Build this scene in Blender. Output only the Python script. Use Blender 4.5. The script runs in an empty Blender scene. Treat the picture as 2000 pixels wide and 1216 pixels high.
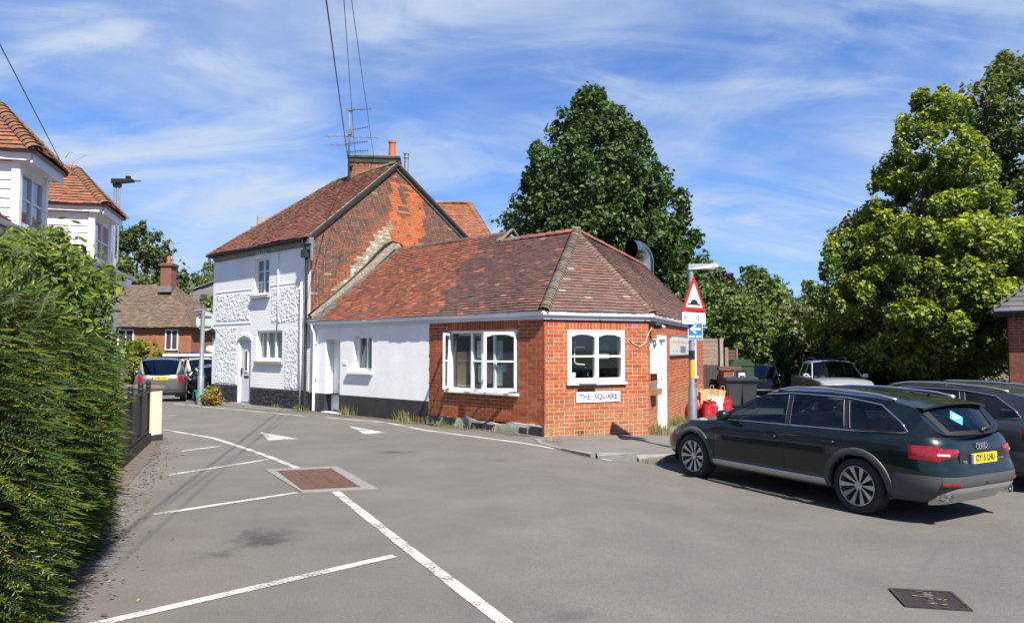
import bpy, bmesh, math, random
import numpy as np
from mathutils import Vector, Matrix
from mathutils.geometry import delaunay_2d_cdt

sc = bpy.context.scene
COL = sc.collection
random.seed(7)
R = np.random.default_rng(7)

# ------------------------------------------------------------------ camera
cam = bpy.data.cameras.new('camera')
cam.sensor_width = 36.0
cam.lens = 25.56
cam.clip_start = 0.05
cam.clip_end = 4000
camo = bpy.data.objects.new('camera', cam)
COL.objects.link(camo)
camo.location = (0, 0, 1.75)
camo.rotation_euler = (math.radians(90 + 2.98), 0, 0)
sc.camera = camo

# ------------------------------------------------------------------ sky, sun, exposure
SUN_EL = math.radians(53)
SUN_AZ = math.radians(151)          # clockwise from +Y
SD = Vector((math.sin(SUN_AZ) * math.cos(SUN_EL), math.cos(SUN_AZ) * math.cos(SUN_EL), math.sin(SUN_EL)))
world = bpy.data.worlds.new('World')
sc.world = world
world.use_nodes = True
nt = world.node_tree
nt.nodes.clear()


def wn(t, **k):
    n = nt.nodes.new(t)
    for a, b in k.items():
        setattr(n, a, b)
    return n


out = wn('ShaderNodeOutputWorld')
bg = wn('ShaderNodeBackground')
bg.inputs['Strength'].default_value = 0.050
sky = wn('ShaderNodeTexSky', sky_type='NISHITA', sun_disc=False)
sky.sun_elevation = SUN_EL
sky.sun_rotation = SUN_AZ
sky.altitude = 100
sky.air_density = 1.0
sky.dust_density = 0.4
sky.ozone_density = 3.0
tc = wn('ShaderNodeTexCoord')
sep = wn('ShaderNodeSeparateXYZ')
nt.links.new(tc.outputs['Generated'], sep.inputs[0])


def wm(op, a, b=None):
    n = wn('ShaderNodeMath', operation=op)
    for i, x in enumerate((a, b)):
        if x is None:
            continue
        if isinstance(x, (int, float)):
            n.inputs[i].default_value = x
        else:
            nt.links.new(x, n.inputs[i])
    return n.outputs[0]


den = wm('ADD', wm('MAXIMUM', sep.outputs[2], 0.0), 0.42)
cx = wm('DIVIDE', sep.outputs[0], den)
cy = wm('DIVIDE', sep.outputs[1], den)
comb = wn('ShaderNodeCombineXYZ')
nt.links.new(cx, comb.inputs[0])
nt.links.new(cy, comb.inputs[1])


def cloud_layer(rot, scale, loc, nscale, detail, rough, dist, lo, hi):
    mp = wn('ShaderNodeMapping')
    mp.inputs['Rotation'].default_value = (0, 0, math.radians(rot))
    mp.inputs['Scale'].default_value = scale
    mp.inputs['Location'].default_value = loc
    nt.links.new(comb.outputs[0], mp.inputs[0])
    nz = wn('ShaderNodeTexNoise')
    nz.inputs['Scale'].default_value = nscale
    nz.inputs['Detail'].default_value = detail
    nz.inputs['Roughness'].default_value = rough
    nz.inputs['Distortion'].default_value = dist
    nt.links.new(mp.outputs[0], nz.inputs['Vector'])
    mr = wn('ShaderNodeMapRange', interpolation_type='SMOOTHSTEP')
    mr.inputs['From Min'].default_value = lo
    mr.inputs['From Max'].default_value = hi
    nt.links.new(nz.outputs['Fac'], mr.inputs['Value'])
    return mr.outputs['Result']


streaks = cloud_layer(-52, (0.8, 2.3, 1), (3.1, 0.7, 0), 2.3, 10, 0.60, 1.1, 0.40, 0.68)
patch = cloud_layer(10, (0.9, 1.1, 1), (7.3, 2.2, 0), 1.5, 4, 0.5, 0.4, 0.34, 0.54)
veil = cloud_layer(-35, (0.7, 1.2, 1), (4.7, 1.1, 0), 2.2, 10, 0.60, 0.9, 0.37, 0.68)
low = wn('ShaderNodeMapRange', interpolation_type='SMOOTHSTEP')
low.inputs['From Min'].default_value = 0.62
low.inputs['From Max'].default_value = 0.04
nt.links.new(sep.outputs[2], low.inputs['Value'])
cl = wm('ADD', wm('MULTIPLY', wm('MULTIPLY', streaks, patch), 0.50), wm('MULTIPLY', veil, 0.38))
cl = wm('ADD', cl, wm('MULTIPLY', low.outputs[0], 0.30))
cl = wm('MINIMUM', cl, 0.95)
tint = wn('ShaderNodeMix', data_type='RGBA', blend_type='MULTIPLY')
tint.inputs['Factor'].default_value = 1.0
nt.links.new(sky.outputs[0], tint.inputs['A'])
tint.inputs['B'].default_value = (0.31, 0.74, 1.32, 1)
mixc = wn('ShaderNodeMix', data_type='RGBA')
nt.links.new(cl, mixc.inputs['Factor'])
nt.links.new(tint.outputs['Result'], mixc.inputs['A'])
mixc.inputs['B'].default_value = (4.5, 5.3, 6.5, 1)
nt.links.new(mixc.outputs['Result'], bg.inputs['Color'])
nt.links.new(bg.outputs[0], out.inputs[0])

sun = bpy.data.lights.new('sun', 'SUN')
sun.energy = 4.4
sun.angle = math.radians(0.53)
sun.color = (1.0, 0.95, 0.87)
suno = bpy.data.objects.new('sun', sun)
COL.objects.link(suno)
suno.location = (20, -30, 40)
suno.rotation_euler = SD.to_track_quat('Z', 'Y').to_euler()

sc.view_settings.view_transform = 'Standard'
sc.view_settings.look = 'None'
sc.view_settings.gamma = 1.0
sc.view_settings.exposure = 1.45
sc.render.engine = 'CYCLES'
sc.cycles.use_denoising = True
sc.cycles.max_bounces = 6
sc.cycles.diffuse_bounces = 3
sc.cycles.glossy_bounces = 3
sc.cycles.transmission_bounces = 4
sc.cycles.transparent_max_bounces = 8
sc.cycles.sample_clamp_indirect = 6.0
sc.cycles.caustics_reflective = False
sc.cycles.caustics_refractive = False

# ------------------------------------------------------------------ helpers
MATS = {}


def mat(name, col=(.5, .5, .5), rough=.7, attr=False, noise=None, noise2=None, bump=None, metal=0., spec=.5,
        transl=0., coat=0., rnd=0., emis=None, gain=1.):
    """procedural principled material. noise=(scale, lo, hi[,detail]) multiplies the colour; bump=(scale,strength,dist)"""
    m = bpy.data.materials.new(name)
    m.use_nodes = True
    t = m.node_tree
    b = t.nodes['Principled BSDF']
    o = t.nodes['Material Output']
    L = t.links.new
    b.inputs['Roughness'].default_value = rough
    b.inputs['Metallic'].default_value = metal
    b.inputs['Specular IOR Level'].default_value = spec
    b.inputs['Coat Weight'].default_value = coat
    b.inputs['Coat Roughness'].default_value = .04
    if emis:
        b.inputs['Emission Color'].default_value = (*emis[0], 1)
        b.inputs['Emission Strength'].default_value = emis[1]
    tcn = t.nodes.new('ShaderNodeNewGeometry')
    if attr:
        a = t.nodes.new('ShaderNodeAttribute')
        a.attribute_name = 'Col'
        c = a.outputs['Color']
        if gain != 1.:
            gm = t.nodes.new('ShaderNodeMix')
            gm.data_type = 'RGBA'
            gm.blend_type = 'MULTIPLY'
            gm.inputs['Factor'].default_value = 1
            L(c, gm.inputs['A'])
            gm.inputs['B'].default_value = (gain * .95, gain * .95, gain * .95, 1)
            c = gm.outputs['Result']
    else:
        rgb = t.nodes.new('ShaderNodeRGB')
        rgb.outputs[0].default_value = (*col, 1)
        c = rgb.outputs[0]

    def mul(c, f):
        mx = t.nodes.new('ShaderNodeMix')
        mx.data_type = 'RGBA'
        mx.blend_type = 'MULTIPLY'
        mx.inputs['Factor'].default_value = 1
        L(c, mx.inputs['A'])
        L(f, mx.inputs['B'])
        return mx.outputs['Result']
    for ns in (noise, noise2):
        if ns:
            n = t.nodes.new('ShaderNodeTexNoise')
            n.inputs['Scale'].default_value = ns[0]
            n.inputs['Detail'].default_value = ns[3] if len(ns) > 3 else 4
            n.inputs['Roughness'].default_value = .6
            L(tcn.outputs['Position'], n.inputs['Vector'])
            mr = t.nodes.new('ShaderNodeMapRange')
            mr.inputs['From Min'].default_value = .3
            mr.inputs['From Max'].default_value = .7
            mr.inputs['To Min'].default_value = ns[1]
            mr.inputs['To Max'].default_value = ns[2]
            L(n.outputs['Fac'], mr.inputs['Value'])
            c = mul(c, mr.outputs['Result'])
    if rnd:
        oi = t.nodes.new('ShaderNodeObjectInfo')
        mr = t.nodes.new('ShaderNodeMapRange')
        mr.inputs['To Min'].default_value = 1 - rnd
        mr.inputs['To Max'].default_value = 1 + rnd
        L(oi.outputs['Random'], mr.inputs['Value'])
        c = mul(c, mr.outputs['Result'])
    L(c, b.inputs['Base Color'])
    if bump:
        n = t.nodes.new('ShaderNodeTexNoise')
        n.inputs['Scale'].default_value = bump[0]
        n.inputs['Detail'].default_value = 5
        L(tcn.outputs['Position'], n.inputs['Vector'])
        bp = t.nodes.new('ShaderNodeBump')
        bp.inputs['Strength'].default_value = bump[1]
        bp.inputs['Distance'].default_value = bump[2] if len(bump) > 2 else .02
        L(n.outputs['Fac'], bp.inputs['Height'])
        L(bp.outputs['Normal'], b.inputs['Normal'])
    if transl:
        tr = t.nodes.new('ShaderNodeBsdfTranslucent')
        L(c, tr.inputs['Color'])
        ms = t.nodes.new('ShaderNodeMixShader')
        ms.inputs[0].default_value = transl
        L(b.outputs[0], ms.inputs[1])
        L(tr.outputs[0], ms.inputs[2])
        L(ms.outputs[0], o.inputs['Surface'])
    MATS[name] = m
    return m


def glass_mat(name, tint=(.75, .8, .8), refl=1.0):
    m = bpy.data.materials.new(name)
    m.use_nodes = True
    t = m.node_tree
    t.nodes.clear()
    o = t.nodes.new('ShaderNodeOutputMaterial')
    tr = t.nodes.new('ShaderNodeBsdfTransparent')
    tr.inputs[0].default_value = (*tint, 1)
    g = t.nodes.new('ShaderNodeBsdfGlossy')
    g.inputs['Roughness'].default_value = .015
    g.inputs['Color'].default_value = (.95, .97, 1, 1)
    ge = t.nodes.new('ShaderNodeNewGeometry')
    dp = t.nodes.new('ShaderNodeVectorMath')
    dp.operation = 'DOT_PRODUCT'
    t.links.new(ge.outputs['Normal'], dp.inputs[0])
    t.links.new(ge.outputs['Incoming'], dp.inputs[1])

    def mth(op, a, bb):
        n = t.nodes.new('ShaderNodeMath')
        n.operation = op
        for i, x in enumerate((a, bb)):
            if isinstance(x, (int, float)):
                n.inputs[i].default_value = x
            else:
                t.links.new(x, n.inputs[i])
        return n.outputs[0]
    om = mth('SUBTRACT', 1.0, mth('ABSOLUTE', dp.outputs['Value'], 0))
    fr5 = mth('ADD', mth('MULTIPLY', mth('POWER', om, 5.0), .92), .06)
    mm = t.nodes.new('ShaderNodeMath')
    mm.operation = 'MULTIPLY_ADD'
    mm.inputs[1].default_value = refl
    mm.inputs[2].default_value = .0
    t.links.new(fr5, mm.inputs[0])
    ms = t.nodes.new('ShaderNodeMixShader')
    t.links.new(mm.outputs[0], ms.inputs[0])
    t.links.new(tr.outputs[0], ms.inputs[1])
    t.links.new(g.outputs[0], ms.inputs[2])
    t.links.new(ms.outputs[0], o.inputs[0])
    MATS[name] = m
    return m


def tag(o, label=None, cat=None, group=None, kind=None):
    if label:
        o['label'] = label
    if cat:
        o['category'] = cat
    if group:
        o['group'] = group
    if kind:
        o['kind'] = kind
    return o


def empty(name, loc=(0, 0, 0), rz=0., label=None, cat=None, group=None):
    o = bpy.data.objects.new(name, None)
    o.empty_display_size = .2
    COL.objects.link(o)
    o.location = loc
    o.rotation_euler = (0, 0, rz)
    return tag(o, label, cat, group)


def set_parent(o, parent, world_coords=True):
    o.parent = parent
    if world_coords and parent is not None:
        M = Matrix.Identity(4)
        p = parent
        chain = []
        while p is not None:
            chain.append(p)
            p = p.parent
        for q in reversed(chain):
            M = M @ q.matrix_parent_inverse @ q.matrix_basis
        o.matrix_parent_inverse = M.inverted()


class MB:
    """collects faces, then links them as ONE mesh object"""

    def __init__(s):
        s.v = []
        s.f = []
        s.m = []
        s.c = []
        s.n = 0

    def add(s, verts, faces, m=0, col=None):
        k = s.n
        s.v.extend([tuple(map(float, p)) for p in verts])
        s.n += len(verts)
        for f in faces:
            s.f.append([i + k for i in f])
            s.m.append(m)
            s.c.append(col if col is not None else (.5, .5, .5))
        return s

    def quad(s, a, b, c, d, m=0, col=None):
        return s.add([a, b, c, d], [(0, 1, 2, 3)], m, col)

    def box8(s, p, m=0, col=None):
        """p: 8 points, bottom loop 0-3, top loop 4-7"""
        return s.add(p, [(0, 3, 2, 1), (4, 5, 6, 7), (0, 1, 5, 4), (1, 2, 6, 5), (2, 3, 7, 6), (3, 0, 4, 7)], m, col)

    def box(s, o, ux, uy, uz, m=0, col=None):
        o, ux, uy, uz = (np.array(q, float) for q in (o, ux, uy, uz))
        b = [o, o + ux, o + ux + uy, o + uy]
        return s.box8(b + [q + uz for q in b], m, col)

    def cbox(s, lo, hi, m=0, col=None):
        return s.box(lo, (hi[0] - lo[0], 0, 0), (0, hi[1] - lo[1], 0), (0, 0, hi[2] - lo[2]), m, col)

    def tube(s, pts, r, seg=8, m=0, col=None, cap=True):
        pts = [np.array(p, float) for p in pts]
        rs = r if isinstance(r, (list, tuple, np.ndarray)) else [r] * len(pts)
        ring = []
        prev = None
        for i, p in enumerate(pts):
            d = pts[min(i + 1, len(pts) - 1)] - pts[max(i - 1, 0)]
            d = d / (np.linalg.norm(d) + 1e-9)
            if prev is None:
                a = np.cross(d, (0, 0, 1) if abs(d[2]) < .9 else (1, 0, 0))
            else:
                a = prev - d * np.dot(prev, d)
            a /= np.linalg.norm(a) + 1e-9
            prev = a
            b = np.cross(d, a)
            ring.append([p + rs[i] * (math.cos(t) * a + math.sin(t) * b) for t in np.linspace(0, 2 * math.pi, seg, endpoint=False)])
        vs = [q for rg in ring for q in rg]
        fs = []
        for i in range(len(pts) - 1):
            for j in range(seg):
                k = (j + 1) % seg
                fs.append((i * seg + j, i * seg + k, (i + 1) * seg + k, (i + 1) * seg + j))
        if cap:
            fs.append(tuple(range(seg))[::-1])
            fs.append(tuple((len(pts) - 1) * seg + j for j in range(seg)))
        return s.add(vs, fs, m, col)

    def lathe(s, prof, seg=24, axis='z', o=(0, 0, 0), m=0, col=None, close=False):
        """prof: list of (r, h)"""
        vs = []
        for r, h in prof:
            for t in np.linspace(0, 2 * math.pi, seg, endpoint=False):
                x, y = r * math.cos(t), r * math.sin(t)
                p = {'z': (x, y, h), 'y': (x, h, y), 'x': (h, x, y)}[axis]
                vs.append((o[0] + p[0], o[1] + p[1], o[2] + p[2]))
        fs = []
        n = len(prof)
        for i in range(n if close else n - 1):
            for j in range(seg):
                k = (j + 1) % seg
                i2 = (i + 1) % n
                fs.append((i * seg + j, i * seg + k, i2 * seg + k, i2 * seg + j))
        return s.add(vs, fs, m, col)

    def grid(s, P, m=0, col=None):
        """P: (n,k,3) array of points"""
        P = np.asarray(P, float)
        n, k = P.shape[:2]
        fs = [(i * k + j, i * k + j + 1, (i + 1) * k + j + 1, (i + 1) * k + j) for i in range(n - 1) for j in range(k - 1)]
        return s.add(P.reshape(-1, 3), fs, m, col)

    def build(s, name, mats, parent=None, smooth=False, world=True, angle=None):
        me = bpy.data.meshes.new(name)
        me.from_pydata(s.v, [], s.f)
        mats = mats if isinstance(mats, (list, tuple)) else [mats]
        for mm in mats:
            me.materials.append(MATS[mm] if isinstance(mm, str) else mm)
        if len(mats) > 1:
            me.polygons.foreach_set('material_index', s.m)
        at = me.attributes.new('Col', 'FLOAT_COLOR', 'CORNER')
        ln = np.array([len(f) for f in s.f])
        cc = np.repeat(np.c_[np.array(s.c, float), np.ones(len(s.c))], ln, axis=0)
        at.data.foreach_set('color', cc.ravel().astype(np.float32))
        if smooth:
            me.polygons.foreach_set('use_smooth', [True] * len(me.polygons))
            if angle is not None:
                me.set_sharp_from_angle(angle=math.radians(angle))
        o = bpy.data.objects.new(name, me)
        COL.objects.link(o)
        if parent is not None:
            set_parent(o, parent, world)
        return o


def np_mesh(name, V, F, C, matname, parent=None, world=True, smooth=False):
    """V (n,3), F (m,4) quads or (m,3), C (m,3) colours"""
    me = bpy.data.meshes.new(name)
    V = np.asarray(V, np.float32)
    F = np.asarray(F, np.int32)
    m, k = F.shape
    me.vertices.add(len(V))
    me.vertices.foreach_set('co', V.ravel())
    me.loops.add(m * k)
    me.loops.foreach_set('vertex_index', F.ravel())
    me.polygons.add(m)
    me.polygons.foreach_set('loop_start', np.arange(0, m * k, k, dtype=np.int32))
    me.polygons.foreach_set('loop_total', np.full(m, k, dtype=np.int32))
    me.polygons.foreach_set('use_smooth', np.full(m, bool(smooth)))
    me.update(calc_edges=True)
    me.materials.append(MATS[matname])
    if C is not None:
        at = me.attributes.new('Col', 'FLOAT_COLOR', 'CORNER')
        cc = np.repeat(np.c_[C, np.ones(len(C))], k, axis=0)
        at.data.foreach_set('color', cc.ravel().astype(np.float32))
    o = bpy.data.objects.new(name, me)
    COL.objects.link(o)
    if parent is not None:
        set_parent(o, parent, world)
    return o


BOXF = np.array([(0, 3, 2, 1), (4, 5, 6, 7), (0, 1, 5, 4), (1, 2, 6, 5), (2, 3, 7, 6), (3, 0, 4, 7)])


def emit_pieces(pieces, one, many, matname, parent, n_ind=300, eye=(0, 0, 1.75), vis=None):
    """pieces: list of (8x3 array, colour). The n_ind nearest become parts of their own, the rest one 'stuff' part."""
    if not pieces:
        return
    A = np.array([p[0] for p in pieces])
    C = np.array([p[1] for p in pieces], float)
    d = np.linalg.norm(A.mean(1) - np.array(eye), axis=1)
    if vis is not None:
        d = d + np.where(vis(A.mean(1)), 0, 1e4)
    order = np.argsort(d)
    for i in order[:n_ind]:
        c = A[i].mean(0)
        o = np_mesh(one, A[i] - c, BOXF, np.repeat(C[i][None], 6, 0), matname)
        o.location = c
        set_parent(o, parent)
    rest = order[n_ind:]
    if len(rest):
        V = A[rest].reshape(-1, 3)
        F = (BOXF[None] + 8 * np.arange(len(rest))[:, None, None]).reshape(-1, 4)
        tag(np_mesh(many, V, F, np.repeat(C[rest], 6, 0), matname, parent), kind='stuff')


class Frame:
    """vertical wall frame: a along the wall, n outward, z up"""

    def __init__(s, O, U, N=None):
        s.O = np.array((O[0], O[1], 0.), float)
        s.U = np.array((U[0], U[1], 0.), float)
        s.U /= np.linalg.norm(s.U)
        s.N = np.array((N[0], N[1], 0.), float) if N is not None else np.array((s.U[1], -s.U[0], 0.))
        s.N /= np.linalg.norm(s.N)

    def p(s, a, n, z):
        return s.O + s.U * a + s.N * n + np.array((0, 0, z))

    def box(s, mb, a0, a1, n0, n1, z0, z1, m=0, col=None):
        b = [s.p(a0, n0, z0), s.p(a1, n0, z0), s.p(a1, n1, z0), s.p(a0, n1, z0)]
        t = [s.p(a0, n0, z1), s.p(a1, n0, z1), s.p(a1, n1, z1), s.p(a0, n1, z1)]
        mb.box8(b + t, m, col)
        return mb

    def rot(s):
        return math.atan2(s.U[1], s.U[0])


def wall_panel(fr, a0, a1, z0, z1, holes, thick=.22, n0=0., ztop=None):
    """wall slab with rectangular holes: returns MB (front, back and reveals)"""
    mb = MB()
    As = sorted({a0, a1, *[h[0] for h in holes], *[h[1] for h in holes]})
    Zs = sorted({z0, z1, *[h[2] for h in holes], *[h[3] for h in holes]})
    As = [a for a in As if a0 <= a <= a1]
    Zs = [z for z in Zs if z0 <= z <= z1]

    def hole(a, z):
        return any(h[0] < a < h[1] and h[2] < z < h[3] for h in holes)
    for i in range(len(As) - 1):
        for j in range(len(Zs) - 1):
            if hole((As[i] + As[i + 1]) / 2, (Zs[j] + Zs[j + 1]) / 2):
                continue
            for n in (n0, n0 - thick):
                mb.quad(*[fr.p(a, n, z) for a, z in ((As[i], Zs[j]), (As[i + 1], Zs[j]), (As[i + 1], Zs[j + 1]), (As[i], Zs[j + 1]))])
    rects = list(holes) + [(a0, a1, z0, z1)]
    for h in rects:
        c = [(h[0], h[2]), (h[1], h[2]), (h[1], h[3]), (h[0], h[3])]
        for i in range(4):
            (a, z), (b, w) = c[i], c[(i + 1) % 4]
            mb.quad(fr.p(a, n0, z), fr.p(b, n0, w), fr.p(b, n0 - thick, w), fr.p(a, n0 - thick, z))
    return mb


def text_mesh(s, size, name, matname, parent, M, ext=.002, align='CENTER', sx=1.0, world=True, bold=0.):
    cu = bpy.data.curves.new(name, 'FONT')
    cu.body = s
    cu.size = size
    cu.extrude = ext
    cu.offset = bold
    cu.align_x = align
    cu.align_y = 'CENTER'
    t = bpy.data.objects.new(name, cu)
    COL.objects.link(t)
    bpy.context.view_layer.update()
    me = bpy.data.meshes.new_from_object(t.evaluated_get(bpy.context.evaluated_depsgraph_get()))
    bpy.data.objects.remove(t)
    me.transform(M @ Matrix.Diagonal((sx, 1, 1, 1)))
    me.materials.clear()
    me.materials.append(MATS[matname])
    o = bpy.data.objects.new(name, me)
    COL.objects.link(o)
    if parent is not None:
        set_parent(o, parent, world)
    return o


def basis(o, x, y, z):
    """matrix whose columns are x, y, z axes at o"""
    return Matrix(((x[0], y[0], z[0], o[0]), (x[1], y[1], z[1], o[1]), (x[2], y[2], z[2], o[2]), (0, 0, 0, 1)))


def sm(t):
    t = np.clip(t, 0, 1)
    return t * t * (3 - 2 * t)


def gz(x, y):
    """height of the ground"""
    return -.22 * sm(np.asarray(x) / 3.5) - .35 * sm((np.asarray(y) - 23) / 8) - .1 * sm((np.asarray(x) - 5) / 12)


def copy_tree(o, parent=None):
    c = o.copy()
    COL.objects.link(c)
    c.parent = parent
    for ch in o.children:
        copy_tree(ch, c)
    return c


# ------------------------------------------------------------------ materials
mat('brick_red', attr=True, gain=.68, rough=.85, noise=(38, .78, 1.2), noise2=(3, .86, 1.12), bump=(60, .2, .002))
mat('brick_old', attr=True, gain=.66, rough=.9, noise=(30, .7, 1.25), noise2=(2, .8, 1.15), bump=(40, .6, .008))
mat('mortar', (.54, .37, .25), rough=.95, noise=(20, .75, 1.15), bump=(80, .4, .004))
mat('mortar_old', (.40, .33, .24), rough=.95, noise=(14, .55, 1.2), bump=(50, .5, .008))
mat('tile', attr=True, gain=.72, rough=.85, noise=(26, .72, 1.25), noise2=(2.2, .82, 1.15), bump=(70, .4, .004))
mat('render_white', (.82, .82, .82), rough=.85, noise=(1.4, .93, 1.03), noise2=(9, .95, 1.03), bump=(25, .18, .01))
mat('render_cream', (.60, .52, .38), rough=.85, noise=(3, .85, 1.05), bump=(30, .2, .01))
mat('render_grey', (.26, .26, .25), rough=.9, noise=(6, .6, 1.15), noise2=(1.5, .8, 1.1), bump=(24, .6, .02))
mat('paint_black', (.022, .022, .024), rough=.55, noise=(5, .7, 1.6), bump=(18, .4, .012))
mat('paint_white', (.80, .80, .80), rough=.45, noise=(6, .95, 1.02))
mat('paint_grey', (.60, .61, .64), rough=.4, noise=(4, .96, 1.03))
mat('upvc', (.80, .81, .82), rough=.3)
mat('fascia', (.62, .65, .70), rough=.35, noise=(3, .95, 1.03))
mat('dark_room', (.03, .03, .03), rough=.95)
mat('room_wall', (.20, .19, .17), rough=.95)
mat('paper', attr=True, rough=.8)
mat('iron_black', (.012, .012, .013), rough=.5, spec=.3)
mat('plastic_black', (.02, .021, .023), rough=.5, bump=(60, .1, .002))
mat('galv', (.26, .285, .30), rough=.45, metal=.55, noise=(8, .85, 1.1))
mat('steel', (.46, .47, .48), rough=.24, metal=1.0, noise=(5, .85, 1.05))
mat('lead', (.12, .125, .135), rough=.6, noise=(5, .8, 1.2))
mat('clay_pot', (.36, .085, .03), rough=.75, noise=(6, .85, 1.1))
mat('wood_grey', attr=True, gain=.7, rough=.85, noise=(12, .75, 1.15), bump=(30, .3, .004))
mat('stone', (.30, .26, .20), rough=.9, noise=(6, .7, 1.15), bump=(20, .4, .01))
mat('lichen_mortar', (.155, .13, .10), rough=.95, noise=(12, .5, 1.3), bump=(30, .6, .015))
mat('wire', (.02, .02, .022), rough=.6)
mat('bark', (.10, .075, .05), rough=.95, noise=(9, .6, 1.3), bump=(14, .8, .03))
mat('leaf', attr=True, rough=.5, spec=.35, transl=.38)
mat('leaf_gloss', attr=True, rough=.5, spec=.22, transl=.28)
mat('needle', attr=True, rough=.5, spec=.35, transl=.3)
mat('straw', attr=True, rough=.8, transl=.2)
glass_mat('glass', (.80, .84, .84), 1.5)
glass_mat('glass_dark', (.10, .12, .12), .9)
glass_mat('glass_car', (.40, .48, .46), .8)
# ================================================================== ground
def asphalt_mat():
    m = mat('asphalt', (.094, .085, .076), rough=.88)
    t = m.node_tree
    L = t.links.new
    b = t.nodes['Principled BSDF']
    tcn = t.nodes.new('ShaderNodeTexCoord')
    P = tcn.outputs['Object']

    def noise(scale, detail, lo, hi, a, bb, vec=P):
        n = t.nodes.new('ShaderNodeTexNoise')
        n.inputs['Scale'].default_value = scale
        n.inputs['Detail'].default_value = detail
        n.inputs['Roughness'].default_value = .65
        L(vec, n.inputs['Vector'])
        r = t.nodes.new('ShaderNodeMapRange')
        r.inputs['From Min'].default_value = lo
        r.inputs['From Max'].default_value = hi
        r.inputs['To Min'].default_value = a
        r.inputs['To Max'].default_value = bb
        L(n.outputs['Fac'], r.inputs['Value'])
        return r.outputs['Result'], n.outputs['Fac']

    def mulc(c, f):
        mx = t.nodes.new('ShaderNodeMix')
        mx.data_type = 'RGBA'
        mx.blend_type = 'MULTIPLY'
        mx.inputs['Factor'].default_value = 1
        if isinstance(c, tuple):
            mx.inputs['A'].default_value = c
        else:
            L(c, mx.inputs['A'])
        L(f, mx.inputs['B'])
        return mx.outputs['Result']

    def math_(op, a, bb):
        n = t.nodes.new('ShaderNodeMath')
        n.operation = op
        for i, x in enumerate((a, bb)):
            if isinstance(x, (int, float)):
                n.inputs[i].default_value = x
            else:
                L(x, n.inputs[i])
        return n.outputs[0]
    f1, raw1 = noise(110, 3, .25, .75, .52, 1.5)
    f2, _ = noise(38, 4, .3, .7, .86, 1.14)
    f3, _ = noise(1.1, 5, .3, .7, .84, 1.12)
    f4, _ = noise(.22, 3, .3, .7, .88, 1.1)
    c = mulc((.094, .085, .076, 1), f1)
    for f in (f2, f3, f4):
        c = mulc(c, f)
    # oil stains and tyre scuffs, each a mark of its own on the surface
    sp = t.nodes.new('ShaderNodeSeparateXYZ')
    L(P, sp.inputs[0])
    _, w = noise(5, 5, .3, .7, 0, 1)
    for (x, y, rx, ry, ang, amt) in ((-2.3, 6.85, .34, .40, .2, .62), (-2.0, 12.5, .42, .18, -.1, .55), (-.25, 11.6, .3, .16, 0, .25),
                                     (-2.8, 14.2, 1.6, .05, .85, .16), (-3.6, 13.6, 1.8, .05, .8, .16), (-2.5, 6.3, .2, .12, 0, .4),
                                     (.4, 4.9, .22, .1, .5, .25), (3.9, 6.9, .9, .05, .9, .12), (1.6, 13.0, .25, .1, 0, .4)):
        dx = math_('SUBTRACT', sp.outputs[0], x)
        dy = math_('SUBTRACT', sp.outputs[1], y)
        ca, sa = math.cos(ang), math.sin(ang)
        u = math_('DIVIDE', math_('ADD', math_('MULTIPLY', dx, ca), math_('MULTIPLY', dy, sa)), rx)
        v = math_('DIVIDE', math_('SUBTRACT', math_('MULTIPLY', dy, ca), math_('MULTIPLY', dx, sa)), ry)
        d = math_('SQRT', math_('ADD', math_('MULTIPLY', u, u), math_('MULTIPLY', v, v)), 0)
        d = math_('ADD', d, math_('MULTIPLY', math_('SUBTRACT', w, .5), 2.6))
        r = t.nodes.new('ShaderNodeMapRange')
        r.interpolation_type = 'SMOOTHSTEP'
        r.inputs['From Min'].default_value = .15
        r.inputs['From Max'].default_value = 1.15
        r.inputs['To Min'].default_value = 1 - amt
        r.inputs['To Max'].default_value = 1
        L(d, r.inputs['Value'])
        c = mulc(c, r.outputs['Result'])
    L(c, b.inputs['Base Color'])
    bp = t.nodes.new('ShaderNodeBump')
    bp.inputs['Strength'].default_value = .55
    bp.inputs['Distance'].default_value = .008
    L(raw1, bp.inputs['Height'])
    L(bp.outputs['Normal'], b.inputs['Normal'])
    return m


def paint_mat():
    m = mat('road_paint', (.36, .35, .325), rough=.8)
    t = m.node_tree
    L = t.links.new
    b = t.nodes['Principled BSDF']
    tcn = t.nodes.new('ShaderNodeTexCoord')
    n = t.nodes.new('ShaderNodeTexNoise')
    n.inputs['Scale'].default_value = 55
    n.inputs['Detail'].default_value = 4
    n2 = t.nodes.new('ShaderNodeTexNoise')
    n2.inputs['Scale'].default_value = 2.5
    n2.inputs['Detail'].default_value = 3
    for q in (n, n2):
        L(tcn.outputs['Object'], q.inputs['Vector'])
    ad = t.nodes.new('ShaderNodeMath')
    ad.operation = 'ADD'
    L(n.outputs['Fac'], ad.inputs[0])
    L(n2.outputs['Fac'], ad.inputs[1])
    r = t.nodes.new('ShaderNodeMapRange')
    r.inputs['From Min'].default_value = .86
    r.inputs['From Max'].default_value = 1.02
    L(ad.outputs[0], r.inputs['Value'])
    mx = t.nodes.new('ShaderNodeMix')
    mx.data_type = 'RGBA'
    mx.inputs['A'].default_value = (.12, .115, .11, 1)
    mx.inputs['B'].default_value = (.36, .35, .325, 1)
    L(r.outputs[0], mx.inputs['Factor'])
    L(mx.outputs['Result'], b.inputs['Base Color'])


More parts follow.
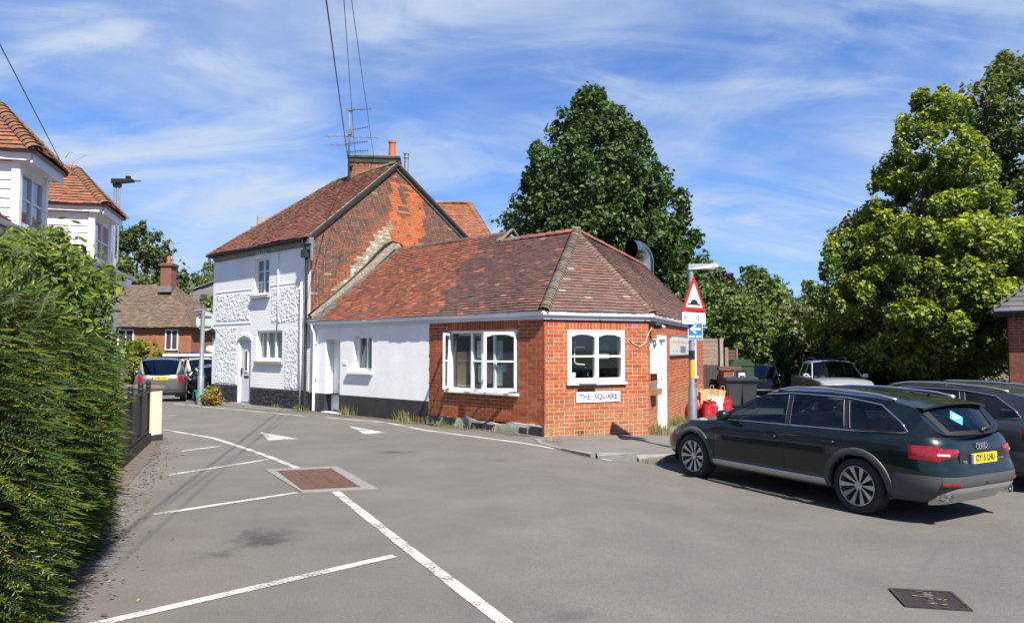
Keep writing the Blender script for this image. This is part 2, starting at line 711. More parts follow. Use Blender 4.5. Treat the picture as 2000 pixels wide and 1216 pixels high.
asphalt_mat()
paint_mat()
mat('earth', (.09, .065, .045), rough=.95, noise=(3, .6, 1.3), noise2=(25, .7, 1.25), bump=(30, .6, .02))
mat('turf', (.055, .075, .02), rough=.95, noise=(.6, .6, 1.3), noise2=(12, .6, 1.3), bump=(20, .8, .05))
mat('litter', (.085, .066, .050), rough=.95, noise=(9, .55, 1.35), noise2=(60, .6, 1.35), bump=(50, .7, .01))
mat('concrete', (.16, .152, .142), rough=.9, noise=(7, .8, 1.15), noise2=(60, .8, 1.15), bump=(60, .4, .005))
mat('pavement', (.105, .098, .09), rough=.9, noise=(1.5, .8, 1.15), noise2=(90, .7, 1.3), bump=(120, .4, .005))
mat('rust', (.125, .070, .052), rough=.7, metal=.2, noise=(12, .6, 1.3), bump=(40, .4, .004))
mat('rust_dark', (.032, .024, .024), rough=.65, metal=.3, noise=(20, .5, 1.6), bump=(40, .4, .004))


def axis_steps(lo, hi, step, far):
    mid = np.arange(lo, hi + 1e-6, step)
    g = np.cumsum(step * 1.35 ** np.arange(1, 60))
    g = g[g < far]
    return np.r_[lo - g[::-1], mid, hi + g]


def sheet(name, X, Y, dz, m, zfun=None):
    XX, YY = np.meshgrid(X, Y)
    Z = gz(XX, YY) + dz
    if zfun is not None:
        Z = Z + zfun(XX, YY)
    P = np.stack([XX, YY, Z], -1)
    n, k = P.shape[:2]
    i, j = np.meshgrid(np.arange(n - 1), np.arange(k - 1), indexing='ij')
    F = np.stack([i * k + j, i * k + j + 1, (i + 1) * k + j + 1, (i + 1) * k + j], -1).reshape(-1, 4)
    return tag(np_mesh(name, P.reshape(-1, 3), F, None, m, smooth=True), kind='structure')


def hillz(x, y):
    return 13 * sm((y - 62) / 90) * sm((-x - 8) / 40) + 5 * sm((y - 70) / 120)


sheet('ground', axis_steps(-40, 40, 2, 1500), axis_steps(-20, 70, 2, 1500), -.14, 'turf', hillz)
road = sheet('road', np.arange(-50, 34.1, .5), np.arange(-50, 43.1, .5), 0, 'asphalt')


def gpt(x, y, dz=0.):
    return (x, y, float(gz(x, y)) + dz)


def strip(name, pts, w, m, dz, parent=None, step=.4, w2=None):
    """flat band along a polyline, lying on the ground"""
    pts = [np.array(p, float) for p in pts]
    q = []
    for a, b in zip(pts[:-1], pts[1:]):
        n = max(1, int(np.linalg.norm(b - a) / step))
        q += [a + (b - a) * t / n for t in range(n)]
    q.append(pts[-1])
    mb = MB()
    rows = []
    for i, p in enumerate(q):
        d = q[min(i + 1, len(q) - 1)] - q[max(i - 1, 0)]
        d /= np.linalg.norm(d)
        nrm = np.array((-d[1], d[0]))
        ww = w * (1 + .10 * math.sin(i * 2.3) * random.random())
        rows.append([gpt(*(p + nrm * ww / 2), dz), gpt(*(p - nrm * ww / 2), dz)])
    mb.grid(rows)
    o = mb.build(name, m, parent)
    return o


PZ = .005
for pts in ([(-10.9, 23.5), (-10.47, 23.17), (-5.35, 19.11)], [(-4.81, 18.83), (-3.06, 17.52), (-2.6, 16.9), (-1.89, 15.86), (1.66, 12.19)]):
    strip('edge_line', pts, .10, 'road_paint', PZ, road)
strip('centre_line', [(-7.59, 15.96), (-5.93, 14.49), (-5.42, 13.86), (-4.75, 13.0), (-4.04, 12.07), (-3.17, 10.83)], .10, 'road_paint', PZ, road)
strip('centre_line', [(-2.17, 9.05), (-1.24, 7.15), (-.56, 5.78), (-.05, 4.76), (.6, 3.4), (1.0, 2.4)], .105, 'road_paint', PZ, road)
for a, b in (((-5.68, 12.61), (-5.27, 13.28)), ((-4.79, 10.22), (-3.87, 11.68)), ((-3.8, 7.81), (-2.63, 8.99)), ((-2.9, 4.5), (-1.0, 6.27)),
             ((-9.2, 19.2), (-8.9, 19.35))):
    strip('bay_line', [a, b], .10, 'road_paint', PZ, road)
for tri in (((-5.32, 15.47), (-4.68, 14.09), (-4.18, 14.33)), ((-3.72, 16.7), (-3.04, 15.1), (-2.61, 15.38))):
    MB().add([gpt(*p, PZ) for p in tri], [(0, 1, 2)]).build('hump_marking', 'road_paint', road)

# inspection cover: concrete surround, rusty plates with raised studs
mo = [np.array(p) for p in ((-3.6, 10.69), (-2.62, 10.97), (-1.68, 9.22), (-2.55, 8.96))]
mi_ = [np.array(p) for p in ((-3.40, 10.58), (-2.66, 10.79), (-1.92, 9.32), (-2.60, 9.12))]
mh = empty('inspection_cover', gpt(-2.6, 9.9), 0, 'rusty studded metal inspection cover in a pale concrete surround set in the road', 'manhole cover')
b = MB()
for i in range(4):
    j = (i + 1) % 4
    b.box8([gpt(*mo[i], -.05), gpt(*mo[j], -.05), gpt(*mi_[j], -.05), gpt(*mi_[i], -.05), gpt(*mo[i], .010), gpt(*mo[j], .010), gpt(*mi_[j], .010), gpt(*mi_[i], .010)])
b.build('surround', 'concrete', mh)


def bil(q, u, v):
    return q[0] * (1 - u) * (1 - v) + q[1] * u * (1 - v) + q[2] * u * v + q[3] * (1 - u) * v


for k in range(3):
    u0, u1 = k / 3 + .006, (k + 1) / 3 - .006
    b = MB()
    c = [bil(mi_, u0, .01), bil(mi_, u1, .01), bil(mi_, u1, .99), bil(mi_, u0, .99)]
    b.box8([gpt(*p, -.04) for p in c] + [gpt(*p, .006) for p in c])
    for i in range(9):
        for j in range(38):
            ua, va = u0 + (u1 - u0) * (i + .2) / 9, .02 + .96 * (j + .2) / 38
            ub, vb = u0 + (u1 - u0) * (i + .8) / 9, .02 + .96 * (j + .75) / 38
            b.box8([gpt(*bil(mi_, x, y), .005) for x, y in ((ua, va), (ub, va), (ub, vb), (ua, vb))] +
                   [gpt(*bil(mi_, x, y), .013) for x, y in ((ua, va), (ub, va), (ub, vb), (ua, vb))])
    b.build('cover_plate', 'rust', mh)
# drain grate, lower right
go = [np.array(p) for p in ((3.08, 6.06), (3.56, 6.0), (3.47, 5.58), (2.99, 5.64))]
gr = empty('drain_grate', gpt(3.28, 5.82), 0, 'small rusty slotted drain grate sunk in the tarmac behind the green estate car', 'drain')
b = MB()
b.box8([gpt(*p, -.02) for p in go] + [gpt(*p, .003) for p in go])
b.build('pit', 'dark_room', gr)
b = MB()
for (u0, u1, v0, v1) in ((0, 1, 0, .06), (0, 1, .94, 1), (0, .05, .06, .94), (.95, 1, .06, .94), (.47, .53, .06, .94)):
    c = [bil(go, u, v) for u, v in ((u0, v0), (u1, v0), (u1, v1), (u0, v1))]
    b.box8([gpt(*p, -.01) for p in c] + [gpt(*p, .016) for p in c])
b.build('frame', 'rust_dark', gr)
for k in range(14):
    v0 = .08 + k * .062
    for (u0, u1) in ((.05, .47), (.53, .95)):
        c = [bil(go, u, v) for u, v in ((u0, v0), (u1, v0 + .02), (u1, v0 + .058), (u0, v0 + .038))]
        b = MB()
        b.box8([gpt(*p, -.01) for p in c] + [gpt(*p, .011) for p in c])
        b.build('bar', 'rust_dark', gr)
b = MB()   # silt and leaves caught on the bars
for i in range(22):
    u = random.gauss(.5, .10)
    v = .1 + .8 * random.random()
    p = bil(go, u, v)
    s_ = .015 + .02 * random.random()
    b.add([gpt(p[0] - s_, p[1], .018), gpt(p[0], p[1] - s_ * .6, .016), gpt(p[0] + s_, p[1], .02), gpt(p[0], p[1] + s_ * .6, .017)], [(0, 1, 2, 3)])
tag(b.build('silt', 'litter', gr), kind='stuff')

# pavement in front of the corner building, with a kerb
pv = [(0.55, 14.55), (0.62, 13.75), (0.95, 13.05), (1.42, 12.42), (2.1, 12.5), (2.9, 12.75), (3.9, 13.1), (5.0, 14.6), (6.6, 18.5), (8.2, 22.5), (6.6, 24.5), (3.2, 16.2), (2.9, 15.9)]
verts = [Vector(p) for p in pv]
rv = []
for i in range(len(pv)):
    rv.append(pv[i])
PVT = .10


def pvz(x, y):
    """top of the pavement: sinks to road level at its western tip"""
    return float(gz(x, y)) + .012 + (PVT - .012) * float(sm((x - .7) / 1.0))


b = MB()
vv, ee, ff = delaunay_2d_cdt(verts + [Vector((x, y)) for x in np.arange(.8, 8, .5) for y in np.arange(12.6, 24, .5)],
                             [(i, (i + 1) % len(pv)) for i in range(len(pv))], [], 1, 1e-5)[:3]
b.add([(p.x, p.y, pvz(p.x, p.y)) for p in vv], [tuple(f) for f in ff])
pave = tag(b.build('pavement', 'pavement'), kind='structure')
kerb_pts = [(0.55, 14.45), (0.62, 13.75), (0.95, 13.05), (1.42, 12.42), (2.1, 12.5), (2.9, 12.75), (3.9, 13.1), (5.0, 14.6), (6.6, 18.5)]
for (x0, y0), (x1, y1) in zip(kerb_pts[:-1], kerb_pts[1:]):
    d = np.array((x1 - x0, y1 - y0))
    ln = np.linalg.norm(d)
    d /= ln
    nrm = np.array((d[1], -d[0]))
    nn = max(1, round(ln / .9))
    for k in range(nn):
        a = np.array((x0, y0)) + d * (ln * k / nn + .006)
        c = np.array((x0, y0)) + d * (ln * (k + 1) / nn - .006)
        bt = [a, c, c + nrm * .12, a + nrm * .12]
        b = MB()
        b.box8([(p[0], p[1], float(gz(*p)) - .1) for p in bt] + [(p[0], p[1], pvz(*bt[i % 2]) + .004) for i, p in enumerate(bt)])
        b.build('kerb_stone', 'concrete', pave)

# narrow gritty verges along the hedge and the cottages
vg = []
for y in np.arange(3.5, 14.6, .06):
    xl = -3.10 - .425 * (y - 4.9)
    w = .05 + .03 * math.sin(y * 2.7) + .05 * random.random()
    w += .22 * float(sm((y - 9.6) / 2.5))
    vg.append([gpt(xl - 1.6, y, .006), gpt(xl + w, y + .02, .006)])
b = MB()
b.grid(vg)
tag(b.build('verge', 'litter'), kind='structure')
vg = []
for a in np.arange(.2, 9.3, .07):
    x, y = .66 - .733 * a, 14.9 + .68 * a
    w = .26 + .10 * math.sin(a * 3.1) + .05 * random.random()
    vg.append([gpt(x + .1, y + .1, .007), gpt(x - .68 * w, y - .733 * w, .007)])
b = MB()
b.grid(vg)
tag(b.build('verge', 'litter'), kind='structure')
vg = []
for a in np.arange(9.0, 15.6, .3):
    x, y = .66 - .733 * a, 14.9 + .68 * a
    w = .75 + .12 * math.sin(a * 3.1)
    vg.append([gpt(x + .1, y + .1, .009), gpt(x - .68 * w, y - .733 * w, .009)])
b = MB()
b.grid(vg)
tag(b.build('footway', 'pavement'), kind='structure')
# ================================================================== building tools
def jit(c, s):
    k = 1 + random.uniform(-s, s)
    return (c[0] * k * (1 + random.uniform(-.05, .05)), c[1] * k * (1 + random.uniform(-.06, .06)), c[2] * k)


def bricks(fr, a0, a1, z0, z1, holes, colfn, L=.24, hc=.08, gap=.012, lim=None, n0=0., proud=(.000, .003)):
    out = []
    nrow = int(round((z1 - z0) / hc))
    for j in range(nrow):
        zb, zt = z0 + j * hc, z0 + (j + 1) * hc - gap
        lo, hi = (a0, a1) if lim is None else lim((zb + zt) / 2)
        if hi - lo < .05:
            continue
        head = (j % 4 == 3)
        step = L / 2 if head else L
        a = lo - (L * .5 if j % 2 else 0) - random.random() * .01
        while a < hi:
            s, e = max(a, lo), min(a + step - gap, hi)
            segs = [(s, e)]
            for h in holes:
                if h[2] < zt - .01 and h[3] > zb + .01:
                    ns = []
                    for (p, q) in segs:
                        if q <= h[0] or p >= h[1]:
                            ns.append((p, q))
                        else:
                            if p < h[0]:
                                ns.append((p, h[0]))
                            if q > h[1]:
                                ns.append((h[1], q))
                    segs = ns
            for (p, q) in segs:
                if q - p > .035:
                    n = n0 + random.uniform(*proud)
                    t = random.uniform(-.002, .002)
                    P = np.array([fr.p(p, n0 - .03, zb + t), fr.p(q, n0 - .03, zb), fr.p(q, n, zb), fr.p(p, n, zb + t),
                                  fr.p(p, n0 - .03, zt + t), fr.p(q, n0 - .03, zt), fr.p(q, n, zt), fr.p(p, n, zt + t)])
                    out.append((P, colfn((p + q) / 2, (zb + zt) / 2)))
            a += step
    return out


def soldiers(fr, a0, a1, z0, z1, colfn, w=.078, gap=.011, n0=0.):
    out = []
    n = int(round((a1 - a0) / w))
    w = (a1 - a0) / n
    for i in range(n):
        p, q = a0 + i * w, a0 + (i + 1) * w - gap
        nn = n0 + random.uniform(.000, .003)
        P = np.array([fr.p(p, n0 - .03, z0), fr.p(q, n0 - .03, z0), fr.p(q, nn, z0), fr.p(p, nn, z0),
                      fr.p(p, n0 - .03, z1), fr.p(q, n0 - .03, z1), fr.p(q, nn, z1), fr.p(p, nn, z1)])
        out.append((P, colfn((p + q) / 2, z0)))
    return out


def plane_axes(poly):
    poly = [np.array(p, float) for p in poly]
    A, B = poly[0], poly[1]
    E = (B - A) / np.linalg.norm(B - A)
    c = sum(poly) / len(poly)
    U = (c - A) - E * np.dot(c - A, E)
    U /= np.linalg.norm(U)
    N = np.cross(E, U)
    if N[2] < 0:
        N = -N
    return A, E, U, N, [(float(np.dot(p - A, E)), float(np.dot(p - A, U))) for p in poly]


def tiles(poly, colfn, gauge=.105, w=.172, lift=.038, tmax=1.0, rough=1.0):
    """plain tiles over a convex roof polygon whose first edge is the eave"""
    A, E, U, N, P2 = plane_axes(poly)
    smax = max(p[1] for p in P2)
    out = []
    r = 0
    s = -.03
    sag = [random.uniform(-.004, .004) for _ in range(400)]
    while s < smax - .02:
        sm_ = max(min(s + gauge * .5, smax - 1e-3), 1e-3)
        xs = []
        for i in range(len(P2)):
            (a0, s0), (a1, s1) = P2[i], P2[(i + 1) % len(P2)]
            if (s0 - sm_) * (s1 - sm_) <= 0 and abs(s1 - s0) > 1e-6:
                xs.append(a0 + (a1 - a0) * (sm_ - s0) / (s1 - s0))
        if len(xs) >= 2:
            lo, hi = min(xs), max(xs)
            a = lo - (w / 2 if r % 2 else 0) - random.random() * .02
            while a < hi:
                p, q = max(a, lo), min(a + w - .0025, hi)
                if q - p > .02:
                    j = random.uniform(-.003, .004) * rough
                    j2 = random.uniform(-.003, .004) * rough
                    ds = random.uniform(-.008, .006) * rough
                    th = .02
                    e = s + gauge * 1.55
                    wob = .012 * math.sin(p * 1.7 + 1.3 * math.sin(s * 1.1)) * rough
                    def pt(aa, ss, nn):
                        return A + E * aa + U * ss + N * (nn + wob)
                    P = np.array([pt(p, s + ds, lift - th + j), pt(q, s + ds, lift - th + j + j2), pt(q, e, -.006), pt(p, e, -.006),
                                  pt(p, s + ds, lift + j), pt(q, s + ds, lift + j + j2), pt(q, e, .008), pt(p, e, .008)])
                    out.append((P, colfn(p, s)))
                a += w
        s += gauge
        r += 1
    return out


def deck(name, polys, m, parent, off=-.012):
    mb = MB()
    for poly in polys:
        _, _, _, N, _ = plane_axes(poly)
        q = [np.array(p, float) + N * off for p in poly]
        lo = [p - N * .07 for p in q]
        n = len(q)
        mb.add(q, [tuple(range(n))])
        mb.add(lo, [tuple(range(n))])
        for i in range(n):
            j = (i + 1) % n
            mb.quad(q[i], q[j], lo[j], lo[i])
    return mb.build(name, m, parent)


def cap_tiles(name, p0, p1, r, step, colfn, parent, m='tile', up=(0, 0, 1), flare=.015, lift=.0, spread=1.0, seg=7, overlap=1.12):
    """curved ridge or hip tiles, one part each, from p0 (bottom) to p1"""
    p0, p1 = np.array(p0, float), np.array(p1, float)
    d = p1 - p0
    L = np.linalg.norm(d)
    d /= L
    up = np.array(up, float)
    side = np.cross(d, up)
    side /= np.linalg.norm(side)
    nup = np.cross(side, d)
    n = max(1, int(round(L / step)))
    st = L / n
    for i in range(n):
        a = p0 + d * st * i
        rows = []
        jl = random.uniform(-.006, .008)
        for (f, rr, hh) in ((0., r + flare, lift + jl), (overlap, r, lift - .012)):
            q = a + d * st * f
            rows.append([q + side * rr * spread * math.cos(t) + nup * (rr * math.sin(t) * .8 + hh) for t in np.linspace(math.pi, 0, seg)])
        rin = [[p - nup * .016 for p in rows[0]]]
        mb = MB()
        c = colfn(i / n)
        mb.grid(rows, col=c)
        mb.grid([rin[0], rows[0]], col=tuple(x * .8 for x in c))
        o = mb.build(name, m, parent, smooth=True, angle=40)


def sweep(path, prof, zadd=0.):
    """sweep a closed (n,z) profile along an xy path with mitred corners; n is to the right of travel"""
    path = [np.array(p, float) for p in path]
    mv = []
    for i in range(len(path)):
        ns = []
        if i > 0:
            d = path[i] - path[i - 1]
            d /= np.linalg.norm(d)
            ns.append(np.array((d[1], -d[0])))
        if i < len(path) - 1:
            d = path[i + 1] - path[i]
            d /= np.linalg.norm(d)
            ns.append(np.array((d[1], -d[0])))
        if len(ns) == 1:
            mv.append(ns[0])
        else:
            b = ns[0] + ns[1]
            mv.append(b / np.dot(b, ns[0]))
    mb = MB()
    rows = [[(*(p + v * n), z + zadd) for n, z in prof] + [(*(p + v * prof[0][0]), prof[0][1] + zadd)] for p, v in zip(path, mv)]
    mb.grid(rows)
    k = len(prof)
    mb.add(rows[0][:-1], [tuple(range(k))])
    mb.add(rows[-1][:-1], [tuple(range(k))])
    return mb, mv


def window(fr, a0, a1, z0, z1, n, parent, lights=2, rows=1, fw=.06, bar=.03, depth=.07, m='upvc', sill=None, glass='glass', sill_m='upvc', arch=0., rail=None, name='window'):
    """frame as the part, panes and sill as its sub-parts; n = front plane of the frame"""
    mb = MB()
    fr.box(mb, a0, a1, n - depth, n, z0, z0 + fw)
    fr.box(mb, a0, a1, n - depth, n, z1 - fw, z1)
    fr.box(mb, a0, a0 + fw, n - depth, n, z0 + fw, z1 - fw)
    fr.box(mb, a1 - fw, a1, n - depth, n, z0 + fw, z1 - fw)
    w = (a1 - a0 - fw) / lights
    for i in range(1, lights):
        fr.box(mb, a0 + w * i, a0 + w * i + fw, n - depth, n + .002, z0 + fw, z1 - fw)
    hz = (z1 - z0 - 2 * fw)
    for i in range(lights):
        p, q = a0 + w * i + fw, a0 + w * (i + 1)
        for r in range(1, rows):
            zz = z0 + fw + hz * r / rows
            fr.box(mb, p, q, n - depth * .7, n - .012, zz - bar / 2, zz + bar / 2)
        if arch:
            # curved head of each light
            pts = []
            K = 9
            for k in range(K + 1):
                t = k / K
                pts.append((p + (q - p) * t, z1 - fw - arch * (2 * t - 1) ** 2))
            for k in range(K):
                (x0, y0), (x1, y1) = pts[k], pts[k + 1]
                mb.box8([fr.p(x0, n - depth * .8, y0), fr.p(x1, n - depth * .8, y1), fr.p(x1, n - .008, y1), fr.p(x0, n - .008, y0),
                         fr.p(x0, n - depth * .8, z1 - fw + .001), fr.p(x1, n - depth * .8, z1 - fw + .001), fr.p(x1, n - .008, z1 - fw + .001), fr.p(x0, n - .008, z1 - fw + .001)])
    o = mb.build(name, m, parent)
    for i in range(lights):
        p, q = a0 + w * i + fw, a0 + w * (i + 1)
        for r in range(rows):
            g = MB()
            g.quad(fr.p(p, n - depth * .55, z0 + fw + hz * r / rows), fr.p(q, n - depth * .55, z0 + fw + hz * r / rows),
                   fr.p(q, n - depth * .55, z0 + fw + hz * (r + 1) / rows), fr.p(p, n - depth * .55, z0 + fw + hz * (r + 1) / rows))
            g.build('pane', glass, o)
    if sill:
        g = MB()
        fr.box(g, a0 - sill[0], a1 + sill[0], n - depth, n + sill[1], z0 - sill[2], z0 - .002)
        g.build('sill', sill_m, o)
    return o


# ================================================================== corner building (low, red brick and white render)
Cc = (.66, 14.9)
Dd = (3.0, 15.95)
FF = Frame(Cc, (-.733, .68), (-.68, -.733))
CF = Frame(Cc, (2.34, 1.05), (1.05, -2.34))
RF = Frame(Dd, (3.9, 9.65), (9.65, -3.9))
CL = math.hypot(2.34, 1.05)
RL = 9.0
Ee = tuple(RF.p(RL, 0, 0)[:2])
LB = empty('corner_building', (.66, 14.9, -.02), 0, 'low corner building of orange brick and white render under a brown hipped tile roof', 'building')
TOP = 2.42
# --- walls
door_h = (7.29, 8.0, -.3, 2.02)
win_h = (5.86, 6.68, 1.2, 2.1)
wall_panel(FF, 3.6, 8.83, .52, TOP, [(door_h[0], door_h[1], .52, door_h[3]), win_h], .30).build('rendered_wall', 'render_white', LB)
b = MB()
FF.box(b, 3.6, 7.29, -.28, .025, -.3, .52)
FF.box(b, 8.0, 8.83, -.28, .025, -.3, .52)
b.build('black_plinth', 'paint_black', LB)
big_h = (.75, 2.93, .78, 2.17)
wall_panel(FF, 0, 3.6, .2, TOP, [big_h], .28, n0=-.002).build('brick_backing', 'mortar', LB)
ch_h = (.54, 1.93, 1.06, 2.15)
wall_panel(CF, 0, CL, -.4, TOP, [ch_h], .28, n0=-.003).build('brick_backing', 'mortar', LB)
rd_h = (.98, 2.0, -.4, 2.08)
rw_h = (.14, .80, 1.25, 1.97)
rw2_h = (5.93, 7.3, .91, 2.02)
wall_panel(RF, 0, RL, -.6, TOP, [rd_h, rw_h, rw2_h], .28, n0=-.003).build('brick_backing', 'mortar', LB)
# rough grey plinth under the brick
b = MB()
pts = []
K = 60
for k in range(K + 1):
    a = 3.62 * k / K
    zt = .20 + .03 * math.sin(a * 3.3) + .02 * math.sin(a * 9) - .03 * (a < .3)
    row = []
    for f, nb in ((0, .02), (.15, .055), (.5, .075), (.8, .06), (.97, .035), (1.0, -.05)):
        row.append(FF.p(a, nb + .012 * math.sin(a * 7 + f * 5) + random.uniform(-.006, .006), -.3 + (zt + .3) * f))
    pts.append(row)
b.grid(pts)
b.build('rough_plinth', 'render_grey', LB, smooth=True, angle=50)
for (a0, a1, z0, z1) in ((.0, .33, -.2, .17), (1.35, 2.05, .02, .13), (2.6, 3.0, .1, .2), (3.1, 3.5, .13, .21), (.42, .62, .0, .13)):
    b = MB()
    FF.box(b, a0, a1, .0, .082 + .004 * random.random(), z0, z1)
    b.build('old_black_paint', 'paint_black', LB)


def brick_col(a, z):
    c = random.choice([(.46, .100, .028), (.50, .118, .034), (.42, .088, .026), (.50, .135, .042), (.36, .076, .030)])
    return jit(c, .10)


def brick_col_cf(a, z):
    c = brick_col(a, z)
    t = max(0., min(1., (1.0 - z) / .9)) * random.uniform(.15, .75) + (.25 if random.random() < .06 else 0)
    d = (.42, .23, .10)
    return tuple(x * (1 - t) + y * t for x, y in zip(c, d))


bk = []
sol = (big_h[0] - .02, big_h[1] + .02, 2.17, 2.40)
bk += bricks(FF, -.01, 3.6, .20, 2.40, [big_h, sol], brick_col, proud=(.0003, .002))
bk += soldiers(FF, sol[0], sol[1], 2.18, 2.395, brick_col)
sol2 = (ch_h[0] - .02, ch_h[1] + .02, 2.15, 2.40)
bk += bricks(CF, -.01, CL + .01, -.24, 2.40, [ch_h, sol2], brick_col_cf)
bk += soldiers(CF, sol2[0], sol2[1], 2.165, 2.395, brick_col)
bk += bricks(RF, -.01, RL, -.40, 2.40, [rd_h, rw_h, rw2_h], brick_col_cf)
emit_pieces(bk, 'brick', 'brickwork', 'brick_red', LB, 300)

# --- gutter, fascia
path = [tuple(FF.p(8.75, 0, 0)[:2]), Cc, Dd, tuple(RF.p(RL + .22, 0, 0)[:2])]
mb, mv = sweep(path, [(.0, 2.39), (.035, 2.37), (.05, 2.37), (.05, 2.50), (.0, 2.50)])
mb.build('fascia_board', 'fascia', LB)
prof = [(.052, 2.49), (.060, 2.455), (.085, 2.440), (.108, 2.455), (.120, 2.49), (.120, 2.535), (.112, 2.535), (.110, 2.50), (.10, 2.472), (.085, 2.458), (.070, 2.467), (.060, 2.50), (.060, 2.53), (.052, 2.53)]
mb, _ = sweep(path, prof)
gut = mb.build('gutter', 'upvc', LB)
for fr, spots in ((FF, (8.3, 7.2, 6.1, 5.0, 4.0, 3.85, 2.9, 1.9, .9, .12)), (CF, (.15, 1.3, 2.45)), (RF, (.2, 1.2, 2.2, 3.2, 4.2, 5.2, 6.2, 7.2, 8.2))):
    for a in spots:
        b = MB()
        rows = [[fr.p(a + da, n * 1.0 + (.004 if n > .1 else 0), z - .003 if z < 2.52 else z + .003) for n, z in prof[:6]] for da in (-.02, .02)]
        b.grid(rows)
        b.build('gutter_clip', 'paint_white', gut)
b = MB()
b.tube([FF.p(8.55, .11, 2.46), FF.p(8.55, .11, 2.36), FF.p(8.5, .06, 2.22), FF.p(8.5, .06, .02)], .036, 10)
for z in (1.9, .9):
    FF.box(b, 8.44, 8.56, .0, .07, z, z + .04)
b.build('downpipe', 'upvc', LB, smooth=True, angle=40)

# --- rendered wall: door and window
dr = MB()
FF.box(dr, 7.33, 7.96, -.285, -.24, .06, 1.98)
dob = dr.build('door', 'paint_white', LB)
b = MB()
for (a0, a1, z0, z1) in ((7.36, 7.62, .16, .80), (7.68, 7.92, .16, .80), (7.36, 7.62, .92, 1.5), (7.68, 7.92, .92, 1.5), (7.36, 7.92, 1.6, 1.9)):
    FF.box(b, a0, a1, -.245, -.232, z0, z1)
b.build('raised_panel', 'paint_white', dob)
b = MB()
FF.box(b, 7.37, 7.45, -.24, -.20, .98, 1.06)
b.build('lock', 'iron_black', dob)
b = MB()
FF.box(b, 7.29, 7.335, -.29, -.20, -.02, 2.02)
FF.box(b, 7.955, 8.0, -.29, -.20, -.02, 2.02)
FF.box(b, 7.335, 7.955, -.29, -.20, 1.975, 2.02)
FF.box(b, 7.2, 8.05, -.3, .10, -.08, .03)
b.build('door_frame', 'paint_white', LB)
window(FF, 5.86, 6.68, 1.2, 2.1, -.16, LB, lights=2, fw=.05, sill=(.0, .0, .01))
b = MB()
FF.box(b, 5.80, 6.92, -.10, .07, 1.10, 1.17)
b.build('window_ledge', 'render_white', LB)
b = MB()
FF.box(b, 5.95, 6.6, -.34, -.335, 1.25, 2.05)
b.build('curtain', 'room_wall', LB)
b = MB()
FF.box(b, 6.98, 7.14, .0, .012, 1.34, 1.44)
b.build('name_plate', 'paint_white', LB)

# --- big restaurant window: three lights, outer two casements open outward
win = window(FF, big_h[0], big_h[1], big_h[2] + .04, big_h[3], -.06, LB, lights=3, rows=1, fw=.055, sill=(.05, .13, .05), glass='glass')
def casement(fr, hinge, ang, w, z0, z1, n, parent, dirn, rows=2, arch=.05):
    """open casement leaf hinged at a=hinge; dirn +1 leaf extends to larger a when shut; ang opening angle"""
    U = fr.U * dirn
    ca, sa = math.cos(ang), math.sin(ang)
    lu = U * ca + fr.N * sa
    ln = fr.N * ca - U * sa
    sub = Frame((fr.p(hinge, n, 0))[:2], lu[:2], ln[:2])
    o = window(sub, 0, w, z0, z1, .03, parent, lights=1, rows=rows, fw=.055, bar=.035, depth=.045, arch=arch, name='casement')
    return sub, o
zw0, zw1 = big_h[2] + .09, big_h[3] - .05
lw = (big_h[1] - big_h[0] - .055) / 3
casement(FF, 2.90, math.radians(53), lw - .02, zw0, zw1, -.04, LB, -1)
casement(FF, .78, math.radians(34), lw, zw0, zw1, -.02, LB, 1)
b = MB()   # inner sash bars of the middle light
FF.box(b, big_h[0] + lw + .055, big_h[0] + 2 * lw, -.095, -.06, 1.47, 1.51)
FF.box(b, big_h[0] + lw * 1.5, big_h[0] + lw * 1.5 + .07, -.095, -.058, zw0, zw1)
b.build('glazing_bar', 'upvc', win)
# menus and papers stuck inside the glass
for (a0, a1, z0, z1, c) in ((1.78, 2.10, 1.56, 1.94, (.62, .66, .60)), (1.80, 2.06, 1.02, 1.40, (.60, .68, .50)), (1.62, 1.78, 1.0, 1.40, (.66, .40, .46)),
                            (1.66, 1.78, 1.40, 1.48, (.03, .38, .16)), (1.30, 1.52, 1.54, 1.94, (.60, .64, .60)), (1.30, 1.52, .96, 1.40, (.58, .64, .58)),
                            (1.18, 1.30, 1.26, 1.44, (.05, .32, .62)), (2.45, 2.75, .9, 1.7, (.33, .22, .10))):
    b = MB()
    FF.box(b, a0, a1, -.135, -.132, z0, z1, col=c)
    o = b.build('menu_sheet', 'paper', LB)
    b = MB()
    for k in range(9):
        zz = z1 - .05 - k * (z1 - z0 - .08) / 9
        for q in range(3):
            s0 = a0 + .02 + (a1 - a0 - .04) * q / 3
            FF.box(b, s0, s0 + (a1 - a0 - .04) / 3 * random.uniform(.4, .85), -.132, -.1315, zz, zz + .010, col=(.25, .25, .25))
    tag(b.build('print', 'paper', o), kind='stuff')
b = MB()   # white tubular chair backs seen through the glass
for fr, a, z, s_ in ((FF, 2.3, 1.1, 1), (FF, .95, 1.0, 1)):
    b.tube([fr.p(a, -.3, z), fr.p(a + .16, -.3, z + .02), fr.p(a + .19, -.3, z + .1), fr.p(a + .19, -.3, z + .34), fr.p(a + .12, -.3, z + .42), fr.p(a - .05, -.3, z + .42)], .013, 8)
b.build('chair_rail', 'paint_white', LB, smooth=True)

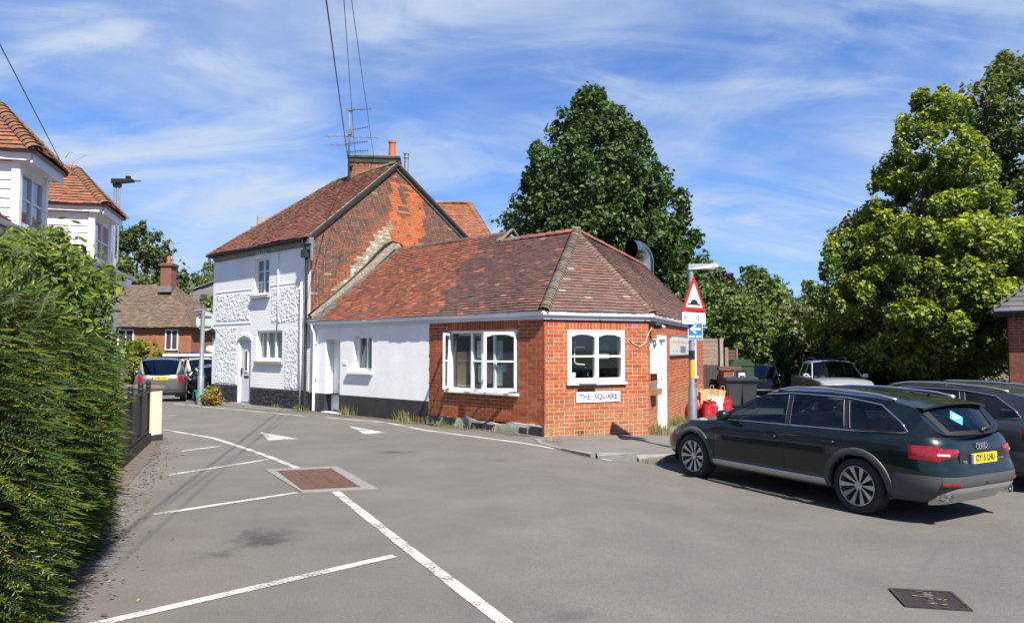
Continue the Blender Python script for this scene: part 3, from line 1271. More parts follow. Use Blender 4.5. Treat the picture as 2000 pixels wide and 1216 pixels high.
# --- chamfer window
window(CF, ch_h[0], ch_h[1], ch_h[2], ch_h[3], .012, LB, lights=2, rows=2, fw=.088, bar=.036, depth=.09, sill=(.03, .05, .05), arch=.05)
b = MB()
CF.box(b, 1.36, 1.72, -.30, -.295, 1.72, 1.86, col=(.05, .05, .055))
CF.box(b, 1.36, 1.72, -.298, -.292, 1.55, 1.66, col=(.30, .30, .32))
CF.box(b, .72, .84, -.25, -.2, 1.16, 1.26, col=(.75, .75, .75))
CF.box(b, .80, .86, -.26, -.22, 1.86, 1.92, col=(.55, .05, .04))
b.build('window_display', 'paper', LB)
b = MB()
b.tube([CF.p(1.12, -.3, 1.80), CF.p(.90, -.3, 1.80), CF.p(.87, -.3, 1.76), CF.p(.87, -.3, 1.48), CF.p(.92, -.3, 1.44), CF.p(1.12, -.3, 1.42)], .014, 8)
b.build('chair_rail', 'paint_white', LB, smooth=True)
b = MB()   # open fanlight stay and the vent flap below the sill
CF.box(b, .78, 1.2, .02, .16, 1.045, 1.075)
b.build('vent_flap', 'upvc', LB)

# --- right face: door, casement, sign board, boxes
b = MB()
RF.box(b, .98, 1.06, -.10, .03, -.16, 2.08)
RF.box(b, 1.92, 2.0, -.10, .03, -.16, 2.08)
RF.box(b, 1.06, 1.92, -.10, .03, 1.99, 2.08)
b.build('door_frame', 'upvc', LB)
b = MB()
RF.box(b, 1.06, 1.92, -.07, -.02, -.14, .86)
RF.box(b, 1.06, 1.16, -.07, -.02, .86, 1.99)
RF.box(b, 1.80, 1.92, -.07, -.02, .86, 1.99)
RF.box(b, 1.16, 1.80, -.07, -.02, 1.90, 1.99)
RF.box(b, 1.16, 1.80, -.07, -.02, 1.06, 1.12)
o = b.build('door', 'upvc', LB)
b = MB()
b.quad(RF.p(1.16, -.05, .86), RF.p(1.80, -.05, .86), RF.p(1.80, -.05, 1.9), RF.p(1.16, -.05, 1.9))
b.build('pane', 'glass', o)
b = MB()
RF.box(b, 1.2, 1.55, -.02, .0, .74, .82)
b.build('letter_flap', 'iron_black', o)
window(RF, rw_h[0], rw_h[1], rw_h[2], rw_h[3], .05, LB, lights=1, fw=.10, depth=.12, sill=(.03, .05, .03))
window(RF, rw2_h[0], rw2_h[1], rw2_h[2], rw2_h[3], .02, LB, lights=2, fw=.09, depth=.1, sill=(.03, .06, .04))
# back walls and floor closing the rooms
b = MB()
fl = [FF.p(8.8, -.2, -.2), FF.p(0, -.2, -.2), CF.p(CL, -.2, -.2), RF.p(RL, -.2, -.2), RF.p(RL, -4.1, -.2), FF.p(2.2, -6, -.2), FF.p(8.8, -6, -.2)]
b.add(fl, [tuple(range(7))])
for i in range(3, 7):
    p, q = fl[i], fl[(i + 1) % 7]
    b.quad(p, q, q + np.array((0, 0, 2.62)), p + np.array((0, 0, 2.62)))
b.build('rear_wall', 'room_wall', LB)
# gable at the end of the right wing
b = MB()

# --- roof
EZ = 2.535
on = .095
_, mv = sweep(path, [(0, 0), (1, 0), (1, 1)])
eL = np.array((*(np.array(FF.p(8.83, 0, 0)[:2]) + FF.N[:2] * on), EZ))
eC = np.array((*(np.array(Cc) + mv[1] * on), EZ))
eD = np.array((*(np.array(Dd) + mv[2] * on), EZ))
eE = np.array((*(np.array(RF.p(RL + .25, on, 0)[:2])), EZ))
APEX = FF.p(1.23, -2.66, 4.64)
RIDL = FF.p(8.83, -2.66, 4.64)
fs = (4.64 - EZ) / (2.66 + on)
RIDL2 = FF.p(8.83, -3.02, 4.64 + fs * .36)
RIDM2 = FF.p(3.75, -3.02, 4.64 + fs * .36)
RIDM = FF.p(3.75, -2.66, 4.64)
dist = float(np.dot(eD - APEX, RF.N))
rr = RF.U
RIDQ = APEX + rr * (np.dot(eE - APEX, rr) - .0)


def low_col(a, s):
    # a from the party wall; the older orange tiles stop near the middle of the slope
    edge = 5.2 - .26 * s + .25 * math.sin(s * 5)
    if a < edge + random.uniform(-.12, .12):
        c = random.choice([(.23, .072, .038), (.27, .082, .040), (.19, .064, .040), (.30, .10, .048), (.165, .062, .044)])
        if random.random() < .08:
            c = (.36, .13, .055)
        if a < .55 - s * .06 and random.random() < .8:
            c = (.20, .17, .155)
    else:
        c = random.choice([(.125, .060, .048), (.150, .068, .052), (.105, .055, .046), (.135, .070, .058)])
        if random.random() < .04:
            c = (.33, .12, .055)
        if random.random() < .012:
            c = (.26, .22, .18)
    return jit(c, .11)


def brown_col(a, s):
    c = random.choice([(.150, .078, .060), (.17, .085, .066), (.125, .070, .058), (.16, .09, .075)])
    q = random.random()
    if q < .04:
        c = (.22, .08, .06)
    elif q < .065:
        c = (.26, .22, .185)
    return jit(c, .16)


front_poly = [eL, eC, APEX, RIDL]
upper_poly = [RIDL, RIDM, RIDM2, RIDL2]
cham_poly = [eC, eD, APEX]
right_poly = [eD, eE, RIDQ, APEX]
tl = tiles([eL, eC, APEX, RIDL], low_col)
tl += [(p, c) for p, c in tiles([RIDL, RIDM, RIDM2, RIDL2], lambda a, s: low_col(a, s + 3.5))]
tl += tiles(cham_poly, brown_col)
tl += tiles(right_poly, brown_col)
emit_pieces(tl, 'roof_tile', 'roof_tiling', 'tile', LB, 300)
bk2 = RIDQ - RF.N * 2.2 + np.array((0, 0, -2.1))
deck('roof_deck', [front_poly, upper_poly, cham_poly, right_poly,
                   [FF.p(2.0, -6, 2.4), FF.p(8.83, -6, 2.4), RIDL2, RIDM2],
                   [APEX, RIDQ, bk2, APEX - RF.N * 2.2 + rr * 2.2 + np.array((0, 0, -2.1))],
                   [APEX, RIDM, FF.p(3.75, -6, 2.4), FF.p(1.0, -6, 2.4)]], 'lead', LB, -.02)
# gable triangles: end of the right wing, and the step in the front ridge
b = MB()
b.add([RF.p(RL, 0, 2.4), RF.p(RL, 0, EZ), RIDQ - rr * .25 - np.array((0, 0, .05)), RF.p(RL, -4.1, 2.4)], [(0, 1, 2, 3)])
b.build('end_gable', 'brick_red', LB)
sv = FF.U * -.02
for nn, dz in ((1, 0),):
    b = MB()
    t0, t1, t2 = FF.p(3.74, -2.60, 4.60), FF.p(3.74, -3.02, 4.64 + fs * .36 + .01), FF.p(3.74, -3.5, 4.56)
    b.add([t0, t1, t2], [(0, 1, 2)], col=(.33, .12, .07))
    b.build('ridge_gable', 'brick_old', LB)
    b = MB()
    b.tube([FF.p(3.70, -2.55, 4.63), FF.p(3.70, -3.0, 4.99), FF.p(3.70, -3.06, 4.99), FF.p(3.70, -3.55, 4.60)], [.035, .04, .04, .03], 6)
    b.build('verge_mortar', 'lichen_mortar', LB)


def hipc(t):
    return jit(random.choice([(.155, .125, .095), (.19, .15, .11), (.13, .10, .08), (.17, .12, .085)]), .15)


def ridc(t):
    return jit(random.choice([(.30, .085, .05), (.26, .08, .055), (.22, .08, .06)]), .2)


cap_tiles('hip_tile', eC + np.array((0, 0, .01)), APEX, .115, .098, hipc, LB, lift=-.015)
cap_tiles('hip_tile', eD + np.array((0, 0, .01)), APEX, .115, .098, lambda t: jit(random.choice([(.19, .115, .08), (.16, .095, .07), (.21, .14, .10)]), .15), LB, lift=-.035)
cap_tiles('ridge_tile', RIDM + FF.U * .1, APEX, .11, .30, lambda t: ridc(t) if t > .3 and t < .95 else jit((.15, .10, .09), .2), LB, lift=-.02, overlap=1.02)
cap_tiles('ridge_tile', RIDQ, APEX, .11, .30, ridc, LB, lift=-.02, overlap=1.02)
cap_tiles('ridge_tile', RIDL2, RIDM2, .10, .30, lambda t: jit((.13, .085, .07), .25), LB, lift=-.03, overlap=1.02)
b = MB()
for k in range(9):
    t = random.uniform(0, 6.28)
    rr_ = random.uniform(.02, .10)
    c0 = APEX + np.array((math.cos(t) * rr_, math.sin(t) * rr_, .05 + .03 * random.random()))
    b.lathe([(.001, .05), (.045, .03), (.055, 0), (.04, -.05)], 8, 'z', c0)
b.build('apex_mortar', 'lichen_mortar', LB, smooth=True)
# verge against the cottage: mortar fillet, and a lead-grey cable running over it
vp = [FF.p(8.80, .05, 2.62), FF.p(8.80, -1.0, 2.62 + 1.05 * .78), FF.p(8.80, -2.2, 2.62 + 2.25 * .80), FF.p(8.80, -2.85, 4.98), FF.p(8.78, -3.1, 5.02)]
b = MB()
rows = []
for p in vp:
    rows.append([p + FF.U * .10 + np.array((0, 0, .10)), p + FF.U * .03 + np.array((0, 0, .13)), p - FF.U * .10 + np.array((0, 0, .10)), p - FF.U * .14 + np.array((0, 0, .04)), p - FF.U * .17 + np.array((0, 0, -.08))])
b.grid(rows)
b.build('verge_mortar', 'lichen_mortar', LB, smooth=True, angle=60)
b = MB()
cp = [FF.p(8.80, .10, 2.72), FF.p(8.80, -.5, 3.18), FF.p(8.80, -1.2, 3.74), FF.p(8.80, -1.9, 4.36), FF.p(8.80, -2.3, 4.78), FF.p(8.80, -2.6, 5.04), FF.p(8.80, -2.9, 5.18), FF.p(8.78, -3.2, 5.12), FF.p(8.76, -3.45, 4.9)]
b.tube([p + FF.U * -.03 for p in cp], .028, 8)
b.build('verge_cable', 'iron_black', LB, smooth=True)

# steel kitchen flue with a lobster-back elbow behind the ridge
fx, fy = 4.75, 26.0
dirv = np.array((-.83, -.56, 0.))
pts = [np.array((fx, fy, 2.6)), np.array((fx, fy, 4.55)), np.array((fx, fy, 4.85))]
for k in range(1, 7):
    t = math.radians(100) * k / 6
    pts.append(np.array((fx, fy, 4.85)) + dirv * .44 * (1 - math.cos(t)) + np.array((0, 0, .44 * math.sin(t))))
pts.append(pts[-1] + (pts[-1] - pts[-2]) * .8)
b = MB()
b.tube(pts, .34, 20, cap=False)
b.tube(pts, .33, 20, m=1, cap=False)
fl_ = b.build('flue', ['steel', 'iron_black'], LB, smooth=True, angle=30)
b = MB()
for k in range(2, 9):
    d = pts[k] - pts[k - 1]
    d /= np.linalg.norm(d)
    b.tube([pts[k] - d * .012, pts[k] + d * .012], .352, 20, cap=False)
b.build('flue_seam', 'steel', fl_, smooth=True)

# floodlight and camera on the corner, with a loose cable
fl_o = empty('floodlight', tuple(RF.p(.05, .1, 2.3)), 0, 'black floodlight and white camera fixed under the gutter corner', 'floodlight')
b = MB()
RF.box(b, -.02, .10, .02, .16, 2.24, 2.36)
RF.box(b, .0, .16, .10, .26, 2.20, 2.32)
b.lathe([(.0, -.07), (.05, -.06), (.055, .05), (.0, .06)], 12, 'x', RF.p(.0, .2, 2.28))
b.build('lamp_head', 'iron_black', fl_o)
b = MB()
b.tube([RF.p(.15, .2, 2.29), RF.p(.42, .26, 2.24)], [.045, .03], 10)
b.build('camera_head', 'upvc', fl_o, smooth=True, angle=40)
b = MB()
cpts = [RF.p(-.0, .1, 2.28), CF.p(CL - .02, .02, 2.1), CF.p(CL - .12, .015, 1.88), CF.p(CL - .25, .012, 1.80), CF.p(CL - .42, .012, 1.88), CF.p(CL - .52, .012, 1.97)]
b.tube(cpts, .009, 6)
tag(b.build('loose_cable', 'render_cream'), 'thin cream cable looping across the brick below the floodlight', 'cable')
# street nameplate
sn = empty('street_nameplate', tuple(CF.p(1.27, 0, .64)), 0, 'white street nameplate reading THE SQUARE on the brick corner', 'street sign')
b = MB()
CF.box(b, .74, 1.80, .0, .022, .645, .865)
b.build('plate', 'paint_white', sn)
b = MB()
CF.box(b, .73, 1.81, .0, .012, .635, .875)
b.build('plate_edge', 'lead', sn)
mat('sign_ink', (.05, .055, .065), rough=.6)
text_mesh('THE  SQUARE', .150, 'lettering', 'sign_ink', sn, basis(CF.p(1.27, .024, .757), CF.U, (0, 0, 1), CF.N), sx=1.02, bold=.004)
# menu board on the side wall
sb = empty('menu_board', tuple(RF.p(4.2, 0, 1.6)), 0, 'weathered silver grey takeaway board with faded red lettering on side wall', 'sign')
mat('board_face', (.44, .46, .45), rough=.45, noise=(4, .85, 1.08))
mat('faded_red', (.45, .16, .15), rough=.6)
b = MB()
RF.box(b, 2.62, 5.75, .0, .05, 1.60, 2.10)
b.build('board', 'board_face', sb)
b = MB()
RF.box(b, 2.60, 5.77, .0, .056, 2.085, 2.115)
RF.box(b, 2.60, 5.77, .0, .056, 1.585, 1.615)
b.build('board_frame', 'galv', sb)
b = MB()
for k in range(13):
    a = 2.8 + k * .21
    h_ = random.uniform(.05, .10)
    RF.box(b, a, a + .06, .05, .053, 1.92, 1.92 + h_)
    RF.box(b, a + .06, a + .12, .05, .053, 1.92, 1.95)
    if k % 3 != 1:
        RF.box(b, a, a + .12, .05, .053, 1.68, 1.70 + h_ * .5)
tag(b.build('faded_print', 'faded_red', sb), kind='stuff')
b = MB()
RF.box(b, 4.0, 4.9, .05, .054, 1.66, 1.84)
b.build('phone_panel', 'lead', sb)
# letter box / ash tray on wall
wb = empty('wall_box', tuple(RF.p(.3, 0, .75)), 0, 'small tan wooden box on the brick beside the white door', 'box')
b = MB()
RF.box(b, .08, .62, .0, .16, .74, .88, col=(.36, .20, .09))
b.build('body', 'wood_grey', wb)
b = MB()
RF.box(b, .12, .40, .0, .10, .88, 1.02)
b.build('holder', 'galv', wb)
# ================================================================== tall cottage (white front, brick gable)
Bb = (-5.77, 20.86)
GF = Frame(tuple(FF.p(8.83, 0, 0)[:2]), (.68, .733), (.733, -.68))
CO = empty('cottage', tuple(FF.p(12, -.1, -.05)), 0, 'two storey white painted brick and flint cottage with old red tile roof and brick gable', 'house')


def painted_brick():
    m = mat('painted_brick', (.82, .82, .82), rough=.8)
    t = m.node_tree
    L = t.links.new
    bs = t.nodes['Principled BSDF']
    tcn = t.nodes.new('ShaderNodeTexCoord')
    dt = t.nodes.new('ShaderNodeVectorMath')
    dt.operation = 'DOT_PRODUCT'
    dt.inputs[1].default_value = (-.733, .68, 0)
    L(tcn.outputs['Object'], dt.inputs[0])
    sp = t.nodes.new('ShaderNodeSeparateXYZ')
    L(tcn.outputs['Object'], sp.inputs[0])
    cb = t.nodes.new('ShaderNodeCombineXYZ')
    L(dt.outputs['Value'], cb.inputs[0])
    L(sp.outputs[2], cb.inputs[1])
    br = t.nodes.new('ShaderNodeTexBrick')
    br.inputs['Scale'].default_value = 1
    br.inputs['Brick Width'].default_value = .235
    br.inputs['Row Height'].default_value = .078
    br.inputs['Mortar Size'].default_value = .012
    br.inputs['Mortar Smooth'].default_value = .6
    br.inputs['Color1'].default_value = (1, 1, 1, 1)
    br.inputs['Color2'].default_value = (.75, .75, .75, 1)
    br.inputs['Mortar'].default_value = (0, 0, 0, 1)
    L(cb.outputs[0], br.inputs['Vector'])
    nz = t.nodes.new('ShaderNodeTexNoise')
    nz.inputs['Scale'].default_value = 18
    nz.inputs['Detail'].default_value = 4
    L(tcn.outputs['Object'], nz.inputs['Vector'])
    mx = t.nodes.new('ShaderNodeMix')
    mx.data_type = 'RGBA'
    mx.inputs['Factor'].default_value = .4
    L(br.outputs['Color'], mx.inputs['A'])
    L(nz.outputs['Fac'], mx.inputs['B'])
    bp = t.nodes.new('ShaderNodeBump')
    bp.inputs['Strength'].default_value = .55
    bp.inputs['Distance'].default_value = .014
    L(mx.outputs['Result'], bp.inputs['Height'])
    L(bp.outputs['Normal'], bs.inputs['Normal'])
    n2 = t.nodes.new('ShaderNodeTexNoise')
    n2.inputs['Scale'].default_value = 1.3
    L(tcn.outputs['Object'], n2.inputs['Vector'])
    r = t.nodes.new('ShaderNodeMapRange')
    r.inputs['From Min'].default_value = .3
    r.inputs['From Max'].default_value = .7
    r.inputs['To Min'].default_value = .92
    r.inputs['To Max'].default_value = 1.03
    L(n2.outputs['Fac'], r.inputs['Value'])
    m2 = t.nodes.new('ShaderNodeMix')
    m2.data_type = 'RGBA'
    m2.blend_type = 'MULTIPLY'
    m2.inputs['Factor'].default_value = 1
    m2.inputs['A'].default_value = (.82, .82, .82, 1)
    L(r.outputs[0], m2.inputs['B'])
    L(m2.outputs['Result'], bs.inputs['Base Color'])


painted_brick()
AL = 15.0
uw = (11.2, 12.13, 3.47, 4.62)
lw_ = (10.35, 11.9, 1.43, 2.33)
dw = (12.27, 13.08, -.2, 2.06)
wall_panel(FF, 8.86, AL, -.25, 4.9, [uw, lw_, dw], .3, n0=.0).build('front_wall', 'painted_brick', CO)


def flint(a0, a1, z0, z1, n0, matname, size=.05, h=.017, res=.018, name='flint_panel'):
    na, nz_ = int((a1 - a0) / res), int((z1 - z0) / res)
    A_, Z_ = np.meshgrid(np.linspace(a0, a1, na), np.linspace(z0, z1, nz_), indexing='ij')
    n = int((a1 - a0) * (z1 - z0) / (size * size * 1.15))
    cx_, cz_ = R.uniform(a0, a1, n), R.uniform(z0, z1, n)
    hh = R.uniform(.45, 1.15, n)
    rad = size * R.uniform(.6, 1.05, n)
    H = np.zeros_like(A_)
    for i in range(n):
        d2 = ((A_ - cx_[i]) / 1.15) ** 2 + (Z_ - cz_[i]) ** 2
        q = np.sqrt(np.maximum(0, 1 - d2 / rad[i] ** 2)) ** .6 * hh[i]
        H = np.maximum(H, q)
    H = H * h + R.normal(0, .0022, H.shape)
    ed = np.minimum(np.minimum(A_ - a0, a1 - A_), np.minimum(Z_ - z0, z1 - Z_))
    H *= np.clip(ed / .03, 0, 1)
    P = FF.O + A_[..., None] * FF.U + (n0 - .008 + H)[..., None] * FF.N + Z_[..., None] * np.array((0, 0, 1.))
    k, m = A_.shape
    i, j = np.meshgrid(np.arange(k - 1), np.arange(m - 1), indexing='ij')
    F = np.stack([i * m + j, i * m + j + 1, (i + 1) * m + j + 1, (i + 1) * m + j], -1).reshape(-1, 4)
    return np_mesh(name, P.reshape(-1, 3), F, None, matname, CO, smooth=True)


for q in ((12.4, 14.75, 2.68, 3.62), (9.0, 11.05, 2.55, 3.65), (13.2, 14.75, .6, 2.5), (9.1, 10.2, .58, 2.4)):
    flint(*q, .004, 'render_white')
for q in ((8.85, 12.22, -.2, .55), (13.12, 14.98, -.25, .58)):
    b = MB()
    FF.box(b, q[0], q[1], -.1, .03, q[2], q[3])
    b.build('black_plinth', 'paint_black', CO)
    flint(q[0] + .01, q[1] - .01, q[2], q[3] - .01, .034, 'paint_black', h=.025, name='flint_plinth')
for (z, a0, a1) in ((3.66, 12.3, 14.8), (2.58, 12.3, 14.9), (3.70, 8.95, 11.1)):
    b = MB()
    FF.box(b, a0, a1, .0, .010, z, z + .035)
    b.build('string_course', 'painted_brick', CO)
# cottage windows
window(FF, uw[0], uw[1], uw[2], uw[3], -.10, CO, lights=2, rows=3, fw=.06, bar=.028, depth=.07)
b = MB()
FF.box(b, 11.12, 12.28, -.12, .09, 3.36, 3.46)
b.build('brick_sill', 'brick_old', CO)
window(FF, lw_[0], lw_[1], lw_[2], lw_[3], -.08, CO, lights=3, rows=1, fw=.065, depth=.07, sill=(.03, .06, .04))
b = MB()
FF.box(b, 10.28, 11.98, -.05, .06, 1.29, 1.38)
b.build('stone_sill', 'stone', CO)
b = MB()
for k in range(26):
    a = 10.42 + k * .055
    FF.box(b, a, a + .045, -.20, -.19 + .012 * (k % 2), 1.48, 2.28, col=(.55, .55, .53))
b.build('net_curtain', 'paper', CO)
# arched heads over upper window and door
for (a0, a1, zc, rise) in ((11.15, 12.18, 4.58, .17), (12.22, 13.12, 2.04, .14)):
    b = MB()
    K = 12
    for i in range(K):
        t0, t1 = i / K, (i + 1) / K
        x0, x1 = a0 + (a1 - a0) * t0, a0 + (a1 - a0) * t1
        y0, y1 = zc + rise * (1 - (2 * t0 - 1) ** 2), zc + rise * (1 - (2 * t1 - 1) ** 2)
        b.box8([FF.p(x0, -.03, y0), FF.p(x1, -.03, y1), FF.p(x1, .03, y1), FF.p(x0, .03, y0),
                FF.p(x0, -.03, y0 + .10), FF.p(x1, -.03, y1 + .10), FF.p(x1, .03, y1 + .10), FF.p(x0, .03, y0 + .10)])
    b.build('arch', 'painted_brick', CO)
# cottage door
b = MB()
FF.box(b, 12.32, 13.03, -.12, -.07, .06, 2.03)
d_ = b.build('door', 'paint_grey', CO)
b = MB()
FF.box(b, 12.57, 12.78, -.075, -.055, 1.02, 1.75)
b.build('glazing_frame', 'paint_white', d_)
b = MB()
FF.box(b, 12.62, 12.73, -.06, -.052, 1.07, 1.70)
b.build('pane', 'dark_room', d_)
b = MB()
FF.box(b, 12.52, 12.82, -.07, -.06, .84, .90)
FF.box(b, 12.94, 12.98, -.07, -.03, .95, 1.15)
b.build('letter_flap', 'iron_black', d_)
b = MB()
FF.box(b, 12.27, 12.32, -.14, -.03, .0, 2.06)
FF.box(b, 13.03, 13.08, -.14, -.03, .0, 2.06)
FF.box(b, 12.32, 13.03, -.14, -.03, 2.03, 2.06)
b.build('door_frame', 'paint_grey', CO)
b = MB()
FF.box(b, 12.15, 13.3, -.1, .32, -.3, .03)
FF.box(b, 12.2, 14.0, .0, .45, -.3, .0)
b.build('doorstep', 'concrete', CO)
b = MB()
FF.lat = None
c0 = FF.p(14.82, .08, 2.30)
b.lathe([(.001, .16), (.07, .13), (.085, .04), (.06, -.03), (.03, -.05)], 12, 'z', c0)
FF.box(b, 14.78, 14.86, .0, .05, 2.12, 2.34)
b.build('wall_lamp', 'iron_black', CO, smooth=True, angle=40)
b = MB()
b.lathe([(.001, .0), (.10, .03), (.13, .06)], 14, 'y', FF.p(15.03, .1, 1.75))
b.build('satellite_dish', 'paint_white', CO, smooth=True)

b = MB()
pr = [FF.p(8.95, -.32, -.1), FF.p(14.9, -.32, -.1), FF.p(14.9, -3.2, -.1), FF.p(8.95, -3.2, -.1)]
for i in range(4):
    p, q = pr[i], pr[(i + 1) % 4]
    if i:
        b.quad(p, q, q + np.array((0, 0, 4.9)), p + np.array((0, 0, 4.9)))
b.add([p + np.array((0, 0, 4.88)) for p in pr], [(0, 1, 2, 3)])
b.add([p + np.array((0, 0, 2.6)) for p in pr], [(0, 1, 2, 3)])
b.build('inner_walls', 'room_wall', CO)

# --- gable and its brickwork
Wg = 7.0


def glim(z):
    lo = 0. if z < 4.95 else (z - 4.95) / (7.66 - 4.95) * 3.04
    hi = Wg if z < 5.05 else 3.04 + (7.66 - z) / (7.66 - 5.05) * (Wg - 3.04)
    return lo + .02, hi - .02


b = MB()
for n in (-.008, -.25):
    b.add([GF.p(0, n, -.2), GF.p(Wg, n, -.2), GF.p(Wg, n, 5.05), GF.p(3.04, n, 7.66), GF.p(0, n, 4.95)], [(0, 1, 2, 3, 4)])
b.build('gable_wall', 'mortar_old', CO)


def gcol(a, z):
    if 2.88 < a < 4.25 and z < 7.1:
        c = random.choice([(.62, .16, .045), (.68, .18, .05), (.56, .14, .042)])
        if (3.22 < a < 3.55 and z > 6.0 and random.random() < .8) or random.random() < .06:
            c = random.choice([(.20, .085, .055), (.15, .10, .09)])
        return jit(c, .12)
    zl = 2.75 + a * 1.22
    if a < 2.88 and z < zl - .28 + .1 * math.sin(a * 9):
        return jit(random.choice([(.46, .40, .28), (.52, .47, .36), (.38, .30, .19), (.42, .34, .2)]), .2)
    if a < 2.88 and z < zl + .12:
        return jit(random.choice([(.34, .10, .045), (.38, .13, .06), (.28, .09, .05)]), .15)
    c = random.choice([(.19, .078, .052), (.24, .09, .055), (.15, .08, .062), (.30, .105, .058), (.14, .10, .088)])
    if random.random() < .012:
        c = (.36, .30, .24)
    return jit(c, .18)


gb = bricks(GF, 0, Wg, 2.6, 7.64, [], gcol, L=.225, hc=.074, gap=.012, lim=glim)
gb = [g for g in gb if g[0][:, 2].mean() > 2.6 + .0]
emit_pieces(gb, 'brick', 'brickwork', 'brick_old', CO, 300)
# lumps of chalk and flint where the old roof line was stripped
b = MB()
for k in range(170):
    a = random.uniform(.12, 2.82)
    zl = 2.75 + a * 1.22 - .36
    z = random.uniform(max(2.75, zl - 1.2), zl)
    if z < 2.62 + a * .8 + .15:
        continue
    s_ = random.uniform(.04, .10)
    c = jit(random.choice([(.55, .52, .44), (.48, .42, .30), (.42, .33, .20), (.60, .58, .52)]), .2)
    rows = []
    for q in range(6):
        t = q / 6 * 6.283
        rows.append(GF.p(a + s_ * math.cos(t) * random.uniform(.8, 1.2), .006, z + s_ * .7 * math.sin(t) * random.uniform(.8, 1.2)))
    ct = GF.p(a, .006 + s_ * .3, z)
    b.add(rows + [ct], [(i, (i + 1) % 6, 6) for i in range(6)], col=c)
tag(b.build('flint_infill', 'brick_old', CO, smooth=True), kind='stuff')

# --- roof
EV = 5.0
ceR = FF.p(8.72, .16, EV)
ceL = FF.p(15.2, .16, EV)
RZ = 7.74
rdR = FF.p(8.72, -3.04, RZ)
rdL = FF.p(12.35, -3.04, RZ - .08)
ebL = FF.p(15.2, -7.1, EV)
ebR = FF.p(8.72, -7.1, 5.1)


def cot_col(a, s):
    c = random.choice([(.23, .075, .042), (.19, .068, .045), (.27, .085, .045), (.16, .066, .05), (.21, .085, .058)])
    if random.random() < .04:
        c = (.36, .14, .07)
    if s > 3.7 and random.random() < .35:
        c = (.20, .17, .07)
    return jit(c, .18)


emit_pieces(tiles([ceL, ceR, rdR, rdL], cot_col, rough=1.6), 'roof_tile', 'roof_tiling', 'tile', CO, 300)
deck('roof_deck', [[ceL, ceR, rdR, rdL], [ebL, ceL, rdL], [ebR, ebL, rdL, rdR]], 'lead', CO, -.02)
cap_tiles('hip_tile', ceL, rdL, .11, .30, lambda t: jit((.19, .13, .085), .25), CO, lift=-.03, overlap=1.03)
cap_tiles('ridge_tile', rdL, rdR, .11, .32, lambda t: jit(random.choice([(.22, .13, .07), (.20, .16, .07), (.25, .10, .06)]), .2), CO, lift=-.03, overlap=1.03)
# verge: dark barge strip and mortar along both gable slopes
for (p, q) in ((ceR, rdR), (FF.p(8.72, -7.1, 5.1), rdR)):
    d = (q - p) / np.linalg.norm(q - p)
    o_ = GF.N * .02
    b = MB()
    dn = np.array((0, 0, -.10))
    p2 = p - np.array((0, 0, .0))
    b.box8([p2 + dn, q + dn, q + dn + o_, p2 + dn + o_, p2 + dn * .2, q + dn * .2, q + dn * .2 + o_, p2 + dn * .2 + o_])
    b.build('barge_board', 'rust_dark', CO)
    b = MB()
    b.tube([p + d * .05, q - d * .02], .022, 6)
    b.build('verge_mortar', 'lichen_mortar', CO)
    b = MB()
    q2, p3 = q + np.array((0, 0, -.14)), p + np.array((0, 0, -.14))
    b.box8([p3 - GF.N * .13 + dn * .7, q2 - GF.N * .13 + dn * .7, q2 - GF.N * .065 + dn * .7, p3 - GF.N * .065 + dn * .7,
            p3 - GF.N * .13, q2 - GF.N * .13, q2 - GF.N * .065, p3 - GF.N * .065])
    b.build('verge_course', 'stone', CO)
# eaves: corbel course, black gutter, downpipes
b = MB()
FF.box(b, 8.85, 14.98, .0, .05, 4.80, 4.87)
FF.box(b, 8.85, 14.98, .0, .085, 4.87, 4.93)
for k in range(44):
    FF.box(b, 8.9 + k * .138, 8.9 + k * .138 + .07, .0, .045, 4.74, 4.80)
b.build('corbel_course', 'stone', CO)
b = MB()
rows = []
for a in np.linspace(8.75, 15.2, 8):
    rows.append([FF.p(a, .175 + .05 * math.cos(t), 4.985 + .055 * math.sin(t)) for t in np.linspace(math.pi, 2 * math.pi, 8)])
b.grid(rows)
FF.box(b, 8.75, 15.2, .09, .13, 4.89, 4.98)
b.build('gutter', 'plastic_black', CO, smooth=True, angle=50)
b = MB()
b.tube([FF.p(8.98, .18, 4.93), FF.p(8.98, .17, 4.80), FF.p(8.95, .08, 4.55), FF.p(8.93, .08, 4.2), FF.p(8.93, .07, .02)], .042, 10)
FF.box(b, 8.84, 9.05, .03, .20, 4.40, 4.62)
b.build('downpipe', 'plastic_black', CO, smooth=True, angle=40)
b = MB()
b.tube([FF.p(8.70, .05, 4.85), FF.p(8.70, .05, 4.3)], .05, 8)
FF.box(b, 8.66, 8.8, .02, .16, 4.78, 4.96)
b.build('hopper', 'lead', CO)
b = MB()
b.tube([FF.p(9.22, .05, 3.7), FF.p(9.22, .05, .1)], .035, 8)
b.tube([FF.p(10.6, .03, 4.8), FF.p(10.6, .03, 2.4)], .014, 6)
b.build('white_pipe', 'paint_white', CO, smooth=True)
# two cables clipped down the roof slope
b = MB()
for (p, q) in ((FF.p(13.6, .15, 5.06), FF.p(12.0, -2.6, 7.42)), (FF.p(12.2, .15, 5.06), FF.p(11.75, -2.6, 7.42))):
    b.tube([p, (p + q) / 2 + np.array((0, 0, .03)), q], .007, 5)
b.build('roof_cable', 'lichen_mortar', CO)
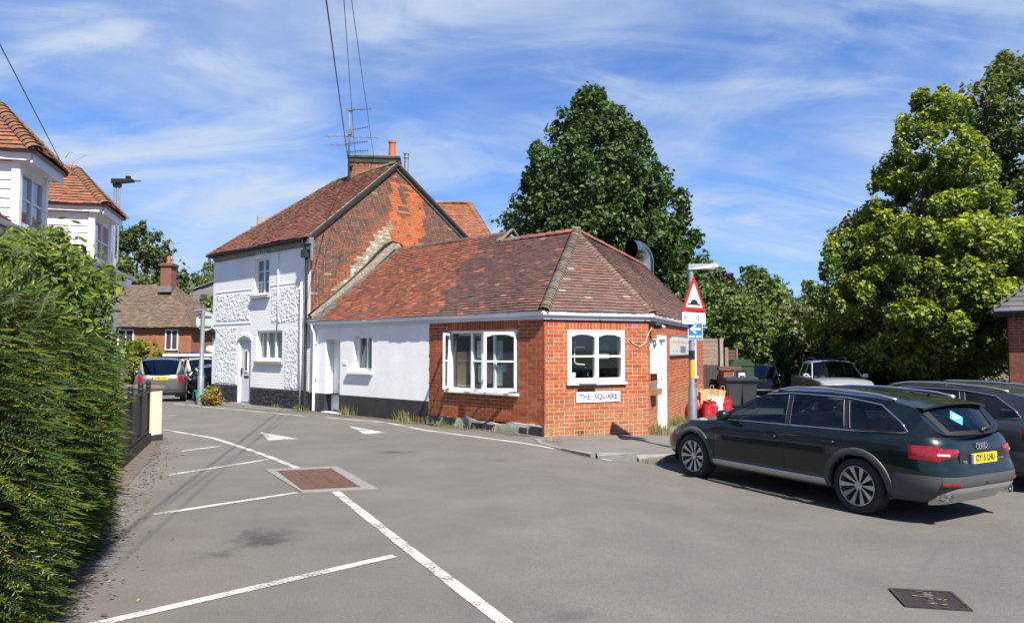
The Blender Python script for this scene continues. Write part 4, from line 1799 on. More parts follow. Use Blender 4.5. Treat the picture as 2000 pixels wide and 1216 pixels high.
# skylight on the hip slope
b = MB()
hp = rdL * .62 + ceL * .38
hs = (ceL - rdL) / np.linalg.norm(ceL - rdL)
hb = -FF.N
b.box8([hp - hs * .62 + hb * .1 + np.array((0, 0, -.05)), hp + hs * .5 + hb * .1 + np.array((0, 0, -.05)), hp + hs * .5 + hb * .7 + np.array((0, 0, -.1)), hp - hs * .62 + hb * .7 + np.array((0, 0, -.1)),
        hp - hs * .62 + hb * .1 + np.array((0, 0, .12)), hp + hs * .5 + hb * .1 + np.array((0, 0, .12)), hp + hs * .5 + hb * .7 + np.array((0, 0, .28)), hp - hs * .62 + hb * .7 + np.array((0, 0, .28))])
o = b.build('skylight', 'lead', CO)
b = MB()
b.quad(hp - hs * .55 + hb * .095 + np.array((0, 0, -.02)), hp + hs * .42 + hb * .095 + np.array((0, 0, -.02)), hp + hs * .42 + hb * .095 + np.array((0, 0, .09)), hp - hs * .55 + hb * .095 + np.array((0, 0, .09)))
b.build('pane', 'glass', o)

# --- chimney stack
KF = Frame((-5.50, 24.35), (1, .10), (.10, -1))
b = MB()
KF.box(b, 0, 1.64, -.8, -.008, 6.6, 8.15)
ch = b.build('chimney', 'mortar_old', CO)


def chc(a, z):
    if z > 8.08:
        return jit((.06, .055, .05), .3)
    return jit(random.choice([(.30, .10, .05), (.36, .15, .075), (.24, .09, .055), (.40, .20, .10), (.16, .09, .07)]), .2)


cb_ = bricks(KF, 0, 1.64, 6.9, 8.10, [], chc, L=.225, hc=.074, gap=.012)
cb_ += bricks(KF, -.03, 1.67, 8.09, 8.24, [], chc, L=.225, hc=.074, gap=.008, n0=.035)
cb_ += bricks(KF, -.06, 1.70, 8.24, 8.32, [], chc, L=.225, hc=.074, gap=.008, n0=.065)
emit_pieces(cb_, 'brick', 'brickwork', 'brick_old', ch, 300)
b = MB()
KF.box(b, -.03, 1.67, -.83, .02, 8.09, 8.235)
KF.box(b, -.06, 1.70, -.86, .05, 8.235, 8.335)
b.build('chimney_cap', 'lead', ch)
b = MB()
b.lathe([(.15, 8.30), (.14, 8.36), (.125, 8.42), (.115, 8.85), (.135, 8.86), (.135, 8.92), (.105, 8.92), (.10, 8.5)], 18, 'z', KF.p(1.40, -.3, 0) * np.array((1, 1, 0)))
b.build('chimney_pot', 'clay_pot', ch, smooth=True, angle=40)
b = MB()
b.lathe([(.075, 7.2), (.075, 8.12), (.095, 8.12), (.095, 8.17), (.08, 8.17), (.08, 8.24), (.10, 8.25), (.10, 8.28), (.0, 8.30)], 12, 'z', (-3.53, 24.0, 0))
b.build('steel_flue', 'galv', CO, smooth=True, angle=40)
b = MB()
b.tube([KF.p(-.02, .06, 7.3), KF.p(-.02, .06, 8.3)], .035, 6)
for z in (7.45, 7.9):
    KF.box(b, -.06, .1, .0, .1, z, z + .06)
b.build('mast_bracket', 'iron_black', ch)
# small far stack poking over the hip
b = MB()
b.cbox((-11.95, 33, 5), (-11.5, 33.4, 7.35))
fs_ = b.build('far_stack', 'brick_old', None)
tag(fs_, 'short brick chimney top showing over the left end of the cottage roof', 'chimney')
for f in fs_.data.attributes['Col'].data:
    f.color = (.3, .12, .07, 1)
b = MB()
b.lathe([(.13, 7.3), (.12, 7.85), (.0, 7.85)], 10, 'z', (-11.62, 33.2, 0))
b.build('pot', 'stone', fs_, smooth=True, angle=40)

# --- television aerials on a mast
AE = empty('tv_aerial', tuple(KF.p(-.02, .06, 8.0)), 0, 'grey mast with several television aerials strapped to the cottage chimney', 'aerial')
mp_ = KF.p(-.02, .06, 0)
b = MB()
b.tube([mp_ + np.array((0, 0, 7.9)), mp_ + np.array((0, 0, 9.95))], .028, 8)
b.build('mast', 'lead', AE, smooth=True)


def yagi(z, d, L, n, w, tilt=0., m='lead'):
    d = np.array((d[0], d[1], tilt), float)
    d /= np.linalg.norm(d)
    p = mp_ + np.array((0, 0, z))
    b = MB()
    b.tube([p - d * .12, p + d * L], .011, 6)
    for i in range(n):
        q = p + d * (L * (i + .6) / n)
        e = np.cross(d, (0, 0, 1))
        e = e / np.linalg.norm(e)
        e = np.array((0, 0, 1.)) if w < 0 else e
        b.tube([q - e * abs(w), q + e * abs(w)], .005, 4)
    b.build('aerial_array', m, AE)


yagi(9.85, (1, .35), .75, 7, -.06, .18, 'iron_black')
yagi(9.15, (1, .3), .66, 8, -.07, .30, 'iron_black')
yagi(8.70, (1, .3), .64, 8, -.07, .22, 'iron_black')
yagi(8.42, (1, .3), .66, 8, -.06, .16, 'iron_black')
yagi(8.95, (-1, .05), .85, 3, .25, .02)
yagi(8.93, (1, -.05), 1.0, 4, .22, -.05)
yagi(8.65, (-1, .05), .7, 3, .2, .02)
b = MB()
b.cbox(tuple(mp_ + np.array((-.05, -.05, 9.0))), tuple(mp_ + np.array((.09, .06, 9.16))))
b.cbox(tuple(mp_ + np.array((-.04, -.05, 9.82))), tuple(mp_ + np.array((.12, .06, 9.93))))
b.build('clamp', 'lead', AE)

# ================================================================== roof of the house behind
HB = empty('house_behind', (-3.0, 28.5, -.3), 0, 'orange tiled hipped roof of a house rising behind the cottage gable', 'house')
h0, h1 = np.array((-5.5, 25.9, 4.7)), np.array((-.15, 25.9, 4.7))
h2, h3 = np.array((-1.72, 28.9, 7.62)), np.array((-5.5, 28.9, 7.62))
hr = np.array((-.15, 31.9, 4.7))
emit_pieces(tiles([h0, h1, h2, h3], lambda a, s: jit(random.choice([(.30, .105, .045), (.33, .12, .05), (.26, .092, .045), (.22, .082, .05)]), .15), gauge=.12, w=.18, rough=1.6),
            'roof_tile', 'roof_tiling', 'tile', HB, 0)
deck('roof', [[h0, h1, h2, h3], [h1, hr, h2], [hr, np.array((-5.5, 31.9, 4.7)), h3, h2]], 'lead', HB, -.02)
cap_tiles('hip_tile', h1, h2, .12, .14, lambda t: jit((.30, .12, .06), .2), HB, lift=-.02)
cap_tiles('ridge_tile', h3, h2, .12, .35, lambda t: jit((.27, .12, .07), .2), HB, lift=-.02, overlap=1.02)
b = MB()
b.cbox((-5.4, 26.1, -.4), (-.4, 31.6, 4.75), col=(.26, .10, .06))
b.build('wall', 'brick_old', HB)

# ================================================================== white house with dormers on the left
WF = Frame((-4.9, 0), (-.3, 1), (1, .3))
WH = empty('dormer_house', tuple(WF.p(14, -1, 0)), 0, 'white rendered house with two boarded dormers and red tile roof behind the hedge', 'house')
b = MB()
a0, a1 = 6.0, 20.9
c = [WF.p(a0, 0, -.1), WF.p(a1, 0, -.1), WF.p(a1, -7, -.1), WF.p(a0, -7, -.1)]
b.box8(c + [p + np.array((0, 0, 3.75)) for p in c])
b.build('wall', 'render_white', WH)
m0 = .78
ez = 3.74
def mz(n):
    return ez + (.18 - n) * m0
wr = [WF.p(a0, .18, ez), WF.p(a1 + .3, .18, ez), WF.p(a1 + .3, -3.5, mz(-3.5)), WF.p(a0, -3.5, mz(-3.5))]
wtile = tiles(wr, lambda a, s: jit(random.choice([(.17, .06, .045), (.21, .072, .045), (.14, .058, .048)]), .15), gauge=.11, w=.17)
def dcol(a, s):
    return jit(random.choice([(.26, .095, .045), (.22, .088, .047), (.19, .09, .052), (.29, .108, .048)]), .18)
emit_list = list(wtile)
deck('roof_deck', [wr, [WF.p(a1 + .3, -7.2, ez), WF.p(a0, -7.2, ez), wr[3], wr[2]]], 'lead', WH, -.02)
b = MB()
b.add([WF.p(a1, 0, 3.6), WF.p(a1, -3.5, mz(-3.5) - .1), WF.p(a1, -7, 3.6)], [(0, 1, 2)])
b.build('end_gable', 'render_white', WH)
# gutter and soffit
b = MB()
rows = []
for a in np.linspace(a0, a1 + .9, 30):
    rows.append([WF.p(a, .27 + .075 * math.cos(t), 3.78 + .07 * math.sin(t)) for t in np.linspace(math.pi, 2 * math.pi, 8)])
b.grid(rows)
b.build('gutter', 'fascia', WH, smooth=True)
b = MB()
WF.box(b, a0, a1 + .9, .10, .18, 3.55, 3.72)
WF.box(b, a0, a1 + .5, .0, .19, 3.50, 3.548)
b.build('fascia_board', 'fascia', WH)
b = MB()
b.tube([WF.p(20.0, .25, 3.72), WF.p(20.0, .25, 3.62), WF.p(20.0, .06, 3.4), WF.p(20.0, .06, .0)], .04, 8)
b.build('downpipe', 'fascia', WH)
wf_tiles = []
for di, (d0, d1) in enumerate(((13.42, 14.92), (18.48, 20.2))):
    dn = -.05
    b = MB()
    # cheek core walls and front
    zt = 5.12
    nb = .18 - (zt - ez) / m0
    for a in (d0 + .02, d1 - .02):
        b.add([WF.p(a, dn, mz(dn) - .1), WF.p(a, dn, zt), WF.p(a, nb, zt)], [(0, 1, 2)])
    wall_ = wall_panel(WF, d0 + .02, d1 - .02, 3.8, zt, [(d0 + .12, d1 - .12, 3.98, 5.0)], .06, n0=dn)
    b.add(wall_.v, wall_.f)
    dm = b.build('dormer', 'paint_white', WH)
    window(WF, d0 + .12, d1 - .12, 3.98, 5.0, dn - .01, dm, lights=2, rows=2, fw=.07, bar=.04, m='fascia')
    # weatherboards on the cheek that faces the road
    nbd = 8
    for k in range(nbd + 1):
        z0 = mz(dn) + .02 + k * .165
        z1 = min(z0 + .165, zt)
        if z1 - z0 < .03:
            continue
        n1 = .18 - (z0 - ez) / m0
        n2 = .18 - (z1 - ez) / m0
        bb = MB()
        P0 = [WF.p(d0 - .034, dn, z0), WF.p(d0 - .034, max(n1, nb), z0), WF.p(d0 - .008, max(n2, nb), z1), WF.p(d0 - .008, dn, z1)]
        P1 = [p + WF.U * .02 for p in P0]
        bb.box8(P0 + P1)
        bb.build('weatherboard', 'paint_white', dm)
    b = MB()
    WF.box(b, d0 - .05, d0 + .10, dn - .10, dn + .03, 3.86, zt)
    b.build('corner_post', 'paint_white', dm)
    b = MB()
    WF.box(b, d1 - .10, d1 + .03, dn - .06, dn + .03, 3.86, zt)
    b.build('corner_post', 'paint_white', dm)
    # eaves boards
    zb = zt
    b = MB()
    WF.box(b, d0 - .16, d0 - .13, -1.75, .20, zb - .02, zb + .16)
    WF.box(b, d1 + .13, d1 + .16, -1.75, .20, zb - .02, zb + .16)
    b.build('eaves_board', 'paint_white', dm)
    b = MB()
    WF.box(b, d0 - .16, d1 + .16, .17, .20, zb - .06, zb + .16)
    WF.box(b, d0 - .13, d1 + .13, -1.7, .17, zb - .01, zb + .02)
    b.build('eaves_board', 'fascia', dm)
    # hipped roof
    am = (d0 + d1) / 2
    ze = zb + .17
    apx = WF.p(am, -.68, 6.36)
    bk_ = WF.p(am, -3.3, 6.36)
    f0, f1 = WF.p(d0 - .24, .27, ze), WF.p(d1 + .24, .27, ze)
    r0, r1 = WF.p(d0 - .24, -2.2, ze), WF.p(d1 + .24, -2.2, ze)
    r0b, r1b = WF.p(d0 - .24, -3.3, ze), WF.p(d1 + .24, -3.3, ze)
    wf_tiles += tiles([f0, f1, apx], dcol, gauge=.12, rough=1.8)
    wf_tiles += tiles([r0b, f0, apx, bk_], dcol, gauge=.12, rough=1.8)
    wf_tiles += tiles([f1, r1b, bk_, apx], dcol, gauge=.12, rough=1.5)
    deck('dormer_deck', [[f0, f1, apx], [r0b, f0, apx, bk_], [f1, r1b, bk_, apx]], 'lead', dm, -.02)
    for q in (f0, f1):
        cap_tiles('hip_tile', q, apx, .12, .12, lambda t: jit(random.choice([(.20, .10, .052), (.18, .09, .05), (.23, .10, .048)]), .12), dm, lift=-.03, flare=.018)
    cap_tiles('ridge_tile', bk_, apx, .12, .3, lambda t: jit((.36, .12, .06), .2), dm, lift=-.01, overlap=1.02)
emit_pieces(wf_tiles + emit_list, 'roof_tile', 'roof_tiling', 'tile', WH, 300,
            vis=lambda c: (c[:, 1] > 9.0))
# lead valley and patch near the gutter end
b = MB()
WF.box(b, 18.5, 19.6, .19, .30, 3.60, 3.74)
b.build('lead_flashing', 'lead', WH)

# ================================================================== far houses on the left
def hip_house(name, label, x0, x1, y0, y1, zb, ze, zr, wall_c, roof_c, hip=2.2, wm='brick_old', cols=None, windows=()):
    o = empty(name, ((x0 + x1) / 2, (y0 + y1) / 2, zb), 0, label, 'house')
    b = MB()
    b.cbox((x0, y0, zb), (x1, y1, ze), col=wall_c)
    b.build('wall', wm, o)
    ym = (y0 + y1) / 2
    e = .3
    p = [np.array(q, float) for q in ((x0 - e, y0 - e, ze), (x1 + e, y0 - e, ze), (x1 + e, y1 + e, ze), (x0 - e, y1 + e, ze))]
    r0, r1 = np.array((x0 + hip, ym, zr)), np.array((x1 - hip, ym, zr))
    deck('roof', [[p[0], p[1], r1, r0], [p[1], p[2], r1], [p[2], p[3], r0, r1], [p[3], p[0], r0]], 'lead', o, -.02)
    emit_pieces(tiles([p[0], p[1], r1, r0], roof_c, gauge=.15, w=.2, rough=2) + tiles([p[1], p[2], r1], roof_c, gauge=.2, w=.26, rough=2), 'roof_tile', 'roof_tiling', 'tile', o, 0)
    for (a0, a1, z0, z1) in windows:
        fr = Frame((a0, y0), (1, 0), (0, -1))
        window(fr, 0, a1 - a0, z0, z1, .07, o, lights=2, fw=.055, depth=.06, m='paint_white', glass='dark_room')
    return o


bh = hip_house('brick_house', 'orange brick house with brown tiled hipped roof and chimney beyond the parked cars', -32.5, -20.3, 46, 52, -.6, 3.15, 6.0, (.36, .15, .07),
               lambda a, s: jit(random.choice([(.135, .088, .058), (.15, .10, .065), (.12, .08, .055), (.17, .125, .085)]), .12), hip=2.4,
               windows=((-24.9, -23.9, 1.7, 3.0), (-21.9, -21.1, 1.7, 3.0), (-23.6, -22.6, -.2, 1.0)))
b = MB()
b.cbox((-23.4, 48.2, 5.5), (-22.7, 49.0, 7.5), col=(.26, .10, .06))
b.cbox((-23.5, 48.1, 7.3), (-22.6, 49.1, 7.45), col=(.22, .09, .06))
cs = b.build('chimney', 'brick_old', bh)
b = MB()
b.lathe([(.14, 7.4), (.12, 7.95), (.0, 7.95)], 10, 'z', (-23.05, 48.6, 0))
b.build('chimney_pot', 'clay_pot', cs, smooth=True, angle=40)
b = MB()
b.cbox((-23.5, 48.1, 5.55), (-22.6, 48.15, 5.95))
b.build('lead_flashing', 'lead', cs)
b = MB()
b.tube([(-22.8, 48.6, 7.4), (-22.8, 48.6, 9.0)], .025, 5)
b.tube([(-23.2, 48.6, 8.8), (-22.3, 48.6, 8.9)], .015, 4)
b.build('aerial', 'galv', cs)
hip_house('slate_house', 'small house with dark brown roof glimpsed between the brick house and the cottage', -20.0, -15.4, 50, 57, -.6, 2.6, 4.8, (.40, .34, .27),
          lambda a, s: jit(random.choice([(.09, .065, .06), (.11, .08, .07)]), .2), hip=.4, wm='brick_old', windows=((-18.3, -17.4, .6, 2.0),))
hill_h = empty('hillside_house', (-39.5, 92, 6.4), 0, 'grey weatherboarded house with pale base high on the wooded hill', 'house')
b = MB()
b.cbox((-40.6, 92, 6.2), (-37.0, 97, 7.2), col=(.6, .58, .54))
b.build('base_wall', 'paper', hill_h)
b = MB()
b.add([(-40.6, 91.9, 7.2), (-37.0, 91.9, 7.2), (-37.0, 91.9, 10.6), (-40.6, 91.9, 9.3)], [(0, 1, 2, 3)], col=(.26, .24, .23))
b.add([(-37.0, 91.9, 7.2), (-36.9, 97, 7.2), (-36.9, 97, 10.6), (-37.0, 91.9, 10.6)], [(0, 1, 2, 3)], col=(.22, .24, .26))
for k in range(9):
    b.cbox((-40.6, 91.82, 7.2 + k * .24), (-37.0, 91.9, 7.41 + k * .24), col=jit((.27, .25, .24), .1))
b.build('boarding', 'wood_grey', hill_h)
b = MB()
b.add([(-40.9, 91.6, 9.25), (-36.8, 91.6, 10.8), (-36.8, 97.2, 10.8), (-40.9, 97.2, 9.25), (-40.9, 91.6, 9.1), (-36.8, 91.6, 10.65), (-36.8, 97.2, 10.65), (-40.9, 97.2, 9.1)], [(0, 1, 2, 3), (4, 5, 6, 7), (0, 1, 5, 4), (1, 2, 6, 5), (2, 3, 7, 6), (3, 0, 4, 7)])
b.build('roof', 'lead', hill_h)
b = MB()
b.cbox((-39.4, 91.75, 7.9), (-38.6, 91.83, 8.7))
b.build('window', 'dark_room', hill_h)
# ================================================================== cars
mat('tyre', (.016, .016, .017), rough=.8, bump=(60, .2, .004))
mat('alloy', (.50, .51, .53), rough=.28, metal=.9)
mat('chrome', (.72, .74, .76), rough=.10, metal=1.0)
mat('trim_black', (.012, .012, .013), rough=.35)
mat('cladding', (.055, .058, .062), rough=.55, noise=(40, .9, 1.1))
mat('skid_silver', (.58, .57, .54), rough=.4, metal=.5)
mat('seat', (.035, .037, .042), rough=.8)
mat('lamp_red', (.20, .003, .006), rough=.14, coat=.7, noise=(30, .7, 1.25))
mat('lamp_clear', (.55, .56, .58), rough=.12, coat=.8, noise=(18, .5, 1.2))
mat('plate_yellow', (.80, .50, .02), rough=.45)
mat('plate_white', (.75, .75, .73), rough=.45)
mat('plate_ink', (.01, .01, .01), rough=.5)
mat('plate_blue', (.02, .10, .42), rough=.45)
mat('sticker_blue', (.03, .38, .75), rough=.4)


def paint(name, col, metal=.25, rough=.32, noise=None):
    return mat(name, col, rough=rough, metal=metal, coat=.8, spec=.25, noise=noise)


mat('frit', (.006, .006, .007), rough=.6, spec=.2)
paint('paint_green_black', (.0020, .0055, .006), .1)
paint('paint_gunmetal', (.030, .033, .038), .4)
paint('paint_silver_beige', (.10, .096, .086), .5)
paint('paint_champagne', (.50, .46, .36), .4)
paint('paint_navy', (.015, .020, .045))
paint('paint_black', (.010, .010, .012)) if False else None
paint('paint_dark_blue', (.012, .014, .022))
paint('paint_silver', (.52, .54, .57), .6)
mat('paint_muddy', (.11, .08, .056), rough=.75, spec=.2, noise=(6, .6, 1.4))
paint('paint_red', (.30, .015, .012), .1)
paint('paint_mint', (.42, .47, .45), .3)
paint('paint_gold', (.46, .30, .06), .3)


class Car:
    def __init__(s, sp):
        s.sp = sp
        s.n_f, s.n_r = sp.get('nf', 5.0), sp.get('nr', 7.0)
        yq = np.linspace(0, .80, 14)
        # contour (rear centre -> side -> front centre) in normalised plan coordinates
        rear = [(-(1 - y ** s.n_r) ** (1 / s.n_r), y) for y in yq]
        q0 = rear[-1][0]
        front = [((1 - y ** s.n_f) ** (1 / s.n_f), y) for y in yq]
        q1 = front[-1][0]
        side = [(q, (1 - abs(q) ** (s.n_r if q < 0 else s.n_f)) ** (1 / (s.n_r if q < 0 else s.n_f))) for q in
                np.r_[np.linspace(q0, -.97, 6)[1:], np.linspace(-.965, .965, 190), np.linspace(.97, q1, 6)[:-1]]]
        c = rear + side + front[::-1]
        s.q = np.array([p[0] for p in c])
        s.yn = np.array([p[1] for p in c])
        s.K = np.r_[0, .04, .10, .16, .22, .28, .34, .41, .48, .55, .62, .69, .76, .83, .89, .94, .98, 1.0]

    def f(s, key, x):
        p = s.sp[key]
        return np.interp(x, [a[0] for a in p], [a[1] for a in p])

    def ztop(s, x):
        p = s.sp['belt']
        return np.interp(x, [a[0] for a in p], [a[1] for a in p])

    def ext(s, k):
        return s.f('xf', k), s.f('xr', k), s.f('wk', k)

    def pt(s, k, m, off=0.):
        xf, xr, w = s.ext(k)
        xm, hf = (xf + xr) / 2, (xf - xr) / 2
        x = xm + hf * s.q[m]
        y = w * s.yn[m]
        zb = s.sp['zb']
        z = zb + (s.ztop(x) - zb) * k
        if off:
            d = np.array((s.q[m] * abs(s.q[m]) ** 5 * (w / hf) * 1.5, s.yn[m] ** 3))
            d /= np.linalg.norm(d) + 1e-9
            x, y = x + d[0] * off, y + d[1] * off
        return np.array((x, y, z))

    def side_y(s, x, z):
        zb = s.sp['zb']
        k = np.clip((z - zb) / (s.ztop(x) - zb), 0, 1)
        xf, xr, w = s.ext(k)
        q = np.clip((x - (xf + xr) / 2) / ((xf - xr) / 2), -.999, .999)
        n = s.n_r if q < 0 else s.n_f
        return w * (1 - abs(q) ** n) ** (1 / n)

    def gy(s, x, z):
        """half width of the glasshouse"""
        zb = s.ztop(x)
        yb = s.side_y(x, zb) - .012
        t = np.clip((z - zb) / (s.sp['roofz'] - zb), 0, 1.2)
        return yb - (yb - s.sp['yroof']) * t ** 1.15

    def index(s, k, x=None, y=None):
        """contour index at level k: rear part by |y|, side by x"""
        xf, xr, w = s.ext(k)
        if y is not None:
            return int(np.argmin(np.abs(s.yn[:14] * w - y)))
        X = (xf + xr) / 2 + (xf - xr) / 2 * s.q
        i = np.arange(len(X))
        ok = (i > 12) & (i < len(X) - 12)
        return int(i[ok][np.argmin(np.abs(X[ok] - x))])


def cdt(outer, holes=(), inner=()):
    vs = [Vector(p) for p in outer]
    ed = [(i, (i + 1) % len(outer)) for i in range(len(outer))]
    for h in holes:
        k = len(vs)
        vs += [Vector(p) for p in h]
        ed += [(k + i, k + (i + 1) % len(h)) for i in range(len(h))]
    vs += [Vector(p) for p in inner]
    V, _, Fc = delaunay_2d_cdt(vs, ed, [], 1, 1e-6)[:3]

    def inside(p, poly):
        r = False
        n = len(poly)
        for i in range(n):
            (x0, y0), (x1, y1) = poly[i], poly[(i + 1) % n]
            if (y0 > p[1]) != (y1 > p[1]) and p[0] < (x1 - x0) * (p[1] - y0) / (y1 - y0) + x0:
                r = not r
        return r
    keep = []
    for f in Fc:
        c = ((V[f[0]].x + V[f[1]].x + V[f[2]].x) / 3, (V[f[0]].y + V[f[1]].y + V[f[2]].y) / 3)
        if inside(c, outer) and not any(inside(c, h) for h in holes):
            keep.append(tuple(f))
    used = sorted({i for f in keep for i in f})
    re_ = {i: n for n, i in enumerate(used)}
    return [(V[i].x, V[i].y) for i in used], [tuple(re_[i] for i in f) for f in keep]


def dens(poly, st=.06):
    out = []
    for i in range(len(poly)):
        a, b_ = np.array(poly[i], float), np.array(poly[(i + 1) % len(poly)], float)
        n = max(1, int(np.linalg.norm(b_ - a) / st))
        out += [tuple(a + (b_ - a) * t / n) for t in range(n)]
    return out


def rounded(poly, r=.04, k=4):
    out = []
    n = len(poly)
    for i in range(n):
        p, a, c = (np.array(poly[j % n], float) for j in (i, i - 1, i + 1))
        da, dc = a - p, c - p
        la, lc = np.linalg.norm(da), np.linalg.norm(dc)
        rr_ = min(r, la * .45, lc * .45)
        s_, e = p + da / la * rr_, p + dc / lc * rr_
        for t in np.linspace(0, 1, k + 1):
            out.append(tuple((1 - t) ** 2 * s_ + 2 * t * (1 - t) * p + t * t * e))
    return out


def wheel(name_parent, x, y, r, w, side, spokes=10, rim=.69, twin=True, dirty=False):
    """tyre with rim as sub-part; side=+1 left"""
    o = r
    b = MB()
    hw = w / 2
    b.lathe([(r * rim, -hw + .02), (r * .80, -hw), (r * .93, -hw + .005), (r * .985, -hw + .035), (r, -hw + .07), (r, hw - .07), (r * .985, hw - .035), (r * .93, hw - .005), (r * .80, hw), (r * rim, hw - .02)], 40, 'y', (x, y, r))
    ty = b.build('wheel', 'tyre', name_parent, smooth=True, world=False, angle=35)
    b = MB()
    s_ = side
    R_ = r * rim
    f_ = hw * s_
    b.lathe([(R_ * 1.005, f_ - s_ * .012), (R_ * 1.0, f_ - s_ * .004), (R_ * .955, f_ - s_ * .002), (R_ * .93, f_ - s_ * .03), (R_ * .91, f_ - s_ * .13)], 40, 'y', (x, y, r))
    b.lathe([(R_ * .24, f_ - s_ * .075), (R_ * .22, f_ - s_ * .035), (R_ * .15, f_ - s_ * .03), (.001, f_ - s_ * .034)], 20, 'y', (x, y, r))
    for k in range(spokes):
        t = 2 * math.pi * k / spokes
        for dt in ((-.10, .10) if twin else (0,)):
            def P(rr, tt, yy):
                return (x + rr * math.cos(tt), y + yy, r + rr * math.sin(tt))
            t0, t1 = t + dt * .9, t + dt * 1.35
            w0, w1 = (.085, .045) if twin else (.155, .14)
            ro, ri = R_ * .95, R_ * .2
            b.box8([P(ri, t0 - w0, f_ - s_ * .09), P(ro, t1 - w1, f_ - s_ * .05), P(ro, t1 + w1, f_ - s_ * .05), P(ri, t0 + w0, f_ - s_ * .09),
                    P(ri, t0 - w0 * .8, f_ - s_ * .045), P(ro, t1 - w1, f_ - s_ * .006), P(ro, t1 + w1, f_ - s_ * .006), P(ri, t0 + w0 * .8, f_ - s_ * .045)])
    b.build('rim', 'alloy', ty, smooth=True, world=False, angle=30)
    b = MB()
    b.lathe([(R_ * .92, f_ - s_ * .12), (.001, f_ - s_ * .12)], 24, 'y', (x, y, r))
    b.build('brake_disc', 'trim_black', ty, world=False)
    return ty


def make_car(name, label, cat, loc, heading, sp, body_m, lower_m=None, group=None, detail=True, interior=True, glass='glass_car', side_m=None):
    """heading: unit vector the car faces. local x forward, y left"""
    hx, hy = heading
    car = empty(name, (loc[0], loc[1], float(gz(*loc))), math.atan2(hy, hx), label, cat, group)
    C = Car(sp)
    lower_m = lower_m or body_m
    K, M = C.K, len(C.q)
    G = np.array([[C.pt(k, m) for m in range(M)] for k in K])
    ax = sp['axles']
    ra = sp['arch']
    rz = sp['wr']
    split = sp.get('split', .16)

    def body(part, lo, hi, m_):
        b = MB()
        for sgn in (1, -1):
            g = G * np.array((1, sgn, 1))
            idx = {}
            vs, fs = [], []
            for i in range(len(K) - 1):
                if not (lo - 1e-6 <= K[i] and K[i + 1] <= hi + 1e-6):
                    continue
                for j in range(M - 1):
                    q = [(i, j), (i, j + 1), (i + 1, j + 1), (i + 1, j)]
                    c = sum(g[a] for a in q) / 4
                    if abs(c[1]) > .5 and any((c[0] - x) ** 2 + (c[2] - rz) ** 2 < (ra - .012) ** 2 for x in ax):
                        continue
                    f = []
                    for a in q:
                        if a not in idx:
                            idx[a] = len(vs)
                            vs.append(g[a])
                        f.append(idx[a])
                    fs.append(f if sgn > 0 else f[::-1])
            b.add(vs, fs)
        return b
    bod = body('body', split, 1.0, body_m)
    # bonnet and rear deck caps
    top = G[-1]
    xc = sp['cowl'][0]
    xb = sp['rbase'][0]
    for cond, crown in ((lambda x: x > xc - .25, sp.get('crown', .045)), (lambda x: x < xb + .03, .0)):
        js = [j for j in range(M) if cond(top[j][0])]
        if len(js) < 2:
            continue
        rows = []
        for j in js:
            x, y, z = top[j]
            dc = min(1., abs(x - G[-1][:, 0].max()) / .5) if crown else 0
            rows.append([(x, yy * y, z + crown * dc * (1 - abs(yy) ** 2.2)) for yy in np.linspace(1, -1, 13)])
        bod.grid(rows)
    bd = bod.build('body', body_m, car, smooth=True, world=False, angle=40)
    if side_m:
        bd.data.materials.append(MATS[side_m])
        for p in bd.data.polygons:
            if abs(p.normal.y) > .75 and p.center.z < sp['belt'][3][1] + .02:
                p.material_index = 1
    body('sill', 0, split, lower_m).build('lower_cladding', lower_m, car, smooth=True, world=False, angle=40)
    # underfloor and wheel wells
    b = MB()
    b.cbox((ax[0] - .45, -.72, sp['zb'] + .03), (ax[1] + .45, .72, sp['zb'] + .12))
    b.cbox((ax[1] + .35, -.55, sp['zb'] + .03), (sp['xf'][1][1] - .2, .55, sp['zb'] + .12))
    b.cbox((sp['xr'][1][1] + .15, -.55, sp['zb'] + .03), (ax[0] - .3, .55, sp['zb'] + .12))
    W_ = sp['wk'][2][1]
    for x in ax:
        for s_ in (1, -1):
            rows = []
            for t in np.linspace(-.25, math.pi + .25, 20):
                px, pz = x + (ra + .015) * math.cos(t), rz + (ra + .015) * math.sin(t)
                rows.append([(px, s_ * (W_ - .40), pz), (px, s_ * (W_ - .035), pz)])
            b.grid(rows)
            b.add([(x + ra * math.cos(t), s_ * (W_ - .40), rz + ra * math.sin(t)) for t in np.linspace(-.25, math.pi + .25, 20)], [tuple(range(20))])
    b.build('underbody', 'trim_black', car, world=False)
    # arch flares
    fw_ = sp.get('flare', .055)
    for x in ax:
        for s_ in (1, -1):
            b = MB()
            rows = []
            for t in np.linspace(-.45, math.pi + .45, 34):
                r0, r1 = ra - .008, ra + fw_
                row = []
                for rr_, dy in ((r0, -.06), (r0, .012), (r0 + fw_ * .3, .020), (r1 - .006, .012), (r1, -.004)):
                    px, pz = x + rr_ * math.cos(t), max(rz + rr_ * math.sin(t), sp['zb'] + .02)
                    row.append((px, s_ * (C.side_y(px, pz) + dy), pz))
                if rz + r0 * math.sin(t) > sp['zb'] - .02:
                    rows.append(row)
            b.grid(rows)
            b.build('wheel_arch', sp.get('flare_m', lower_m), car, smooth=True, world=False, angle=50)
    for x in ax:
        for s_ in (1, -1):
            wheel(car, x, s_ * (W_ - .125), rz, sp.get('ww', .225), s_, sp.get('spokes', 10), sp.get('rim', .70), sp.get('twin', True))
    # ------------- glasshouse
    roofz = sp['roofz']
    rp = sp['roof']              # roof edge line, front to back (x, z)
    (cx0, cz0), (rx0, rz0) = sp['cowl'], sp['rbase']
    xs_ = [p[0] for p in rp][::-1]
    zs_ = [p[1] for p in rp][::-1]

    def redge(x):
        return np.interp(x, xs_, zs_)
